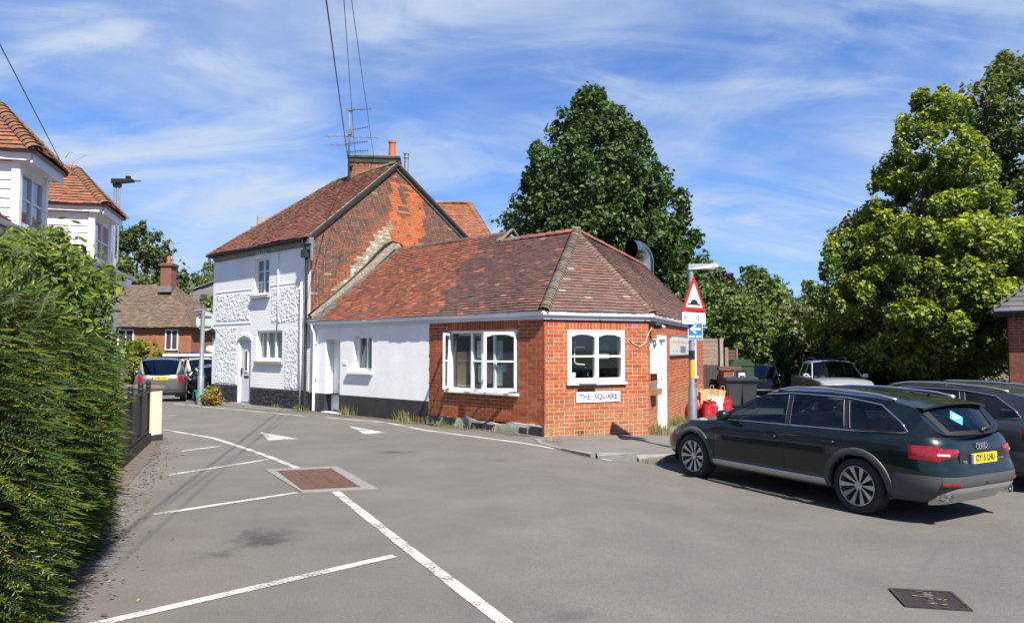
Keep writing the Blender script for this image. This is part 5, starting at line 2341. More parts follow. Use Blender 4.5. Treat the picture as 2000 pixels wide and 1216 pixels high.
    outline = [(cx0, C.ztop(cx0) - .005)]
    outline += [(rp[0][0] + (cx0 - rp[0][0]) * t, rp[0][1] + (cz0 - rp[0][1]) * t + .02 * math.sin(math.pi * t)) for t in (.8, .6, .4, .2)]
    outline += [(x, redge(x)) for x in np.linspace(rp[0][0], rp[-1][0], 24)]
    outline += [(rp[-1][0] + (rx0 - rp[-1][0]) * t, rp[-1][1] + (rz0 - rp[-1][1]) * t) for t in (.25, .5, .75)]
    outline += [(x, C.ztop(x) - .005) for x in np.linspace(rx0, cx0, 30)[:-1]]
    glz = [dens(rounded(g, sp.get('grad', .035)), .08) for g in sp['glass']]
    inn = [(x, z) for x in np.arange(rx0, cx0, .12) for z in np.arange(.8, roofz, .09)]
    V2, T2 = cdt(outline, glz, [p for p in inn if redge(p[0]) - .03 > p[1] > C.ztop(p[0]) + .03])
    b = MB()
    for s_ in (1, -1):
        b.add([(x, s_ * C.gy(x, z), z) for x, z in V2], T2)
    # roof panel
    rows = []
    yr = None
    crown = sp.get('rcrown', .055)
    for x in np.linspace(rp[0][0], rp[-1][0], 26):
        ze = redge(x)
        ye = C.gy(x, ze)
        rows.append([(x, ye * yy, ze + crown * (1 - abs(yy) ** 2.4)) for yy in np.linspace(1, -1, 15)])
    b.grid(rows)
    b.build('roof', sp.get('roof_m', body_m), car, smooth=True, world=False, angle=42)
    for g in glz:
        V3, T3 = cdt(g, (), [p for p in inn])
        for s_ in (1, -1):
            b = MB()
            b.add([(x, s_ * (C.gy(x, z) - .006), z) for x, z in V3], T3)
            pn = b.build('side_window', glass, car, smooth=True, world=False)
            if sp.get('chrome'):
                b = MB()
                lp = [np.array((x, s_ * (C.gy(x, z) + .003), z)) for x, z in g]
                b.tube(lp + [lp[0]], .007, 6, cap=False)
                b.build('window_seal', 'trim_black', pn, smooth=True, world=False)

    if sp.get('chrome'):
        gl = sp['glass']
        for s_ in (1, -1):
            # bright line below the side windows, up and over the rear quarter light
            ln = [(x, np.interp(x, [gl[2][0][0], gl[1][0][0], gl[0][0][0]], [gl[2][0][1], gl[1][0][1], gl[0][0][1]]) - .008) for x in np.linspace(gl[0][0][0] + .03, gl[2][0][0], 16)]
            ln += [(gl[2][-1][0] + .02, gl[2][-1][1] - .008), (gl[2][-1][0] - .01, gl[2][-1][1] + .01)] + [(x - .012, z + .008) for x, z in gl[2][3:1:-1]]
            ln += [(x, z + .008) for x, z in (gl[2][1], gl[1][2], gl[1][1], gl[0][2], gl[0][1])]
            b = MB()
            b.tube([(x, s_ * (C.gy(x, z) + .006), z) for x, z in ln], .0085, 6)
            b.build('window_trim', 'chrome', car, smooth=True, world=False)
            for A_, B_ in ((gl[0], gl[1]), (gl[1], gl[2])):
                q4 = [A_[3], A_[2], B_[1], B_[0]]
                V4, T4 = cdt(dens(q4, .05))
                b = MB()
                b.add([(x, s_ * (C.gy(x, z) + .003), z) for x, z in V4], T4)
                b.build('door_pillar', 'trim_black', car, smooth=True, world=False)

    def screen(nm, base, bowb, topx, topz, n_in=.03):
        """glass between the base line and the roof edge, bowed in plan"""
        bx, bz = base
        yb = C.gy(bx, bz) - n_in
        yt = C.gy(topx, topz) - n_in
        rows = []
        for t in np.linspace(0, 1, 9):
            row = []
            for yy in np.linspace(1, -1, 15):
                y = (yb + (yt - yb) * t) * yy
                bow = bowb * (1 - abs(yy) ** 2)
                x = bx + (topx - bx) * t + bow * (1 - .55 * t)
                z = bz + (topz - bz) * t + crown * t * (1 - abs(yy) ** 2.4)
                row.append((x, y, z))
            rows.append(row)
        b = MB()
        b.grid(rows)
        o = b.build(nm, glass, car, smooth=True, world=False)
        return o, rows
    ws, wrows = screen('windscreen', (cx0, cz0), sp.get('bowf', .28), rp[0][0], rp[0][1])
    rw, rrows = screen('rear_window', (rx0, rz0), sp.get('bowr', -.10), rp[-1][0], rp[-1][1], .028)
    # pillar fillers between the screens and the body side
    b = MB()
    for rows_, base, top in ((rrows, (rx0, rz0), rp[-1]), (wrows, (cx0, cz0), rp[0])):
        for side_, col_ in ((1, 0), (-1, -1)):
            b = MB()
            g_ = []
            for t, row in zip(np.linspace(0, 1, len(rows_)), rows_):
                x = base[0] + (top[0] - base[0]) * t
                z = base[1] + (top[1] - base[1]) * t
                g_.append([(x, side_ * C.gy(x, z), z), ((x + row[col_][0]) / 2, (side_ * C.gy(x, z) + row[col_][1]) / 2 + side_ * .004, (z + row[col_][2]) / 2 + .003), row[col_]])
            b.grid(g_)
            b.build('pillar', sp.get('roof_m', body_m), car, smooth=True, world=False)
    # cabin floor, dashboard, seats
    if interior:
        b = MB()
        b.cbox((sp['rbase'][0] + .1, -.66, sp['zb'] + .13), (cx0 - .1, .66, sp['zb'] + .2))
        b.cbox((cx0 - .35, -.66, sp['zb'] + .2), (cx0 + .05, .66, cz0 - .04))
        b.build('cabin_floor', 'trim_black', car, world=False)
        for (x, rows_) in sp.get('seats', ((.25, 2), (-.75, 2))):
            for y in (.36, -.36):
                b = MB()
                h_ = C.ztop(x) + .10
                b.box8([(x - .05, y - .23, .45), (x + .40, y - .23, .45), (x + .40, y + .23, .45), (x - .05, y + .23, .45),
                        (x - .02, y - .22, .62), (x + .42, y - .22, .66), (x + .42, y + .22, .66), (x - .02, y + .22, .62)])
                b.box8([(x - .14, y - .22, .58), (x + .02, y - .22, .58), (x + .02, y + .22, .58), (x - .14, y + .22, .58),
                        (x - .30, y - .19, h_), (x - .20, y - .19, h_), (x - .20, y + .19, h_), (x - .30, y + .19, h_)])
                b.box8([(x - .31, y - .12, h_ + .03), (x - .23, y - .12, h_ + .03), (x - .23, y + .12, h_ + .03), (x - .31, y + .12, h_ + .03),
                        (x - .33, y - .11, h_ + .20), (x - .26, y - .11, h_ + .20), (x - .26, y + .11, h_ + .20), (x - .33, y + .11, h_ + .20)])
                b.build('seat', 'seat', car, world=False)
    # mirrors
    for s_ in (1, -1):
        mx, mz = sp.get('mirror', (cx0 - .32, cz0 + .07))
        y0 = C.gy(mx, mz)
        b = MB()
        b.lathe([(.001, -.07), (.06, -.06), (.085, -.02), (.09, .04), (.075, .085), (.03, .09)], 14, 'x', (0, 0, 0))
        b.v = [(mx + p[0] * 1.0 + .0, s_ * (y0 + .15 + p[1] * 1.25), mz + .02 + p[2] * .85) for p in b.v]
        b.tube([(mx + .02, s_ * (y0 - .01), mz - .03), (mx + .02, s_ * (y0 + .10), mz - .01)], .03, 6)
        b.build('mirror', sp.get('mirror_m', body_m), car, smooth=True, world=False, angle=60)
    # door seams and handles
    for s_ in (1, -1):
        for x in sp.get('seams', ()):
            b = MB()
            rows = []
            for z in np.linspace(sp['zb'] + .12, C.ztop(x) - .01, 14):
                row = []
                xx = x + sp.get('seam_slope', 0) * (z - .6)
                for dx in (-.004, .004):
                    row.append((xx + dx, s_ * (C.side_y(xx + dx, z) + .0025), z))
                rows.append(row)
            b.grid(rows)
            b.build('door_seam', 'trim_black', car, world=False)
        for x, z in sp.get('handles', ()):
            b = MB()
            y0 = C.side_y(x, z)
            b.tube([(x - .10, s_ * (y0 + .008), z), (x - .07, s_ * (y0 + .035), z + .004), (x + .07, s_ * (y0 + .035), z + .006), (x + .10, s_ * (y0 + .008), z + .004)], .013, 8)
            b.build('door_handle', sp.get('handle_m', body_m), car, smooth=True, world=False)

    def patch(nm, m0, m1, klo, khi, mtl, off=.008, parent=None, nk=5, both=True):
        """panel lying on the body surface between contour indices; klo/khi functions of 0..1"""
        obs = []
        for s_ in (1, -1):
            rows = []
            js = np.linspace(m0, m1, max(4, int(abs(m1 - m0)) + 1))
            for t, jf in zip(np.linspace(0, 1, len(js)), js):
                j = int(jf)
                fr_ = jf - j
                row = []
                a, c_ = klo(t), khi(t)
                for kk in np.linspace(a, c_, nk):
                    e = off if 0 < (kk - a) / (c_ - a + 1e-9) < 1 and 0 < t < 1 else off * .3
                    p = C.pt(kk, j, e) * (1 - fr_) + C.pt(kk, min(j + 1, M - 1), e) * fr_
                    row.append(p * np.array((1, s_, 1)))
                rows.append(row)
            b = MB()
            b.grid(rows)
            obs.append(b.build(nm, mtl, parent or car, smooth=True, world=False))
        return obs
    car_info = dict(C=C, car=car, patch=patch, redge=redge, rrows=rrows, rear_window=rw, crown=crown, G=G)
    return car, car_info


def number_plate(car, x, y0, z, txt, m='plate_yellow', rear=True, tilt=0., w=.52):
    s_ = -1 if rear else 1
    b = MB()
    b.cbox((x - .006, -w / 2 + y0, z - .056), (x + .006, w / 2 + y0, z + .056))
    pl = b.build('number_plate', m, car, world=False)
    yr = (w / 2 - .022) * (1 if rear else -1)
    b = MB()
    b.cbox((x + s_ * .007 - .001, yr + y0 - .022, z - .054), (x + s_ * .007 + .001, yr + y0 + .022, z + .054))
    b.build('plate_band', 'plate_blue', pl, world=False)
    if txt:
        M = basis((x + s_ * .0075, y0 + (-.018 if rear else .018), z), (0, -1, 0) if rear else (0, 1, 0), (0, 0, 1), (-1, 0, 0) if rear else (1, 0, 0))
        text_mesh(txt, .105, 'plate_text', 'plate_ink', pl, M, .0012, sx=.80, world=False, bold=.0032)
    return pl


# ------------------------------------------------------------------ estate car spec (about 4.7 m)
EST = dict(twin=False, zb=.25, split=.22, nf=4.5, nr=6.5, wr=.335, arch=.385, flare=.07, axles=(-1.405, 1.405),
           belt=((-2.45, .96), (-2.2, .985), (-1.0, .965), (0, .945), (.7, .925), (1.0, .915), (1.6, .86), (2.0, .78), (2.2, .70), (2.32, .62)),
           xf=((0, 2.12), (.15, 2.26), (.4, 2.32), (.7, 2.30), (.9, 2.20), (1, 2.06)),
           xr=((0, -2.22), (.12, -2.36), (.30, -2.43), (.50, -2.425), (.58, -2.385), (.8, -2.37), (.95, -2.33), (1, -2.29)),
           wk=((0, .84), (.12, .895), (.3, .915), (.55, .922), (.75, .91), (.9, .885), (1, .845)),
           cowl=(.98, .93), rbase=(-2.27, 1.0), roofz=1.44, yroof=.60,
           roof=((.10, 1.375), (-.3, 1.412), (-.8, 1.415), (-1.4, 1.385), (-1.85, 1.335), (-2.0, 1.30)),
           glass=([(.86, .955), (.12, 1.335), (-.24, 1.365), (-.31, .975)],
                  [(-.38, .975), (-.31, 1.37), (-1.08, 1.36), (-1.20, .99)],
                  [(-1.28, .99), (-1.16, 1.355), (-1.60, 1.30), (-1.88, 1.12), (-1.97, 1.02)]),
           chrome=True, seams=(.94, -.345, -1.24), handles=((-.12, .80), (-1.02, .82)), flare_m='cladding', bowr=-.12)
AP = np.array((4.2, 8.98))
AF = np.array((2.83, 11.2))
hd = np.array((-.487, .873))
hd /= np.linalg.norm(hd)
left = np.array((-hd[1], hd[0]))
mid = (AP + AF) / 2 - left * .83 + hd * .0


def dress_estate(car, I, plate, badge=True):
    C, patch = I['C'], I['patch']
    zb = .25

    def k_at(z, x):
        return (z - zb) / (C.ztop(x) - zb)
    # tail lights wrapping the corner
    k0, k1 = k_at(.715, -2.35), k_at(.875, -2.3)
    m0 = C.index(.75, y=.44)
    m1 = C.index(.75, x=-2.03)
    patch('tail_light', m0, m1, lambda t: k0 + (.10 * (1 - t / .3) if t < .3 else 0) + .02 * t, lambda t: k1 - (.03 * (1 - t / .3) if t < .3 else 0) + .015 * t, 'lamp_red', .012)
    patch('reversing_lamp', m0 + 2, m0 + 8, lambda t: k0 + .085, lambda t: k0 + .125, 'lamp_clear', .016)
    # bumper: grey lower, reflector, silver skid
    kb0, kb1 = k_at(.29, -2.4), k_at(.56, -2.4)
    mA = 0
    mB = C.index(.3, x=-1.86)
    patch('bumper_cladding', mA, mB, lambda t: .05, lambda t: kb1, 'cladding', .006)
    patch('skid_plate', 0, C.index(.1, y=.74), lambda t: -.04, lambda t: .25 - (.10 * max(0, (t - .8) / .2)), 'skid_silver', .014)
    patch('reflector', C.index(.3, y=.50), C.index(.3, y=.80) + 3, lambda t: k_at(.45, -2.4), lambda t: k_at(.49, -2.4), 'lamp_red', .014)
    for s_ in (1, -1):
        b = MB()
        y = .60 * s_
        xe = float(C.pt(.14, C.index(.14, y=.60))[0]) - .02
        b.lathe([(.050, xe + .15), (.056, xe + .02), (.054, xe), (.045, xe), (.042, xe + .10)], 18, 'x', (0, y, .325))
        b.v = [(p[0], y + (p[1] - y) * 1.25, p[2]) for p in b.v]
        ex = b.build('exhaust_pipe', 'chrome', car, smooth=True, world=False, angle=40)
        b = MB()
        b.lathe([(.044, xe + .05), (.001, xe + .05)], 14, 'x', (0, y, .325))
        b.build('bore', 'trim_black', ex, world=False)
    # recess for the plate, plate, badge
    xr = float(C.f('xr', k_at(.76, -2.37)))
    number_plate(car, xr - .018, 0., .735, plate)
    b = MB()
    for yy in np.linspace(-.42, .42, 2):
        pass
    b.cbox((xr - .006, -.46, .655), (xr + .02, .46, .815))
    b.build('plate_recess', 'trim_black', car, world=False)
    xr2 = float(C.f('xr', k_at(.87, -2.33)))
    if badge:
        for k in range(4):
            b = MB()
            t_ = np.linspace(0, 2 * math.pi, 17)
            b.tube([(xr2 - .018, -.075 + .05 * k + .034 * math.cos(t), .868 + .034 * math.sin(t)) for t in t_], .0065, 6, cap=False)
            b.build('badge_ring', 'chrome', car, smooth=True, world=False)
        text_mesh('A4', .055, 'badge_text', 'chrome', car, basis((xr - .014, .36, .70), (0, -1, 0), (0, 0, 1), (-1, 0, 0)), .002, world=False)
        b = MB()
        b.cbox((xr - .014, -.42, .705), (xr - .008, -.30, .722))
        b.build('badge_strip', 'chrome', car, world=False)
    # spoiler lip, rear wiper, tailgate seams
    rows = I['rrows']
    b = MB()
    tp = [np.array(p) for p in rows[-1]]
    b.grid([[p + np.array((.06, 0, .012)) for p in tp], [p + np.array((-.09, 0, -.008)) for p in tp], [p + np.array((-.085, 0, -.03)) for p in tp], [p + np.array((.02, 0, -.03)) for p in tp]])
    b.build('roof_spoiler', I['body_m'], car, smooth=True, world=False, angle=40)
    br = [np.array(p) for p in rows[1]]
    b = MB()
    b.tube([br[7] + np.array((-.02, -.02, -.02)), br[7] + np.array((-.03, 0, .02))], .03, 8)
    b.tube([br[7] + np.array((-.035, 0, .01)), br[10] + np.array((-.035, 0, .03)), br[12] + np.array((-.02, .02, .05))], [.014, .012, .008], 6)
    b.build('rear_wiper', 'trim_black', car, smooth=True, world=False)
    # frit border of the rear screen
    R_ = np.array(rows)
    for sl in ((slice(0, 9), slice(0, 2)), (slice(0, 9), slice(13, 15)), (slice(0, 2), slice(1, 14)), (slice(7, 9), slice(1, 14))):
        b = MB()
        b.grid(R_[sl] + np.array((-.004, 0, .002)))
        b.build('screen_border', 'frit', car, smooth=True, world=False)
    # roof rails
    for s_ in (1, -1):
        b = MB()
        xs = np.linspace(.0, -1.75, 18)
        pts = []
        for i, x in enumerate(xs):
            lift = .018 * min(1, min(i, 17 - i) / 2.0)
            z = I['redge'](x)
            pts.append((x, s_ * (C.gy(x, z) - .05), z + .022 + lift))
        b.tube(pts, .017, 8)
        b.tube([(-.85, pts[9][1], pts[9][2]), (-.85, pts[9][1], pts[9][2] - .06)], .014, 6)
        b.build('roof_rail', 'alloy', car, smooth=True, world=False)
    # sill strips
    for s_ in (1, -1):
        b = MB()
        rows2 = []
        for x in np.linspace(-.97, .97, 20):
            rows2.append([(x, s_ * (C.side_y(x, z) + dy), z) for z, dy in ((.275, .002), (.30, .018), (.345, .018), (.36, .004))])
        b.grid(rows2)
        b.build('sill_strip', 'skid_silver', car, smooth=True, world=False, angle=40)
    b = MB()
    b.tube([(-1.75, 0, I['redge'](-1.75) + .05), (-1.80, 0, I['redge'](-1.75) + .10)], [.02, .006], 6)
    b.build('aerial_fin', I['body_m'], car, world=False)
    # upper shoulder crease
    return


acar, AI = make_car('estate_car', 'dark green estate car with grey cladding, silver roof rails and yellow rear plate', 'car', tuple(mid), tuple(hd), EST, 'paint_green_black', 'cladding')
AI['body_m'] = 'paint_green_black'
dress_estate(acar, AI, 'OY15 LHU')
# blue diamond sticker inside the rear window
Rr = np.array(AI['rrows'])
c0 = Rr[4][4] * .6 + Rr[4][5] * .4
e1 = (Rr[4][6] - Rr[4][3])
e1 /= np.linalg.norm(e1)
e2 = Rr[5][4] - Rr[3][4]
e2 -= e1 * np.dot(e1, e2)
e2 /= np.linalg.norm(e2)
nn = np.cross(e1, e2)
if nn[0] > 0:
    nn = -nn
c0 = c0 + nn * .010
b = MB()
q = .105
b.add([c0 + e1 * q, c0 + e2 * q, c0 - e1 * q, c0 - e2 * q], [(0, 1, 2, 3)])
stk = b.build('window_sticker', 'sticker_blue', acar, world=False)
b = MB()
for k, wd in ((1.2, .03), (.4, .05), (-.4, .06)):
    p = c0 + nn * .002 + e2 * k * .03
    b.add([p - e1 * wd, p + e1 * wd, p + e1 * wd + e2 * .013, p - e1 * wd + e2 * .013], [(0, 1, 2, 3)])
b.build('sticker_print', 'plate_white', stk, world=False)

E2 = dict(EST)
mid2 = mid - left * 3.08 + hd * .31
bcar, BI = make_car('estate_car', 'charcoal grey estate car parked on the far side of the dark green estate', 'car', tuple(mid2), tuple(hd), E2, 'paint_gunmetal')
BI['body_m'] = 'paint_gunmetal'
dress_estate(bcar, BI, '', badge=False)

# ------------------------------------------------------------------ other vehicles
SUV = dict(zb=.34, split=.16, nf=5, nr=7, wr=.355, arch=.405, flare=.05, axles=(-1.30, 1.30), flare_m='cladding',
           belt=((-2.2, 1.08), (-2.0, 1.10), (-1.0, 1.08), (0, 1.05), (.8, 1.03), (1.0, 1.02), (1.6, .98), (1.9, .92), (2.1, .80), (2.2, .7)),
           xf=((0, 2.05), (.15, 2.16), (.4, 2.2), (.7, 2.18), (.9, 2.12), (1, 2.02)),
           xr=((0, -2.06), (.12, -2.16), (.30, -2.20), (.50, -2.19), (.8, -2.16), (1, -2.10)),
           wk=((0, .84), (.12, .88), (.3, .895), (.55, .90), (.75, .89), (.9, .87), (1, .83)),
           cowl=(.95, 1.04), rbase=(-2.08, 1.10), roofz=1.70, yroof=.64,
           roof=((.30, 1.60), (-.2, 1.66), (-1.0, 1.67), (-1.7, 1.64), (-1.92, 1.60)),
           glass=([(.82, 1.08), (.28, 1.56), (-.20, 1.60), (-.22, 1.09)], [(-.30, 1.10), (-.28, 1.60), (-1.15, 1.60), (-1.15, 1.11)], [(-1.25, 1.12), (-1.25, 1.59), (-1.72, 1.57), (-1.86, 1.13)]),
           seams=(.9, -.26, -1.2), handles=((-.1, .96), (-1.0, .97)), spokes=7, twin=False, bowr=-.06)


def dress_suv(car, I, plate, lights_up=False, rear_m=None, zplate=.92, grille=False):
    C, patch = I['C'], I['patch']
    zb = I['C'].sp['zb']

    def k_at(z, x=-2.1):
        return (z - zb) / (C.ztop(x) - zb)
    m0, m1 = C.index(.8, y=.62), C.index(.8, x=C.sp['xr'][3][1] + .16)
    patch('tail_light', m0, m1, lambda t: k_at(.80), lambda t: k_at(1.06), 'lamp_red', .012)
    patch('rear_bumper', 0, C.index(.2, x=C.sp['xr'][3][1] + .35), lambda t: .0, lambda t: .24, rear_m or 'cladding', .03)
    if plate is not None:
        number_plate(car, float(C.f('xr', k_at(zplate))) - .012, 0, zplate, plate)
    # headlights and grille
    xf = float(C.f('xf', .7))
    nM = len(C.q)
    jf = [j for j in range(nM - 13, nM)]
    patch('headlight', nM - 22, nM - 7, lambda t: .74, lambda t: .90, 'lamp_clear', .012)
    patch('grille', nM - 6, nM - 1, lambda t: .66, lambda t: .90, 'trim_black', .012)
    for s_ in (1, -1):
        b = MB()
        pts = [(x, s_ * (C.gy(x, I['redge'](x)) - .06), I['redge'](x) + .09 - (.05 if i in (0, 9) else 0)) for i, x in enumerate(np.linspace(C.sp['roof'][0][0] - .2, C.sp['roof'][-1][0] + .2, 10))]
        b.tube(pts, .018, 6)
        b.build('roof_rail', 'trim_black', car, world=False)


s1, I1 = make_car('off_road_car', 'silver grey compact off road car seen from behind with yellow rear plate', 'car', (-13.75, 28.7), (-.40, .916), SUV, 'paint_silver_beige', 'paint_silver_beige', glass='glass_dark')
dress_suv(s1, I1, 'LR62 VFW', zplate=.98)
b = MB()
C = I1['C']
S2 = dict(SUV, roof_m='paint_champagne')
s2, I2 = make_car('off_road_car', 'pale champagne off road car half hidden behind the silver grey off road car', 'car', (-14.9, 34.3), (-.55, .83), S2, 'paint_champagne', 'cladding', glass='glass_dark')
dress_suv(s2, I2, '')
VW = dict(SUV)
s3, I3 = make_car('off_road_car', 'dark blue off road car seen from behind with white rear bumper strip beside the bins', 'car', (11.65, 34.5), (.28, .96), VW, 'paint_dark_blue', 'cladding', glass='glass_dark')
dress_suv(s3, I3, 'RO14 XSB', zplate=1.0)
b = MB()
b.cbox((-2.26, -.85, .56), (-2.22, .85, .62))
b.build('chrome_strip', 'chrome', s3, world=False)

VAN = dict(zb=.28, split=.12, nf=5, nr=9, wr=.33, arch=.37, flare=.03, axles=(-1.6, 1.5),
           belt=((-2.5, 1.12), (-1.0, 1.12), (.8, 1.12), (1.2, 1.10), (1.7, 1.05), (2.1, .92), (2.35, .78)),
           xf=((0, 2.25), (.2, 2.4), (.5, 2.4), (.8, 2.3), (1, 2.1)), xr=((0, -2.4), (.2, -2.48), (1, -2.44)),
           wk=((0, .90), (.15, .94), (.5, .95), (.9, .945), (1, .93)), cowl=(1.62, 1.08), rbase=(-2.42, 1.12), roofz=1.95, yroof=.80,
           roof=((.75, 1.84), (.3, 1.90), (-1.0, 1.92), (-2.0, 1.91), (-2.32, 1.88)),
           glass=([(1.45, 1.16), (.72, 1.74), (.35, 1.76), (.35, 1.16)], [(.22, 1.18), (.22, 1.66), (-.95, 1.66), (-.95, 1.18)], [(-1.05, 1.18), (-1.05, 1.66), (-2.2, 1.66), (-2.25, 1.18)]),
           seams=(.3, -1.0), handles=((.4, 1.0),), spokes=6, twin=False)
vn, IV = make_car('camper_van', 'navy blue camper van with a white roof awning behind the parked off road cars', 'van', (-16.2, 36.2), (-.985, .17), VAN, 'paint_navy', glass='glass_dark')
for s_ in (1, -1):
    b = MB()
    b.tube([(.6, s_ * .90, 1.80), (-2.2, s_ * .90, 1.80)], .075, 10)
    b.build('awning', 'paint_white', vn, smooth=True, world=False, angle=40)
IV['patch']('tail_light', 4, 12, lambda t: .75, lambda t: 1.0, 'lamp_red', .012)

HATCH = dict(EST, belt=((-2.0, .98), (-1.0, .97), (0, .95), (.8, .93), (1.0, .92), (1.5, .86), (1.8, .78), (2.05, .66)),
             xf=((0, 1.9), (.15, 2.0), (.4, 2.05), (.7, 2.03), (.9, 1.95), (1, 1.85)), xr=((0, -1.85), (.12, -1.95), (.4, -1.98), (.8, -1.95), (1, -1.9)),
             axles=(-1.25, 1.25), rbase=(-1.88, 1.0), roof=((.05, 1.40), (-.5, 1.44), (-1.2, 1.41), (-1.55, 1.36)), wr=.31, arch=.35, flare=.02,
             glass=([(.78, .965), (.05, 1.35), (-.35, 1.38), (-.38, .98)], [(-.46, .98), (-.44, 1.38), (-1.05, 1.36), (-1.2, 1.0)]), chrome=False, seams=(.9, -.42), handles=((-.25, .82),), flare_m=None)
HATCH.pop('flare_m')
for (nm, lb, loc, hdg, m_) in (('hatchback_car', 'pale mint hatchback parked at the far left beside the flower bed', (-19.2, 32.5), (-.94, .34), 'paint_mint'),
                               ('hatchback_car', 'black hatchback tail parked against the white cottage corner', (-12.35, 30.2), (-.5, .86), 'paint_dark_blue'),
                               ('hatchback_car', 'silver hatchback roof showing behind the green recycling bank', (9.6, 38.5), (.2, .98), 'paint_silver')):
    hc_, Ih = make_car(nm, lb, 'car', loc, hdg, HATCH, m_, glass='glass_dark')
    Ih['patch']('tail_light', Ih['C'].index(.8, y=.52), Ih['C'].index(.8, x=-1.78), lambda t: .72, lambda t: .95, 'lamp_red', .012)
    number_plate(hc_, -1.985, 0, .72, '')

PICK = dict(zb=.42, split=.14, nf=6, nr=9, wr=.37, arch=.42, flare=.06, axles=(-1.6, 1.6), flare_m='cladding',
            belt=((-2.65, 1.12), (-1.0, 1.12), (0, 1.11), (.6, 1.10), (1.0, 1.12), (1.8, 1.08), (2.2, 1.0), (2.45, .88)),
            xf=((0, 2.4), (.2, 2.52), (.5, 2.53), (.8, 2.5), (1, 2.36)), xr=((0, -2.5), (.2, -2.6), (1, -2.6)),
            wk=((0, .86), (.15, .90), (.5, .915), (.9, .90), (1, .86)), cowl=(.92, 1.14), rbase=(-1.12, 1.12), roofz=1.78, yroof=.64,
            roof=((.25, 1.66), (-.1, 1.70), (-.6, 1.71), (-.9, 1.69), (-1.02, 1.66)),
            glass=([(.78, 1.17), (.24, 1.60), (-.12, 1.64), (-.14, 1.16)], [(-.24, 1.16), (-.22, 1.64), (-.85, 1.63), (-.98, 1.17)]), seams=(.85, -.19, -1.05), handles=((-.05, 1.0),), spokes=6, twin=False, bowr=-.02,
            seats=((.15, 2),), crown=.06)
pk, IP = make_car('pickup_truck', 'silver pickup truck with mud splashed flank and black roof rails facing the road', 'pickup', (11.35, 26.0), (-.16, -.987), PICK, 'paint_silver', 'cladding', side_m='paint_muddy')
nM = len(IP['C'].q)
IP['patch']('headlight', nM - 22, nM - 8, lambda t: .68, lambda t: .88, 'lamp_clear', .012)
IP['patch']('grille', nM - 7, nM - 1, lambda t: .58, lambda t: .88, 'trim_black', .012)
for s_ in (1, -1):
    b = MB()
    b.tube([(.1, s_ * .52, 1.80), (-.1, s_ * .52, 1.84), (-.8, s_ * .52, 1.84), (-.95, s_ * .52, 1.80)], .02, 6)
    b.build('roof_rail', 'trim_black', pk, world=False)
ROAD = dict(HATCH, rbase=(-.75, .98), roof=((.05, 1.28), (-.2, 1.31), (-.5, 1.30), (-.62, 1.26)), roofz=1.33,
            glass=([(.75, .97), (.06, 1.24), (-.3, 1.26), (-.5, .98)],), seams=(.9, -.5))
rc, IR = make_car('roadster_car', 'small dark red roadster with pale windscreen parked below the flint wall', 'car', (18.4, 31.0), (.45, -.89), ROAD, 'paint_red')
# ================================================================== street furniture
mat('sign_red', (.40, .010, .014), rough=.35)
mat('sign_white', (.72, .73, .74), rough=.35)
mat('sign_blue', (.012, .13, .42), rough=.35)
mat('sign_black', (.012, .012, .014), rough=.4)
mat('sign_faded', (.26, .32, .40), rough=.5)
mat('band_yellow', (.52, .28, .03), rough=.5)
mat('sign_back', (.36, .42, .38), rough=.5, noise=(5, .85, 1.1))
mat('bin_black', (.020, .021, .025), rough=.5, bump=(80, .15, .003))
mat('bin_blue', (.015, .10, .45), rough=.45)
mat('bin_green', (.018, .046, .02), rough=.5, noise=(4, .8, 1.15))
mat('bin_teal', (.0, .22, .20), rough=.5)
mat('bag_red', (.30, .010, .014), rough=.35, noise=(10, .75, 1.15), bump=(12, .5, .03))
mat('bag_white', (.72, .70, .68), rough=.45, noise=(9, .85, 1.05), bump=(12, .5, .03))
mat('kraft', (.42, .27, .13), rough=.75, noise=(10, .8, 1.15), bump=(14, .5, .02))

px_, py_ = 3.32, 13.45
LC = empty('lamp_column', (px_, py_, pvz(px_, py_)), 0, 'galvanised lamp column with hump warning, distance plate and one way signs by the brick corner', 'lamp post')
zg = pvz(px_, py_)
b = MB()
b.tube([(px_, py_, zg - .1), (px_, py_, zg + .02), (px_, py_, 1.0), (px_, py_, 1.08), (px_, py_, 3.25)], [.088, .085, .078, .055, .050], 16)
b.build('pole', 'galv', LC, smooth=True, angle=40)
for (z0, z1, m_) in ((1.57, 1.73, 'sign_black'), (1.22, 1.54, 'band_yellow')):
    b = MB()
    b.tube([(px_, py_, z0), (px_, py_, z1)], .0575, 16)
    b.build('band', m_, LC, smooth=True, angle=40)
b = MB()
b.box8([(px_ - .06, py_ - .07, 3.22), (px_ + .50, py_ - .08, 3.27), (px_ + .50, py_ + .08, 3.27), (px_ - .06, py_ + .07, 3.22),
        (px_ - .05, py_ - .06, 3.33), (px_ + .46, py_ - .06, 3.335), (px_ + .46, py_ + .06, 3.335), (px_ - .05, py_ + .06, 3.33)])
o = b.build('lantern', 'galv', LC)
b = MB()
b.cbox((px_ + .12, py_ - .065, 3.235), (px_ + .44, py_ + .065, 3.262))
b.build('lens', 'lamp_clear', o)
SF = Frame((px_, py_), (.75, .66), (.66, -.75))


def sign_poly(fr, pts, n0, n1, m_, nm, parent):
    b = MB()
    k = len(pts)
    f = [fr.p(a, n1, z) for a, z in pts]
    r = [fr.p(a, n0, z) for a, z in pts]
    b.add(f + r, [tuple(range(k)), tuple(range(k, 2 * k))[::-1]] + [(i, (i + 1) % k, k + (i + 1) % k, k + i) for i in range(k)])
    return b.build(nm, m_, parent)


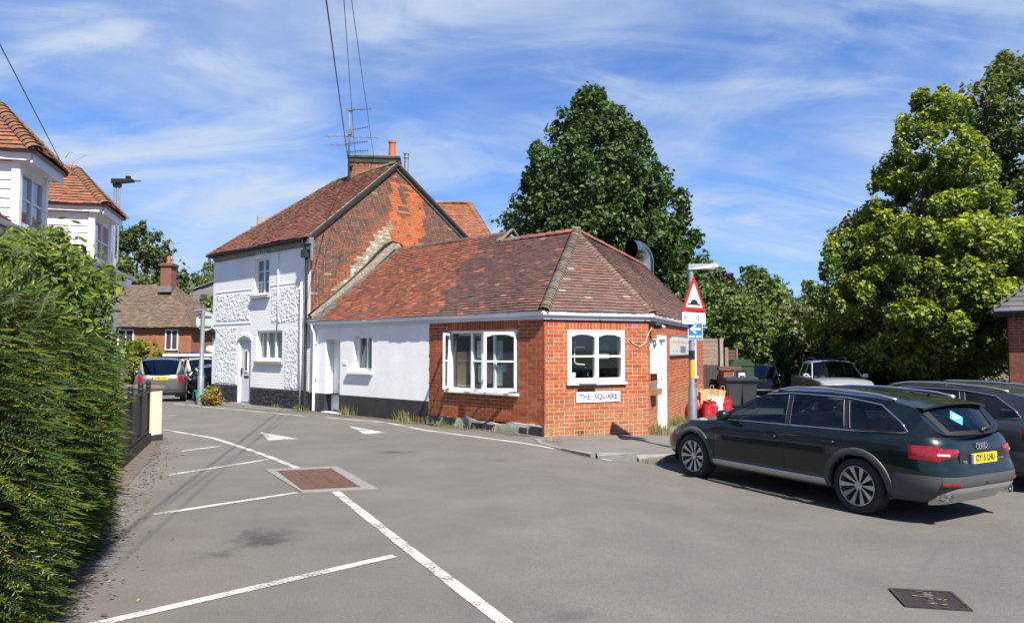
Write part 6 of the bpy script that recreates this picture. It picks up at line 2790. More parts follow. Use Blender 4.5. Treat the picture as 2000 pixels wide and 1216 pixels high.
tri = [(-.375, 2.46), (.375, 2.46), (0, 3.11)]
tr = sign_poly(SF, rounded(tri, .05), .060, .066, 'sign_red', 'warning_triangle', LC)
cz = 2.46 + .65 / 3
sign_poly(SF, rounded([(a * .70, cz + (z - cz) * .70) for a, z in tri], .03), .066, .0675, 'sign_white', 'triangle_face', tr)
hump = [(-.20, 2.565), (.20, 2.565), (.20, 2.595)] + [(.12 * math.cos(t), 2.595 + .075 * math.sin(t)) for t in np.linspace(0, math.pi, 12)] + [(-.20, 2.595)]
sign_poly(SF, hump, .0675, .069, 'sign_black', 'hump_symbol', tr)
pl = sign_poly(SF, rounded([(-.39, 2.20), (.37, 2.20), (.37, 2.44), (-.39, 2.44)], .03), .060, .066, 'sign_black', 'distance_plate', LC)
sign_poly(SF, rounded([(-.378, 2.212), (.358, 2.212), (.358, 2.428), (-.378, 2.428)], .025), .066, .0675, 'sign_white', 'plate_face', pl)
text_mesh('H', .135, 'plate_text', 'sign_black', pl, basis(SF.p(-.29, .068, 2.325), SF.U, (0, 0, 1), SF.N), .0008, bold=.004)
text_mesh('ump', .125, 'plate_text', 'sign_faded', pl, basis(SF.p(-.13, .068, 2.315), SF.U, (0, 0, 1), SF.N), .0008, sx=.85)
text_mesh('10', .135, 'plate_text', 'sign_black', pl, basis(SF.p(.09, .068, 2.325), SF.U, (0, 0, 1), SF.N), .0008, bold=.004)
text_mesh('yds', .125, 'plate_text', 'sign_faded', pl, basis(SF.p(.26, .068, 2.315), SF.U, (0, 0, 1), SF.N), .0008, sx=.8)
OF = Frame((px_, py_), (.97, .26), (.26, -.97))
ow = sign_poly(OF, rounded([(-.105, 1.925), (.195, 1.925), (.195, 2.235), (-.105, 2.235)], .02), .058, .062, 'sign_white', 'one_way_plate', LC)
sign_poly(OF, rounded([(-.097, 1.933), (.187, 1.933), (.187, 2.227), (-.097, 2.227)], .016), .062, .0632, 'sign_blue', 'blue_face', ow)
arrow = [(-.06, 2.125), (.035, 2.205), (.075, 2.205), (.015, 2.145), (.155, 2.145), (.155, 2.105), (.015, 2.105), (.075, 2.045), (.035, 2.045)]
sign_poly(OF, arrow, .0632, .0642, 'sign_white', 'arrow', ow)
text_mesh('ONE WAY', .062, 'plate_text', 'sign_white', ow, basis(OF.p(.045, .0638, 1.982), OF.U, (0, 0, 1), OF.N), .0006, sx=.92, bold=.0015)

# left sign post seen from behind
sx_, sy_ = -9.85, 23.1
zg = float(gz(sx_, sy_))
SP = empty('sign_post', (sx_, sy_, zg), 0, 'grey post with the plain back of a round sign beside the white cottage', 'sign post')
b = MB()
b.tube([(sx_, sy_, zg - .05), (sx_, sy_, zg + .9), (sx_, sy_, zg + .95), (sx_ + .03, sy_, 3.02)], [.10, .095, .07, .06], 12)
b.build('pole', 'galv', SP, smooth=True, angle=40)
b = MB()
b.lathe([(.001, .012), (.30, .012), (.305, .0), (.30, -.012), (.001, -.012)], 32, 'y', (sx_ + .06, sy_ + .10, 2.64))
b.build('sign_back', 'sign_back', SP, smooth=True, angle=30)
b = MB()
for z in (2.48, 2.80):
    b.cbox((sx_ - .14, sy_ + .06, z - .02), (sx_ + .26, sy_ + .085, z + .02))
b.build('channel', 'galv', SP)
b = MB()
b.tube([(sx_ + .03, sy_, 3.0), (sx_ - .25, sy_ - .02, 2.98)], .03, 8)
b.build('lamp_arm', 'galv', SP)

# tall lamp post behind the white house
lx, ly = -12.1, 22.0
LP = empty('street_lamp', (lx, ly, 0), 0, 'tall pale steel street lamp with dark flat lantern rising behind the white house', 'street lamp')
b = MB()
b.tube([(lx, ly, -.1), (lx, ly, 4.0), (lx + .02, ly, 4.4), (lx + .03, ly, 4.5)], [.10, .095, .09, .075], 12)
b.tube([(lx - .02, ly, 4.4), (lx - .02, ly, 6.80)], .045, 10)
b.tube([(lx + .10, ly, 4.4), (lx + .10, ly, 6.80)], .03, 8)
b.build('pole', 'galv', LP, smooth=True, angle=40)
b = MB()
b.box8([(lx - .12, ly - .1, 6.80), (lx + .50, ly - .12, 6.86), (lx + .50, ly + .12, 6.86), (lx - .12, ly + .1, 6.80),
        (lx - .12, ly - .08, 6.95), (lx + .50, ly - .1, 6.94), (lx + .50, ly + .1, 6.94), (lx - .12, ly + .08, 6.95)])
b.cbox((lx + .30, ly - .05, 6.94), (lx + .42, ly + .05, 7.04))
b.cbox((lx + .5, ly - .03, 6.87), (lx + .75, ly + .03, 6.895))
b.cbox((lx - .08, ly - .06, 6.70), (lx + .14, ly + .06, 6.80))
b.build('lantern', 'iron_black', LP)

# overhead wires to a pole behind the viewer
T0 = np.array((1.0, -8.4, 6.35))
TP = empty('telegraph_pole', (1.0, -8.6, 0), 0, 'brown wooden telegraph pole carrying the overhead wires across the square', 'pole')
b = MB()
b.tube([(1.0, -8.6, -.3), (1.0, -8.6, 7.0)], [.14, .10], 10)
b.build('pole', 'bark', TP, smooth=True)
b = MB()
b.cbox((.3, -8.7, 6.3), (1.8, -8.55, 6.42))
b.build('cross_arm', 'bark', TP)


def wire(lbl, p0, p1, r, sag):
    p0, p1 = np.array(p0, float), np.array(p1, float)
    b = MB()
    pts = [p0 + (p1 - p0) * t - np.array((0, 0, sag * 4 * t * (1 - t))) for t in np.linspace(0, 1, 14)]
    b.tube(pts, r, 5)
    tag(b.build('overhead_wire', 'wire', None, smooth=True), lbl, 'wire', 'overhead wires to the chimney')


wire('thick black overhead wire reaching the foot of the chimney mast', KF.p(-.03, .1, 8.05), (.95, -8.4, 6.35), .012, .10)
wire('thin overhead wire passing just beside the mast top', KF.p(.18, .02, 8.30), (1.29, -8.4, 6.35), .0065, .10)
wire('thin overhead wire reaching the chimney cap near the clay pot', KF.p(.80, .02, 8.30), (.62, -8.4, 6.40), .0065, .10)
dw_ = WF.p(14.9, .25, 5.36)
wire('thin overhead wire hooked to the near dormer eaves', dw_, (.6, -8.4, 8.3), .008, .05)
b = MB()
b.tube([dw_ + np.array((0, 0, -.05)), dw_ + np.array((.1, .05, .0)), dw_ + np.array((.12, .1, .15)), dw_ + np.array((.34, .15, .30)), dw_ + np.array((.1, .0, .32)), dw_ + np.array((.02, 0, .2))], .007, 6)
tag(b.build('wire_hook', 'galv', None, smooth=True), 'bent wire hook and loose tail at the near dormer eaves', 'hook')

# ------------------------------------------------------------------ bins
def wheelie(x, y, rz, label, lid_m='bin_black'):
    z = float(gz(x, y))
    o = empty('wheelie_bin', (x, y, z), rz, label, 'bin', 'wheelie bins')
    b = MB()
    lo = [(-.20, -.26), (.20, -.26), (.20, .22), (-.20, .22)]
    hi = [(-.27, -.34), (.27, -.34), (.27, .30), (-.27, .30)]
    b.box8([(p[0], p[1], .06) for p in lo] + [(p[0], p[1], .98) for p in hi])
    b.box8([(p[0] * 1.06, p[1] * 1.05, .93) for p in hi] + [(p[0] * 1.08, p[1] * 1.07, .985) for p in hi])
    b.cbox((-.19, -.33, .2), (.19, -.30, .8))
    b.build('bin_body', 'bin_black', o, world=False)
    b = MB()
    rows = []
    for t in np.linspace(0, 1, 7):
        yy = -.40 + .76 * t
        zz = 1.0 + .07 * math.sin(math.pi * min(1, t * .9 + .1)) + .02
        rows.append([(-.30, yy, .985), (-.29, yy, zz), (-.15, yy, zz + .02), (.15, yy, zz + .02), (.29, yy, zz), (.30, yy, .985)])
    b.grid(rows)
    b.add(rows[0], [(0, 1, 2, 3, 4, 5)])
    b.add(rows[-1], [(0, 1, 2, 3, 4, 5)])
    b.tube([(-.22, .36, 1.0), (-.22, .42, .99), (.22, .42, .99), (.22, .36, 1.0)], .016, 6)
    b.build('lid', lid_m, o, world=False, smooth=True, angle=35)
    for s_ in (-1, 1):
        b = MB()
        b.lathe([(.10, -.025), (.10, .025), (.03, .03), (.03, -.03)], 16, 'x', (s_ * .24, .24, .10), close=True)
        b.build('wheel', 'tyre', o, world=False, smooth=True, angle=40)
    return o


wheelie(7.05, 23.6, math.radians(8), 'black wheelie bin next to the brick pier at the end of the side wall')
wheelie(7.72, 24.0, math.radians(-6), 'black wheelie bin between the other wheelie bin and the dark blue car')
wheelie(8.02, 25.7, math.radians(10), 'wheelie bin with a bright blue lid standing behind the two black bins', 'bin_blue')
# green recycling bank
gx, gy_ = 8.75, 28.2
z = float(gz(gx, gy_))
GB = empty('recycling_bank', (gx, gy_, z), 0, 'dark green recycling bank with white notice behind the wheelie bins', 'recycling bin')
b = MB()
b.cbox((gx - .45, gy_ - .5, z), (gx + .45, gy_ + .5, z + 1.62))
b.box8([(gx - .48, gy_ - .53, z + 1.62), (gx + .48, gy_ - .53, z + 1.62), (gx + .48, gy_ + .53, z + 1.62), (gx - .48, gy_ + .53, z + 1.62),
        (gx - .30, gy_ - .53, z + 1.86), (gx + .30, gy_ - .53, z + 1.86), (gx + .30, gy_ + .53, z + 1.86), (gx - .30, gy_ + .53, z + 1.86)])
b.build('bank_body', 'bin_green', GB)
b = MB()
b.cbox((gx - .22, gy_ - .52, z + .95), (gx + .16, gy_ - .51, z + 1.45))
n_ = b.build('notice', 'sign_black', GB)
b = MB()
b.cbox((gx - .15, gy_ - .53, z + 1.08), (gx + .09, gy_ - .52, z + 1.36))
b.build('notice_face', 'sign_white', n_)
b = MB()
b.cbox((gx - .12, gy_ - .535, z + 1.18), (gx + .06, gy_ - .53, z + 1.26))
b.build('notice_print', 'sign_red', n_)
# teal recycling box by the cottage
b = MB()
bx, by = -10.75, 25.6
z = float(gz(bx, by))
b.box8([(bx - .22, by - .17, z), (bx + .22, by - .17, z), (bx + .22, by + .17, z), (bx - .22, by + .17, z),
        (bx - .27, by - .21, z + .40), (bx + .27, by - .21, z + .40), (bx + .27, by + .21, z + .40), (bx - .27, by + .21, z + .40)])
tb = tag(b.build('recycling_box', 'bin_teal'), 'teal plastic recycling box against the far corner of the cottage', 'box')
b = MB()
b.cbox((bx - .29, by - .23, z + .38), (bx + .29, by + .23, z + .42))
b.build('rim', 'bin_teal', tb)


def lump(nm, lbl, cat, x, y, zb, sx2, sy2, h, m_, seed, group=None, neck=.5, spikes=3):
    """soft filled bag with a puckered top"""
    rng = np.random.default_rng(seed)
    b = MB()
    rows = []
    n = 22
    ph = rng.uniform(0, 6.28, 6)
    for t, rad in ((0, .80), (.06, .95), (.25, 1.04), (.5, 1.0), (.72, .86), (.86, neck + .12), (.94, neck), (1.0, neck * 1.15)):
        row = []
        for i in range(n + 1):
            a = 2 * math.pi * (i % n) / n
            k = 1 + .10 * math.sin(3 * a + ph[0] + t * 3) + .07 * math.sin(5 * a + ph[1] - t * 4) + .04 * math.sin(9 * a + ph[2])
            sq = 1 / max(abs(math.cos(a)), abs(math.sin(a))) ** .45
            row.append((x + sx2 * rad * k * sq * math.cos(a), y + sy2 * rad * k * sq * math.sin(a), zb + h * t + .05 * h * t * math.sin(4 * a + ph[3])))
        rows.append(row)
    b.grid(rows)
    b.add([p for p in rows[-1][:-1]], [tuple(range(n))])
    o = b.build(nm, m_, None, smooth=True)
    return tag(o, lbl, cat, group)


zb = pvz(4.9, 19.4) - .01
lump('rubbish_bag', 'shiny red rubbish bag slumped behind the lamp column foot', 'bag', 4.78, 19.1, zb, .24, .22, .62, 'bag_red', 1, 'red rubbish bags by the side wall')
lump('rubbish_bag', 'shiny red rubbish bag with crumpled top between column and white bag', 'bag', 5.06, 18.7, zb, .20, .2, .55, 'bag_red', 2, 'red rubbish bags by the side wall', neck=.7)
wbag = lump('carrier_bag', 'tall white carrier bag with small dark emblem among the red bags', 'bag', 5.30, 19.0, zb, .17, .15, .62, 'bag_white', 3, neck=.85)
b = MB()
t_ = np.linspace(0, 2 * math.pi, 15)
ebx, eby = 5.30, 18.80
b.tube([(ebx + .045 * math.cos(t), eby, zb + .33 + .045 * math.sin(t)) for t in t_], .007, 5, cap=False)
b.tube([(ebx, eby, zb + .33), (ebx, eby, zb + .45)], .008, 5)
b.build('emblem', 'sign_black', wbag)
lump('rubbish_bag', 'red rubbish bag standing alone next to the black wheelie bin', 'bag', 5.72, 19.6, zb, .17, .17, .60, 'bag_red', 4, 'red rubbish bags by the side wall', neck=.8)
for k, (x, y, z0, a) in enumerate(((5.0, 19.05, .55, .2), (5.22, 19.12, .58, -.5), (5.42, 19.2, .56, .6), (4.92, 19.3, .6, 1.0))):
    b = MB()
    ca, sa = math.cos(a), math.sin(a)
    w, d, h = .12, .07, .28
    lean = random.uniform(-.08, .08)
    c = [(-w, -d), (w, -d), (w, d), (-w, d)]
    P0 = [(x + u * ca - v * sa, y + u * sa + v * ca, zb + z0 - .1) for u, v in c]
    P1 = [(x + u * ca * 1.05 - v * sa + lean, y + u * sa + v * ca, zb + z0 + h * random.uniform(.75, 1.05)) for u, v in c]
    b.box8(P0 + P1)
    b.tube([((P1[0][0] + P1[1][0]) / 2 - .05, (P1[0][1] + P1[1][1]) / 2, P1[0][2] - .02), ((P1[0][0] + P1[1][0]) / 2 - .04, (P1[0][1] + P1[1][1]) / 2, P1[0][2] + .08), ((P1[0][0] + P1[1][0]) / 2 + .04, (P1[0][1] + P1[1][1]) / 2, P1[0][2] + .08), ((P1[0][0] + P1[1][0]) / 2 + .05, (P1[0][1] + P1[1][1]) / 2, P1[0][2] - .02)], .008, 5)
    tag(b.build('paper_bag', 'kraft'), 'crumpled brown paper bag ' + ('beside the lamp column', 'behind the white carrier bag', 'right of the white carrier bag', 'against the brick wall behind the red bags')[k], 'bag', 'brown paper bags on the rubbish heap')

# ------------------------------------------------------------------ timber fence and pier behind the bins
TF = empty('timber_fence', (7.2, 26.4, -.4), 0, 'weathered grey timber fence panels with posts behind the brick end wall', 'fence')
f1 = Frame((6.75, 25.9), (1, .25), (.25, -1))
for k in range(7):
    b = MB()
    f1.box(b, 0, .62, 0, .025, 1.20 + k * .135, 1.20 + k * .135 + .125, col=jit((.30, .21, .16), .12))
    b.build('slat', 'wood_grey', TF)
for k in range(5):
    b = MB()
    f1.box(b, .02 + k * .12, .13 + k * .12, .03, .05, -.5, 1.18, col=jit((.07, .05, .045), .15))
    b.build('board', 'wood_grey', TF)
for a, zt, c in ((.66, 2.15, (.34, .30, .27)), (.86, 1.82, (.26, .19, .15))):
    b = MB()
    f1.box(b, a, a + .13, -.03, .10, -.5, zt, col=c)
    b.build('post', 'wood_grey', TF)
f2 = Frame((8.0, 29.6), (1, .15), (.15, -1))
for k in range(9):
    b = MB()
    f2.box(b, 0, 1.15, 0, .03, .5 + k * .14, .5 + k * .14 + .11, col=jit((.16, .085, .06), .15))
    b.build('slat', 'wood_grey', TF)
for a_ in (-.08, 1.15):
    b = MB()
    f2.box(b, a_, a_ + .08, -.04, .06, -.6, 1.8, col=(.2, .14, .11))
    b.build('post', 'wood_grey', TF)
BP = empty('brick_pier', (7.55, 25.7, -.45), 0, 'short red brick pier with timber rail between the fence and bins', 'pier')
f3 = Frame((7.42, 25.55), (1, .1), (.1, -1))
b = MB()
f3.box(b, 0, .36, -.36, -.008, -.6, 1.02)
b.build('core', 'mortar', BP)
emit_pieces(bricks(f3, 0, .36, -.5, 1.02, [], brick_col, hc=.08), 'brick', 'brickwork', 'brick_old', BP, 60)
b = MB()
f3.box(b, -.2, .62, -.1, .05, 1.03, 1.16, col=(.16, .075, .05))
b.build('rail', 'wood_grey', BP)

# ------------------------------------------------------------------ gate, pillar and wall at the end of the hedge
PL = empty('garden_wall', (-6.7, 14.1, 0), 0, 'low cream rendered wall and pillar with brown coping beside the black fence', 'wall')
g1 = Frame((-6.86, 13.93), (-.94, .34), (-.34, -.94))
b = MB()
g1.box(b, 0, .30, -.24, 0, -.1, 1.00)
b.build('pillar', 'render_cream', PL)
b = MB()
g1.box(b, .30, 1.25, -.22, -.06, -.1, .97)
b.build('wall', 'render_cream', PL)
b = MB()
g1.box(b, -.03, 1.25, -.27, .03, 1.0, 1.05, col=(.30, .20, .17))
b.build('coping', 'wood_grey', PL)
b = MB()
g1.box(b, -.02, .32, -.26, .02, -.1, .12)
b.build('pillar_base', 'paint_black', PL)
GT = empty('black_fence', (-6.1, 12.9, 0), 0, 'solid black metal fence panels with ball topped posts along the hedge end', 'fence')
q0, q1 = np.array((-5.70, 10.6)), np.array((-6.84, 13.78))
dv = (q1 - q0) / np.linalg.norm(q1 - q0)
g2 = Frame(tuple(q0), tuple(dv), (dv[1], -dv[0]))
Lg = float(np.linalg.norm(q1 - q0))
npn = 3
for k in range(npn):
    a0, a1 = k * Lg / npn, (k + 1) * Lg / npn
    b = MB()
    g2.box(b, a0 + .05, a1 - .05, -.02, .0, .28, .92)
    b.build('panel', 'iron_black', GT)
    for z0 in (.20, .94):
        b = MB()
        g2.box(b, a0 + .04, a1 - .04, -.04, .02, z0, z0 + .05)
        b.build('rail', 'iron_black', GT)
    b = MB()
    g2.box(b, a0 + .02, a1 - .02, -.04, .05, -.1, .18)
    b.build('kickboard', 'iron_black', GT)
for k in range(npn + 1):
    a = min(k * Lg / npn, Lg - .12)
    b = MB()
    c0 = g2.p(a, -.01, 0)
    b.tube([c0 + np.array((0, 0, -.1)), c0 + np.array((0, 0, 1.05))], .04, 8)
    b.lathe([(.001, 1.17), (.035, 1.155), (.05, 1.12), (.04, 1.075), (.05, 1.06), (.05, 1.04)], 10, 'z', (c0[0], c0[1], 0))
    b.build('post', 'iron_black', GT, smooth=True, angle=40)
TR = empty('trellis_post', (-6.65, 12.6, 0), 0, 'pale galvanised mesh post half swallowed by the far end of the hedge', 'post')
g4 = Frame((-7.0, 12.7), (1, .1), (.1, -1))
for a in (0, .17):
    b = MB()
    g4.box(b, a, a + .03, -.03, 0, 0, 1.78)
    b.build('upright', 'galv', TR)
for k in range(22):
    b = MB()
    g4.box(b, .03, .17, -.02, -.012, .1 + k * .077, .1 + k * .077 + .018)
    b.build('rung', 'galv', TR)

# ------------------------------------------------------------------ right edge: brick outbuilding and flint wall
OB = empty('brick_outbuilding', (14.8, 21.5, -.35), 0, 'red brick outbuilding with slate roof at the far right beyond the cars', 'building')
f5 = Frame((13.95, 20.4), (.83, -.56), (-.56, -.83))
b = MB()
f5.box(b, 0, 5, -5, -.008, -.6, 2.85)
b.build('wall', 'mortar', OB)
emit_pieces(bricks(f5, 0, 5.0, -.5, 2.82, [], lambda a, z: jit((.26, .075, .045), .2), hc=.08), 'brick', 'brickwork', 'brick_old', OB, 300)
f5b = Frame((13.95, 20.4), (.56, .83), (-.83, .56))
b = MB()
f5b.box(b, 0, 5, -.0, .02, -.6, 2.82, col=(.24, .075, .045))
b.build('side_wall', 'brick_old', OB)
mat('slate', attr=True, rough=.6, noise=(8, .8, 1.15))
p0, p1, p2, p3 = f5.p(-.40, .35, 2.80), f5.p(5.2, .35, 2.80), f5.p(5.2, -2.5, 4.9), f5.p(2.0, -2.5, 4.9)
p4 = f5.p(-.40, -5.3, 2.80)
slc = lambda a, s: jit((.075, .072, .076), .15)
emit_pieces(tiles([p0, p1, p2, p3], slc, gauge=.24, w=.36, rough=.6) + tiles([p4, p0, p3], slc, gauge=.24, w=.36, rough=.6), 'slate', 'slating', 'slate', OB, 200)
deck('roof_deck', [[p0, p1, p2, p3], [p4, p0, p3]], 'lead', OB, -.02)
b = MB()
f5.box(b, -.36, 5.2, .2, .33, 2.66, 2.78)
b.build('fascia_board', 'iron_black', OB)
FWL = empty('flint_wall', (19, 38, -.7), 0, 'old flint and brick boundary wall in deep shade under the lime tree', 'wall')
f6 = Frame((15.8, 35.5), (1, .05), (.05, -1))
b = MB()
f6.box(b, 0, 12, -.4, -.02, -.9, 1.75)
b.build('wall_core', 'lichen_mortar', FWL)
b = MB()
for k in range(1500):
    a, zz = random.uniform(0, 12), random.uniform(-.8, 1.65)
    s_ = random.uniform(.05, .11)
    ring = [f6.p(a + s_ * math.cos(t), -.02, zz + s_ * .7 * math.sin(t)) for t in np.linspace(0, 6.283, 6, endpoint=False)]
    b.add(ring + [f6.p(a, .02 + s_ * .2, zz)], [(i, (i + 1) % 6, 6) for i in range(6)], col=jit(random.choice([(.22, .19, .15), (.30, .26, .2), (.14, .13, .13)]), .2))
tag(b.build('flint_facing', 'brick_old', FWL), kind='stuff')
for k in range(10):
    b = MB()
    f6.box(b, k * 1.2 + .01, k * 1.2 + 1.19, -.45, .05, 1.75, 1.86)
    b.build('coping_stone', 'stone', FWL)
# ================================================================== vegetation
def unit(v):
    return v / (np.linalg.norm(v, axis=-1, keepdims=True) + 1e-9)


def leaves(P, Nrm, size, aspect, C, rng, fold=.25):
    """kite-shaped leaf quads at P facing roughly Nrm; returns V, F, C"""
    n = len(P)
    t = unit(np.cross(Nrm, rng.normal(size=(n, 3))))
    s = np.cross(Nrm, t)
    L = size[:, None]
    w = L * aspect
    a = P - t * L * .5
    b_ = P + s * w * .5 - t * L * .08 + Nrm * w * fold * .5
    c = P + t * L * .5
    d = P - s * w * .5 - t * L * .08 + Nrm * w * fold * .5
    V = np.stack([a, b_, c, d], 1).reshape(-1, 3)
    F = np.arange(4 * n).reshape(n, 4)
    # split along the midrib so that the fold shades
    F3 = np.concatenate([F[:, [0, 1, 2]], F[:, [0, 2, 3]]])
    return V, F3, np.concatenate([C, C])


def crown_points(blobs, rad, n, rng, shell=.55):
    """blobs (m,3) centres, rad (m,3): points spread through the outer part of each clump"""
    w = (rad[:, 0] * rad[:, 1] + rad[:, 0] * rad[:, 2])
    idx = rng.choice(len(blobs), n, p=w / w.sum())
    d = unit(rng.normal(size=(n, 3)))
    r = shell + (1 - shell) * rng.random(n) ** .7
    r = r * (1 + .12 * rng.normal(size=n))
    P = blobs[idx] + d * rad[idx] * r[:, None]
    return P, d, idx


def tree(name, label, x, y, prof, n_leaf, lsize, cols, seed, trunk_r=.25, group=None, nb=70, br=.30, zbase=None, asp=.62, squash=.8, gap=.0, cat='tree',
         lean=(0, 0), upbias=.35, tipcol=None, trunk=True, matname='leaf', limb_n=12, ell=1.0, fill=.12, tips=1.2):
    """prof: list of (height, radius) of the crown above the ground"""
    rng = np.random.default_rng(seed)
    z0 = float(gz(x, y) + hillz(x, y)) if zbase is None else zbase
    hs = np.array([p[0] for p in prof], float)
    rs = np.array([p[1] for p in prof], float)
    o = empty(name, (x, y, z0), 0, label, cat, group)
    # clumps on and inside the envelope
    zz = rng.uniform(hs[0], hs[-1], nb * 4)
    keep = rng.random(nb * 4) < (np.interp(zz, hs, rs) / rs.max()) ** .8 + .12
    zz = zz[keep][:nb]
    m = len(zz)
    R_ = np.interp(zz, hs, rs)
    rb = br * rs.max() * rng.uniform(.45, 1.35, m) * np.clip(R_ / rs.max() + .25, .35, 1)
    ang = rng.uniform(0, 2 * np.pi, m)
    rr = np.maximum(R_ - rb * .45, 0) * np.sqrt(rng.uniform(.12, 1.0, m))
    cx_ = x + rr * np.cos(ang) * ell + lean[0] * (zz - hs[0])
    cy_ = y + rr * np.sin(ang) + lean[1] * (zz - hs[0])
    B = np.stack([cx_, cy_, z0 + zz], 1)
    RAD = np.stack([rb, rb, rb * squash], 1)
    # small sprigs breaking the outline
    ns = int(nb * tips)
    if ns:
        zs2 = rng.uniform(hs[0], hs[-1], ns)
        R2 = np.interp(zs2, hs, rs) * rng.uniform(.88, 1.10, ns)
        a2 = rng.uniform(0, 2 * np.pi, ns)
        r2 = rs.max() * rng.uniform(.035, .085, ns)
        B = np.concatenate([B, np.stack([x + R2 * np.cos(a2) * ell + lean[0] * (zs2 - hs[0]), y + R2 * np.sin(a2) + lean[1] * (zs2 - hs[0]), z0 + zs2 + r2], 1)])
        RAD = np.concatenate([RAD, np.stack([r2, r2, r2 * 1.5], 1)])
        zz = np.r_[zz, zs2]
        m = len(B)
    P, d, idx = crown_points(B, RAD, n_leaf, rng)
    # part of the foliage follows the outline of the whole crown, so that the clumps merge
    nf_ = int(n_leaf * fill)
    if nf_:
        zf = rng.uniform(hs[0], hs[-1], nf_ * 3)
        kp = rng.random(nf_ * 3) < np.interp(zf, hs, rs) / rs.max() + .05
        zf = zf[kp][:nf_]
        nf_ = len(zf)
        af = rng.uniform(0, 2 * np.pi, nf_)
        lob = .90 + .13 * np.sin(4 * af + zf * 1.9 + seed) + .11 * np.sin(7 * af - zf * 2.9 + 2 * seed) + .09 * np.sin(3 * af + zf * 4.3)
        rf = np.interp(zf, hs, rs) * lob * np.sqrt(rng.uniform(.45, 1.06, nf_))
        P[:nf_] = np.stack([x + rf * np.cos(af) * ell + lean[0] * (zf - hs[0]), y + rf * np.sin(af) + lean[1] * (zf - hs[0]), z0 + zf + rng.normal(0, .12, nf_)], 1)
        d[:nf_] = unit(np.stack([np.cos(af), np.sin(af), .35 + 0 * af], 1))
    Nrm = unit(d * .55 + np.array((0, 0, upbias)) + rng.normal(size=P.shape) * .55)
    cl = np.array(cols, float)
    C = cl[rng.integers(0, len(cl), n_leaf)]
    bv = rng.uniform(.82, 1.18, m)
    C = C * bv[idx][:, None] * rng.uniform(.75, 1.25, n_leaf)[:, None]
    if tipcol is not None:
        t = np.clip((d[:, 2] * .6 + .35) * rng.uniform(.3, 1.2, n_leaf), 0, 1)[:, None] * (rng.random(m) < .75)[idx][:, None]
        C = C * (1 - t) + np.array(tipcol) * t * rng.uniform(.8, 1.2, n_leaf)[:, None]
    sz = lsize * rng.uniform(.6, 1.3, n_leaf)
    V, F, C2 = leaves(P, Nrm, sz, asp, C, rng)
    np_mesh('crown', V, F, C2, matname, o)
    if trunk:
        b = MB()
        ht = hs[0] + (hs[-1] - hs[0]) * .75
        pts = [(x + lean[0] * h * .3 + .08 * math.sin(h * 1.3), y + .06 * math.cos(h), z0 + h - .2) for h in np.linspace(0, ht, 8)]
        b.tube(pts, list(np.linspace(trunk_r, trunk_r * .25, 8)), 9)
        for i in rng.choice(m, min(limb_n, m), replace=False):
            h0 = min(zz[i] * .6 + .2, ht * .9)
            s0 = np.array((x, y, z0 + h0))
            e = B[i]
            mid_ = (s0 + e) / 2 + np.array((0, 0, -.1 * np.linalg.norm(e - s0)))
            b.tube([s0, mid_, e], [trunk_r * .45, trunk_r * .28, trunk_r * .1], 6)
        b.build('trunk', 'bark', o, smooth=True)
    return o


DARK = [(.034, .070, .014), (.046, .086, .017), (.058, .10, .02), (.028, .058, .014)]
MIDG = [(.085, .130, .022), (.105, .150, .028), (.068, .11, .022), (.12, .165, .03)]
LIME = [(.090, .135, .018), (.115, .155, .020), (.070, .115, .018), (.14, .175, .022)]
OLIVE = [(.13, .145, .04), (.155, .165, .05), (.10, .12, .035)]

tree('sycamore_tree', 'large dark green sycamore tree rising behind the low brick corner building', 3.75, 33.5,
     [(2.4, 3.7), (4.5, 4.6), (6.5, 4.45), (8.3, 3.9), (9.9, 3.25), (11.3, 2.4), (12.4, 1.55), (13.3, .7), (13.9, .25)], 110000, .21, DARK, 11, .35, nb=300, br=.15, squash=.9, asp=.75, tipcol=(.075, .13, .022), fill=.14)
tree('lime_tree', 'bright yellow green lime tree overhanging the parked cars at the right', 15.1, 26.5,
     [(1.6, 2.6), (3.0, 3.9), (5.0, 3.7), (6.6, 2.9), (8.0, 2.0), (9.4, 1.45), (10.6, .9), (11.5, .3)], 95000, .16, [(.11, .165, .018), (.13, .185, .02), (.085, .135, .018)], 12, .35, nb=170, br=.19, squash=.6, asp=.75,
     tipcol=(.33, .37, .02), upbias=.6, lean=(.06, 0), fill=.0)
tree('ash_tree', 'very tall dark green tree standing behind the lime at the right edge', 21.9, 30.0,
     [(1.5, 3.4), (4.0, 4.4), (8.0, 4.3), (11.0, 3.6), (13.0, 2.4), (14.5, .8)], 80000, .21, [(.065, .10, .02), (.085, .12, .024), (.05, .08, .02)], 13, .4, nb=300, br=.155, squash=.65, tipcol=(.20, .24, .03), upbias=.55, fill=.08)
tree('copper_tree', 'small bronze leaved tree against the left flank of the lime tree', 16.7, 34.0,
     [(5.2, .6), (6.4, 1.4), (7.6, 1.5), (8.8, .7)], 9000, .22, [(.07, .055, .022), (.05, .045, .022), (.09, .075, .03)], 14, .2, nb=24, br=.4)
# shade trees over the flint wall
tree('yew_tree', 'black green yew filling the deep shade below the lime tree', 17.0, 32.2,
     [(.6, 2.6), (2.2, 3.2), (4.2, 2.8), (6.0, 1.6)], 26000, .22, [(.02, .042, .014), (.028, .055, .016)], 15, .4, nb=60, br=.3)
tree('elder_bush', 'sprawling leafy bush hanging over the flint wall beside the outbuilding', 17.6, 29.2,
     [(.4, 1.6), (1.6, 2.2), (3.0, 2.0), (4.4, 1.0)], 15000, .17, LIME, 16, .12, nb=45, br=.3, squash=.5, asp=.8, upbias=.5, cat='bush')

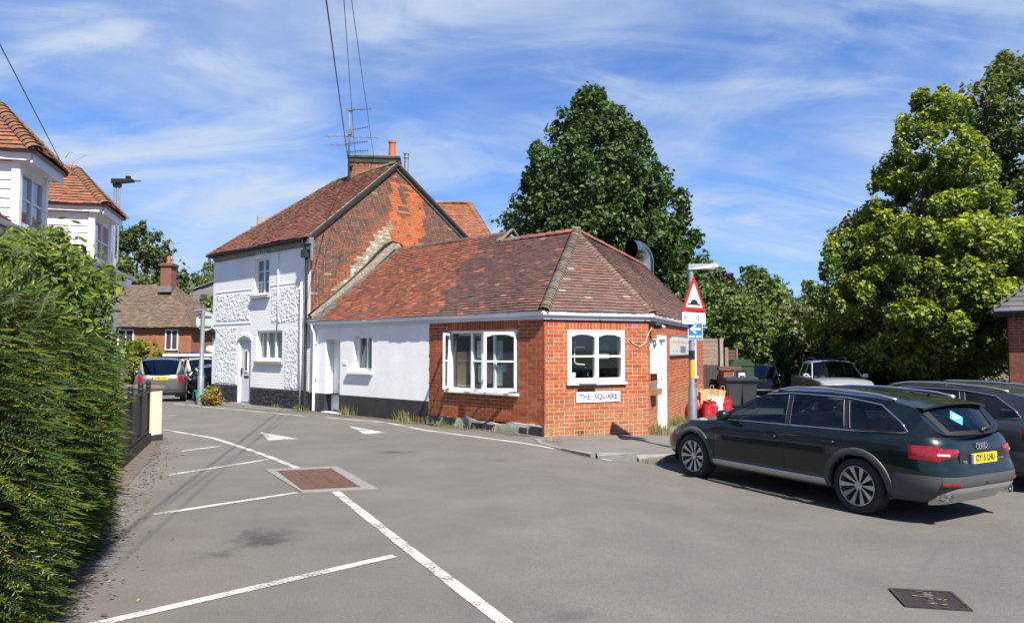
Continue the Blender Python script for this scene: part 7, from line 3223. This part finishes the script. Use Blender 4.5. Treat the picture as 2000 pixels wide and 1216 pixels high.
bgt = [  # x, y, profile scale (height, radius), colours, label
    ('hornbeam_tree', 'rounded mid green tree directly right of the sycamore behind the lamp column', 11.3, 46, [(1, 2.4), (3.5, 3.0), (6, 2.6), (8.2, .9)], MIDG, 11000),
    ('copper_beech_tree', 'dark purple copper beech peeping between the green trees behind the car park', 15.9, 56, [(3, 1.2), (6, 1.8), (8.6, .7)], [(.03, .012, .016), (.04, .016, .02)], 6000),
    ('maple_tree', 'bushy green tree right of the copper beech above the car park', 17.3, 52, [(1, 2.5), (4, 2.9), (6.4, 2.3), (8.1, .8)], MIDG, 12000),
    ('oak_tree', 'distant round topped oak in the gap between the car park trees', 23.5, 66, [(1, 2.6), (4.5, 3.2), (7.0, 2.2), (8.6, .7)], [(.055, .09, .025), (.07, .105, .03)], 10000),
    ('poplar_tree', 'distant green tree touching the left edge of the lime tree', 27.3, 66, [(1, 1.8), (5, 2.3), (8.6, .7)], MIDG, 8000),
    ('hazel_bush', 'dense bright green bush behind the timber fence', 12.6, 40, [(.1, 2.2), (2.0, 2.9), (3.6, 2.4), (5.0, 1.0)], [(.10, .15, .022), (.075, .12, .02)], 14000),
    ('willow_bush', 'feathery grey green bush with bare stems behind the pickup truck', 15.8, 41, [(.1, 2.4), (1.8, 2.8), (3.4, 2.2), (4.7, 1.0)], OLIVE, 14000),
    ('golden_bush', 'yellow green bush glowing between the feathery bush and the lime', 20.0, 50, [(.5, 2.0), (2.8, 2.4), (4.6, 1.0)], LIME, 8000),
    ('laurel_bush', 'dark bush at the left end of the car park hedge row beyond the silver hatchback', 10.4, 43, [(.1, 2.0), (2.2, 2.4), (4.4, 1.4)], DARK, 9000),
    ('garden_bush', 'low leafy garden bush on the grass right of the pickup truck', 20.2, 44, [(.1, 1.1), (.9, 1.3), (1.7, .5)], MIDG, 4000),
    ('tall_beech_tree', 'tall olive green tree tapering above the hornbeam', 13.4, 60, [(2, 3.0), (6, 3.4), (9.6, 2.2), (12.0, .6)], [(.065, .10, .022), (.055, .085, .02)], 12000),
]
for i, (nm, lb, x, y, pr, cc, n) in enumerate(bgt):
    tree(nm, lb, x, y, pr, n, .27 if 'bush' in nm else .34, cc, 40 + i, .2, nb=46, br=.32, cat='bush' if 'bush' in nm else 'tree', limb_n=6, group='trees and bushes round the car park')
# left background
tree('holm_oak_tree', 'large dark rounded tree behind the brick house chimney', -30.0, 58, [(1, 3.2), (4, 4.2), (7.5, 4.0), (10, 2.6), (11.8, .8)], 24000, .36, [(.035, .062, .018), (.045, .075, .02), (.06, .09, .022)], 60, .35, nb=80, br=.26, tipcol=(.10, .12, .03))
k = 0
hill_lab = ['pale green hillside tree directly right of the brick house chimney', 'dark hillside tree below the grey hill house', 'bushy hillside tree left of the grey hill house', 'feathery tree on the skyline above the grey hill house',
            'round hillside tree behind the small brown roofed house', 'olive hillside tree close to the cottage eaves corner', 'broad hillside tree behind the brick house ridge', 'slim hillside tree at the foot of the slope', 'leafy tree filling the gap under the hill house',
            'green hillside tree behind the left end of the brick house roof', 'dark hillside tree high above the brick house roof', 'dark low tree directly behind the brick house', 'broad skyline tree on the hill crest', 'green tree on the slope behind the cottage corner', 'olive tree on the slope hidden partly by the cottage']
for (x, y, h, r, cc) in ((-30.5, 72, 6.6, 3.0, MIDG), (-35.0, 84, 4.2, 2.6, DARK), (-43.5, 92, 5.4, 3.0, MIDG), (-42.5, 106, 6.5, 3.2, OLIVE), (-25.4, 66, 5.2, 2.5, MIDG),
                         (-37.0, 100, 7.0, 2.8, OLIVE), (-38.0, 74, 7.5, 3.6, DARK), (-28.0, 78, 6.0, 2.6, MIDG), (-33.5, 90, 3.4, 2.6, MIDG),
                         (-46.5, 84, 6.0, 3.2, MIDG), (-50, 96, 6.5, 3.4, DARK), (-32.0, 66, 4.2, 2.4, DARK), (-45.5, 112, 7.0, 3.6, MIDG), (-31.5, 98, 6.5, 3.0, MIDG), (-26.5, 88, 6.5, 3.0, OLIVE)):
    tree('hillside_tree', hill_lab[k], x, y, [(.2, r * .7), (h * .4, r), (h * .75, r * .75), (h, r * .2)], 7000, .42, cc, 70 + k, .2, nb=36, br=.34, limb_n=4, group='trees on the far hillside')
    k += 1
# shrubs against the brick house and flower bed
tree('wisteria_shrub', 'yellow green climber trained over the brick house front', -23.0, 45.2, [(.3, 1.3), (1.3, 1.7), (2.5, .8)], 5000, .22, [(.19, .21, .02), (.14, .17, .02)], 81, .06, nb=26, br=.34, cat='shrub', ell=1.2, limb_n=3)
tree('box_shrub', 'dark rounded shrub at the foot of the brick house', -21.2, 44.2, [(-.1, .8), (.6, 1.2), (1.3, .5)], 3000, .18, DARK, 82, .05, nb=18, br=.4, cat='shrub', limb_n=2)
tree('lavender_bed', 'mauve and gold flowering bed beside the parked mint hatchback', -17.3, 28.6, [(.1, .9), (.6, 1.1), (1.1, .6)], 3500, .12, [(.30, .20, .03), (.12, .12, .05), (.10, .07, .18), (.34, .24, .04)], 83, .04, nb=20, br=.4, cat='flower bed', limb_n=2)
tree('buddleia_shrub', 'grey green shrub with brown seed heads right of the far hedge end', -17.2, 31.5, [(.2, .5), (1.1, .7), (1.9, .3)], 2600, .14, [(.14, .12, .08), (.10, .11, .05), (.18, .14, .10)], 84, .04, nb=18, br=.4, cat='shrub', limb_n=3)
tree('flowering_plant', 'yellow and red flowering plant at the foot of the round sign post', -9.35, 22.85, [(.02, .22), (.25, .36), (.55, .20)], 1500, .075, [(.34, .30, .02), (.12, .17, .03), (.30, .06, .03), (.22, .22, .03)], 85, .02, nb=22, br=.4, cat='plant', limb_n=2)


# ------------------------------------------------------------------ hedge of yew sprays
def hx(y):
    """right-hand foot of the hedge"""
    return -3.20 - .435 * (y - 4.9)


def htop(y):
    return np.interp(y, [3.0, 5.0, 6.6, 7.4, 8.2, 8.8, 9.2], [2.0, 2.05, 2.15, 2.1, 1.9, 1.5, 1.05])


def hface(y, z):
    """how far the face stands out at height z"""
    return (1 - .75 * sm((y - 6.3) / 2.4)) * (.02 + .20 * np.sin(np.clip(z / htop(y), 0, 1) * 2.6) + .06 * np.sin(y * 2.1 + z * 1.7) + .05 * np.sin(y * 5.3 - z * 3.1) - .30 * np.clip((z / htop(y) - .8) / .2, 0, 1) ** 2) - .12 * sm((y - 7.2) / 1.6)


HG = empty('yew_hedge', (-4.6, 7.5, 0), 0, 'overgrown yew hedge with feathery horizontal sprays along the left kerb', 'hedge')
rng = np.random.default_rng(5)


def sprays(base, dirs, ln, npair, lw, cols, rng, droop=.25):
    """feathered sprays: each a curved twig with two rows of flat needles"""
    n = len(base)
    d = unit(dirs)
    up = np.array((0, 0, 1.))
    sd = unit(np.cross(d, up + rng.normal(size=(n, 3)) * .35))
    nm = unit(np.cross(sd, d))
    V, C = [], []
    for i in range(npair):
        t = (i + .5) / npair
        c = base + d * (ln * t)[:, None] - up * (droop * ln * t * t)[:, None]
        dd = unit(d - up * droop * 2 * t)
        L = (lw * (1.05 - .55 * t) * rng.uniform(.8, 1.2, n))[:, None]
        for s_ in (1, -1):
            a = unit(sd * s_ * .85 + dd * .55 + nm * rng.normal(0, .18, (n, 1)))
            w = .16 * L
            q = np.stack([c - dd * w, c + a * L * .55 - dd * w * .8, c + a * L, c + a * L * .5 + dd * w * 1.1], 1)
            V.append(q)
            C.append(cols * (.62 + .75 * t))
    # tip and twig
    c = base + d * ln[:, None] - up * (droop * ln)[:, None]
    c2 = base + d * (ln * .5)[:, None] - up * (droop * ln * .25)[:, None]
    wv = nm * .004 + sd * .004
    V.append(np.stack([base - wv, base + wv, c2 + wv, c2 - wv], 1))
    C.append(np.tile(np.array((.10, .07, .03)), (n, 1)))
    V.append(np.stack([c2 - wv, c2 + wv, c + d * .03, c], 1))
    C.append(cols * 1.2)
    V = np.concatenate(V).reshape(-1, 3)
    return V, np.arange(len(V)).reshape(-1, 4), np.concatenate(C)


n = 15000
yy = 3.3 + (8.8 - 3.3) * rng.random(n) ** 1.15
zz = rng.uniform(.03, 1, n) * htop(yy)
base = np.stack([hx(yy) + hface(yy, zz) - rng.uniform(.10, .34, n), yy, zz], 1)
outw = np.tile(np.array((.93, -.10, .05)), (n, 1)) + rng.normal(size=(n, 3)) * np.array((.18, .38, .20))
pal = np.array([(.046, .080, .012), (.062, .100, .015), (.033, .060, .011), (.085, .118, .017), (.026, .048, .011)])
cols = pal[rng.integers(0, 5, n)] * rng.uniform(.7, 1.25, (n, 1))
yel = rng.random(n) < .09
cols[yel] = np.array((.17, .165, .018)) * rng.uniform(.8, 1.2, (yel.sum(), 1))
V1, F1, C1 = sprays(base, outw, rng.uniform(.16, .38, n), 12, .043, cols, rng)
# end facing the viewer and the top
n2 = 4200
u = rng.random(n2)
zz = rng.uniform(.05, 1, n2) * 2.1
y0 = 3.55
b2 = np.stack([hx(y0) + .15 - u * 3.2, y0 + .35 * u + rng.uniform(-.1, .35, n2), zz], 1)
o2 = np.tile(np.array((.45, -.85, .05)), (n2, 1)) + rng.normal(size=(n2, 3)) * .32
cols2 = pal[rng.integers(0, 5, n2)] * rng.uniform(.7, 1.25, (n2, 1))
V2_, F2_, C2_ = sprays(b2, o2, rng.uniform(.16, .34, n2), 12, .043, cols2, rng)
n3 = 3000
yy = rng.uniform(3.4, 9.1, n3)
b3 = np.stack([hx(yy) + .0 - rng.random(n3) * 1.5, yy, htop(yy) - rng.uniform(.0, .2, n3)], 1)
o3 = np.tile(np.array((.5, -.1, .6)), (n3, 1)) + rng.normal(size=(n3, 3)) * .4
cols3 = pal[rng.integers(0, 5, n3)] * rng.uniform(.9, 1.5, (n3, 1))
V3_, F3_, C3_ = sprays(b3, o3, rng.uniform(.14, .32, n3), 9, .05, cols3, rng, .1)
V = np.concatenate([V1, V2_, V3_])
F = np.concatenate([F1, F2_ + len(V1), F3_ + len(V1) + len(V2_)])
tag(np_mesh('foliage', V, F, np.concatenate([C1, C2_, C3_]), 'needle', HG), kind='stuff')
mat('hedge_core_dark', (.022, .020, .012), rough=.95, noise=(12, .5, 1.5), bump=(20, .8, .05))
b = MB()  # solid dark core added behind the sprays to block light through the hedge
rows = []
for y in np.arange(3.75, 9.1, .3):
    h = float(htop(y))
    rows.append([(hx(y) + float(hface(y, z)) - .30, y, z) for z in np.linspace(0, h * .92, 9)] + [(hx(y) - 1.6, y, h * .92), (hx(y) - 1.6, y, 0)])
b.grid(rows)
b.add(rows[0], [tuple(range(len(rows[0])))])
b.add(rows[-1], [tuple(range(len(rows[-1])))])
b.build('dark_core', 'hedge_core_dark', HG, smooth=True)
# dry grass skirt at the near corner
def tuft(name, lbl, x, y, n, h, r, cols, seed, z=None, cat='grass', group=None, droop=.5):
    rg = np.random.default_rng(seed)
    z = float(gz(x, y)) if z is None else z
    V, C = [], []
    for i in range(n):
        a, d = rg.uniform(0, 6.283), r * math.sqrt(rg.random())
        p = np.array((x + d * math.cos(a), y + d * math.sin(a), z))
        L = h * rg.uniform(.4, 1.15)
        bd = np.array((math.cos(a + rg.normal(0, .8)), math.sin(a + rg.normal(0, .8)), 0)) * L * droop * rg.uniform(.2, 1)
        sd = np.array((-bd[1], bd[0], 0))
        sd = sd / (np.linalg.norm(sd) + 1e-9) * .0028 * (1 + h * 2)
        m1 = p + bd * .35 + np.array((0, 0, L * .6))
        e = p + bd + np.array((0, 0, L * .9))
        V += [p - sd, p + sd, m1 + sd * .8, m1 - sd * .8, m1 - sd * .8, m1 + sd * .8, e + sd * .1, e - sd * .1]
        c = np.array(cols[rg.integers(0, len(cols))]) * rg.uniform(.75, 1.25)
        C += [c, c * 1.1]
    V = np.array(V)
    o = np_mesh(name, V, np.arange(len(V)).reshape(-1, 4), np.array(C), 'straw')
    return tag(o, lbl, cat, group)


DRY = [(.36, .26, .11), (.28, .20, .09), (.20, .19, .06), (.42, .32, .16)]
GRN = [(.10, .17, .03), (.14, .20, .04), (.08, .13, .03), (.22, .20, .07)]
# strip of dead grass at the near corner of the hedge, uncountable
rg = np.random.default_rng(3)
V, C = [], []
for i in range(2600):
    y = rg.uniform(4.2, 5.3)
    x = hx(y) - rg.uniform(-.12, 1.6)
    a = rg.uniform(0, 6.28)
    L = rg.uniform(.08, .26)
    p = np.array((x, y, 0.))
    bd = np.array((math.cos(a), math.sin(a), 0)) * L * .6
    sd = np.array((-math.sin(a), math.cos(a), 0)) * .005
    e = p + bd + np.array((0, 0, L * .8))
    V += [p - sd, p + sd, e + sd * .2, e - sd * .2]
    C.append(np.array(random.choice(DRY)) * rg.uniform(.6, 1.1))
V = np.array(V)
tag(np_mesh('dry_grass', V, np.arange(len(V)).reshape(-1, 4), np.array(C), 'straw'), 'dry straw coloured grass at the near foot of the yew hedge', 'grass', kind='stuff')

# broad-leaved climber over the near part of the hedge
rng = np.random.default_rng(8)
CL_ = empty('evergreen_shrub', (-4.6, 6.3, 0), 0, 'glossy broad leaved evergreen shrub growing up through the yew hedge', 'shrub')
m = 170
by = rng.uniform(4.7, 8.2, m)
bxx = np.array([hx(v) for v in by]) - rng.uniform(-.22, 1.15, m)
tz = np.interp(by, [4.7, 5.6, 6.6, 7.4, 8.2], [2.35, 2.62, 2.55, 2.45, 2.15])
lo_ = np.interp(by, [4.7, 6.0, 8.2], [.75, 1.05, 1.6])
bz = rng.uniform(.0, 1, m) ** .8 * (tz - lo_) + lo_
B = np.stack([bxx, by, bz], 1)
rb = rng.uniform(.16, .30, m)
P, d, idx = crown_points(B, np.stack([rb, rb, rb], 1), 12500, rng, .35)
Nrm = unit(d * .4 + np.array((.35, -.55, .55)) + rng.normal(size=P.shape) * .5)
pal = np.array([(.075, .115, .012), (.10, .14, .014), (.05, .08, .011), (.135, .165, .016), (.04, .065, .010)])
C = pal[rng.integers(0, 5, len(P))] * rng.uniform(.75, 1.25, (len(P), 1))
t = unit(np.cross(Nrm, rng.normal(size=P.shape)))
t = unit(t - np.array((0, 0, .35)))
s = np.cross(Nrm, t)
L = rng.uniform(.055, .105, len(P))[:, None]
w = L * .40
vv_ = [P - t * L * .5, P - t * L * .15 + s * w * .5 + Nrm * w * .15, P + t * L * .25 + s * w * .32 + Nrm * w * .1, P + t * L * .55 - Nrm * w * .2,
       P + t * L * .25 - s * w * .32 + Nrm * w * .1, P - t * L * .15 - s * w * .5 + Nrm * w * .15]
V = np.stack(vv_, 1).reshape(-1, 3)
k = 6 * np.arange(len(P))[:, None]
F = np.concatenate([k + np.array([[0, 1, 2, 3]]), k + np.array([[0, 3, 4, 5]])])
tag(np_mesh('foliage', V, F, np.concatenate([C, C]), 'leaf_gloss', CL_), kind='stuff')
b = MB()
for (pts) in ([(-3.95, 5.3, 1.72), (-3.62, 5.15, 1.45), (-3.45, 5.05, 1.22), (-3.30, 4.95, .98), (-3.22, 4.9, .8)], [(-4.1, 5.6, 2.1), (-3.9, 5.7, 2.3), (-3.75, 5.8, 2.52), (-3.6, 5.9, 2.62)], [(-4.3, 6.2, 2.3), (-3.95, 6.3, 2.55), (-3.7, 6.4, 2.58)],
            [(-3.85, 5.2, 1.5), (-3.7, 5.1, 1.55), (-3.62, 5.0, 1.42)]):
    b.tube(pts, [.011] + [.009] * (len(pts) - 2) + [.004], 6)
b.build('stem', 'straw_stem' if 'straw_stem' in MATS else 'kraft', CL_, smooth=True)

# weeds along the foot of the walls
wl = [('seeding grass tuft against the black plinth left of the restaurant brick', 4.15, .30, GRN + DRY, 60), ('tall seeding grass by the black plinth next to the rendered door', 6.7, .34, GRN + DRY, 70), ('low green weed at the foot of the cottage downpipe', 8.75, .2, GRN, 70),
      ('short green weed patch below the rough grey plinth', 2.75, .22, GRN, 90), ('thin grass tuft below the open casement', 1.9, .16, GRN + DRY, 60), ('scrubby weed beside the pavement tip', 1.0, .14, GRN + DRY, 60), ('dry grass patch under the rough plinth beside the render edge', 3.4, .22, GRN + DRY, 80)]
for i, (lb, a, h, cc, n) in enumerate(wl):
    p = FF.p(a, .16, 0)
    tuft('grass_tuft', lb, p[0], p[1], int(n * 1.3), h, .34, cc, 100 + i, group='weeds along the wall foot')
p = RF.p(.25, .12, 0)
tuft('grass_tuft', 'large straw coloured grass clump at the brick corner below the tan box', p[0], p[1], 260, .32, .30, DRY + GRN[:2], 120, z=pvz(p[0], p[1]))
p = RF.p(2.3, .2, 0)
tuft('grass_tuft', 'bright green weed clump at the foot of the white side door', p[0], p[1], 160, .26, .2, GRN, 121, z=pvz(p[0], p[1]))
p = RF.p(3.2, .2, 0)
tuft('grass_tuft', 'pale weed clump on the pavement beside the red bags', p[0], p[1], 120, .22, .25, GRN + DRY, 122, z=pvz(p[0], p[1]))
p = CF.p(.85, .06, 0)
tuft('grass_tuft', 'tiny weed rooted at the foot of the chamfered brick face', p[0], p[1], 50, .12, .08, GRN, 123, z=pvz(p[0], p[1]))
for i, (x, y, lb) in enumerate(((.75, 13.95, 'mossy grass tuft on the western tip of the kerb'), (2.35, 12.35, 'seeding grass in the gutter in front of the kerb'), (3.05, 12.55, 'seeding grass by the kerb under the front bumper of the estate car'))):
    tuft('grass_tuft', lb, x, y, 90, .12, .2, GRN + DRY, 130 + i, group='grass along the kerb')
for i, a in enumerate((9.2, 10.4, 13.9)):
    p = FF.p(a, .12, 0)
    tuft('grass_tuft', 'sparse weed in the joint below the black flint plinth ' + ('beside the downpipe', 'under the wide window', 'left of the cottage door')[i], p[0], p[1], 40, .15, .15, GRN, 140 + i, group='weeds below the flint plinth')

# grit, twigs and dead leaves lying along the edges of the road, uncountable
rg = np.random.default_rng(21)
V, C = [], []
for i in range(1500):
    if i < 900:
        y = rg.uniform(4.4, 14.0)
        x = -3.05 - .425 * (y - 4.9) + abs(rg.normal(0, .22)) + (.15 if y > 9.6 else 0)
        zz = float(gz(x, y)) + .010
    else:
        a = rg.uniform(.3, 9.0)
        q_ = FF.p(a, .12 + abs(rg.normal(0, .16)), 0)
        x, y = q_[0], q_[1]
        zz = float(gz(x, y)) + .011
    t = rg.uniform(0, 6.28)
    L = rg.uniform(.010, .034)
    u = np.array((math.cos(t), math.sin(t), rg.uniform(-.1, .4))) * L
    v = np.array((-math.sin(t), math.cos(t), rg.uniform(0, .3))) * L * rg.uniform(.3, .6)
    p = np.array((x, y, zz))
    V += [p - u, p - v, p + u, p + v]
    C.append(np.array(random.choice([(.16, .11, .06), (.22, .15, .08), (.09, .07, .045), (.13, .12, .05), (.20, .19, .17)])) * rg.uniform(.6, 1.1))
V = np.array(V)
tag(np_mesh('leaf_litter', V, np.arange(len(V)).reshape(-1, 4), np.array(C), 'straw'), 'dead leaves and grit scattered along the road edges', 'litter', kind='stuff')
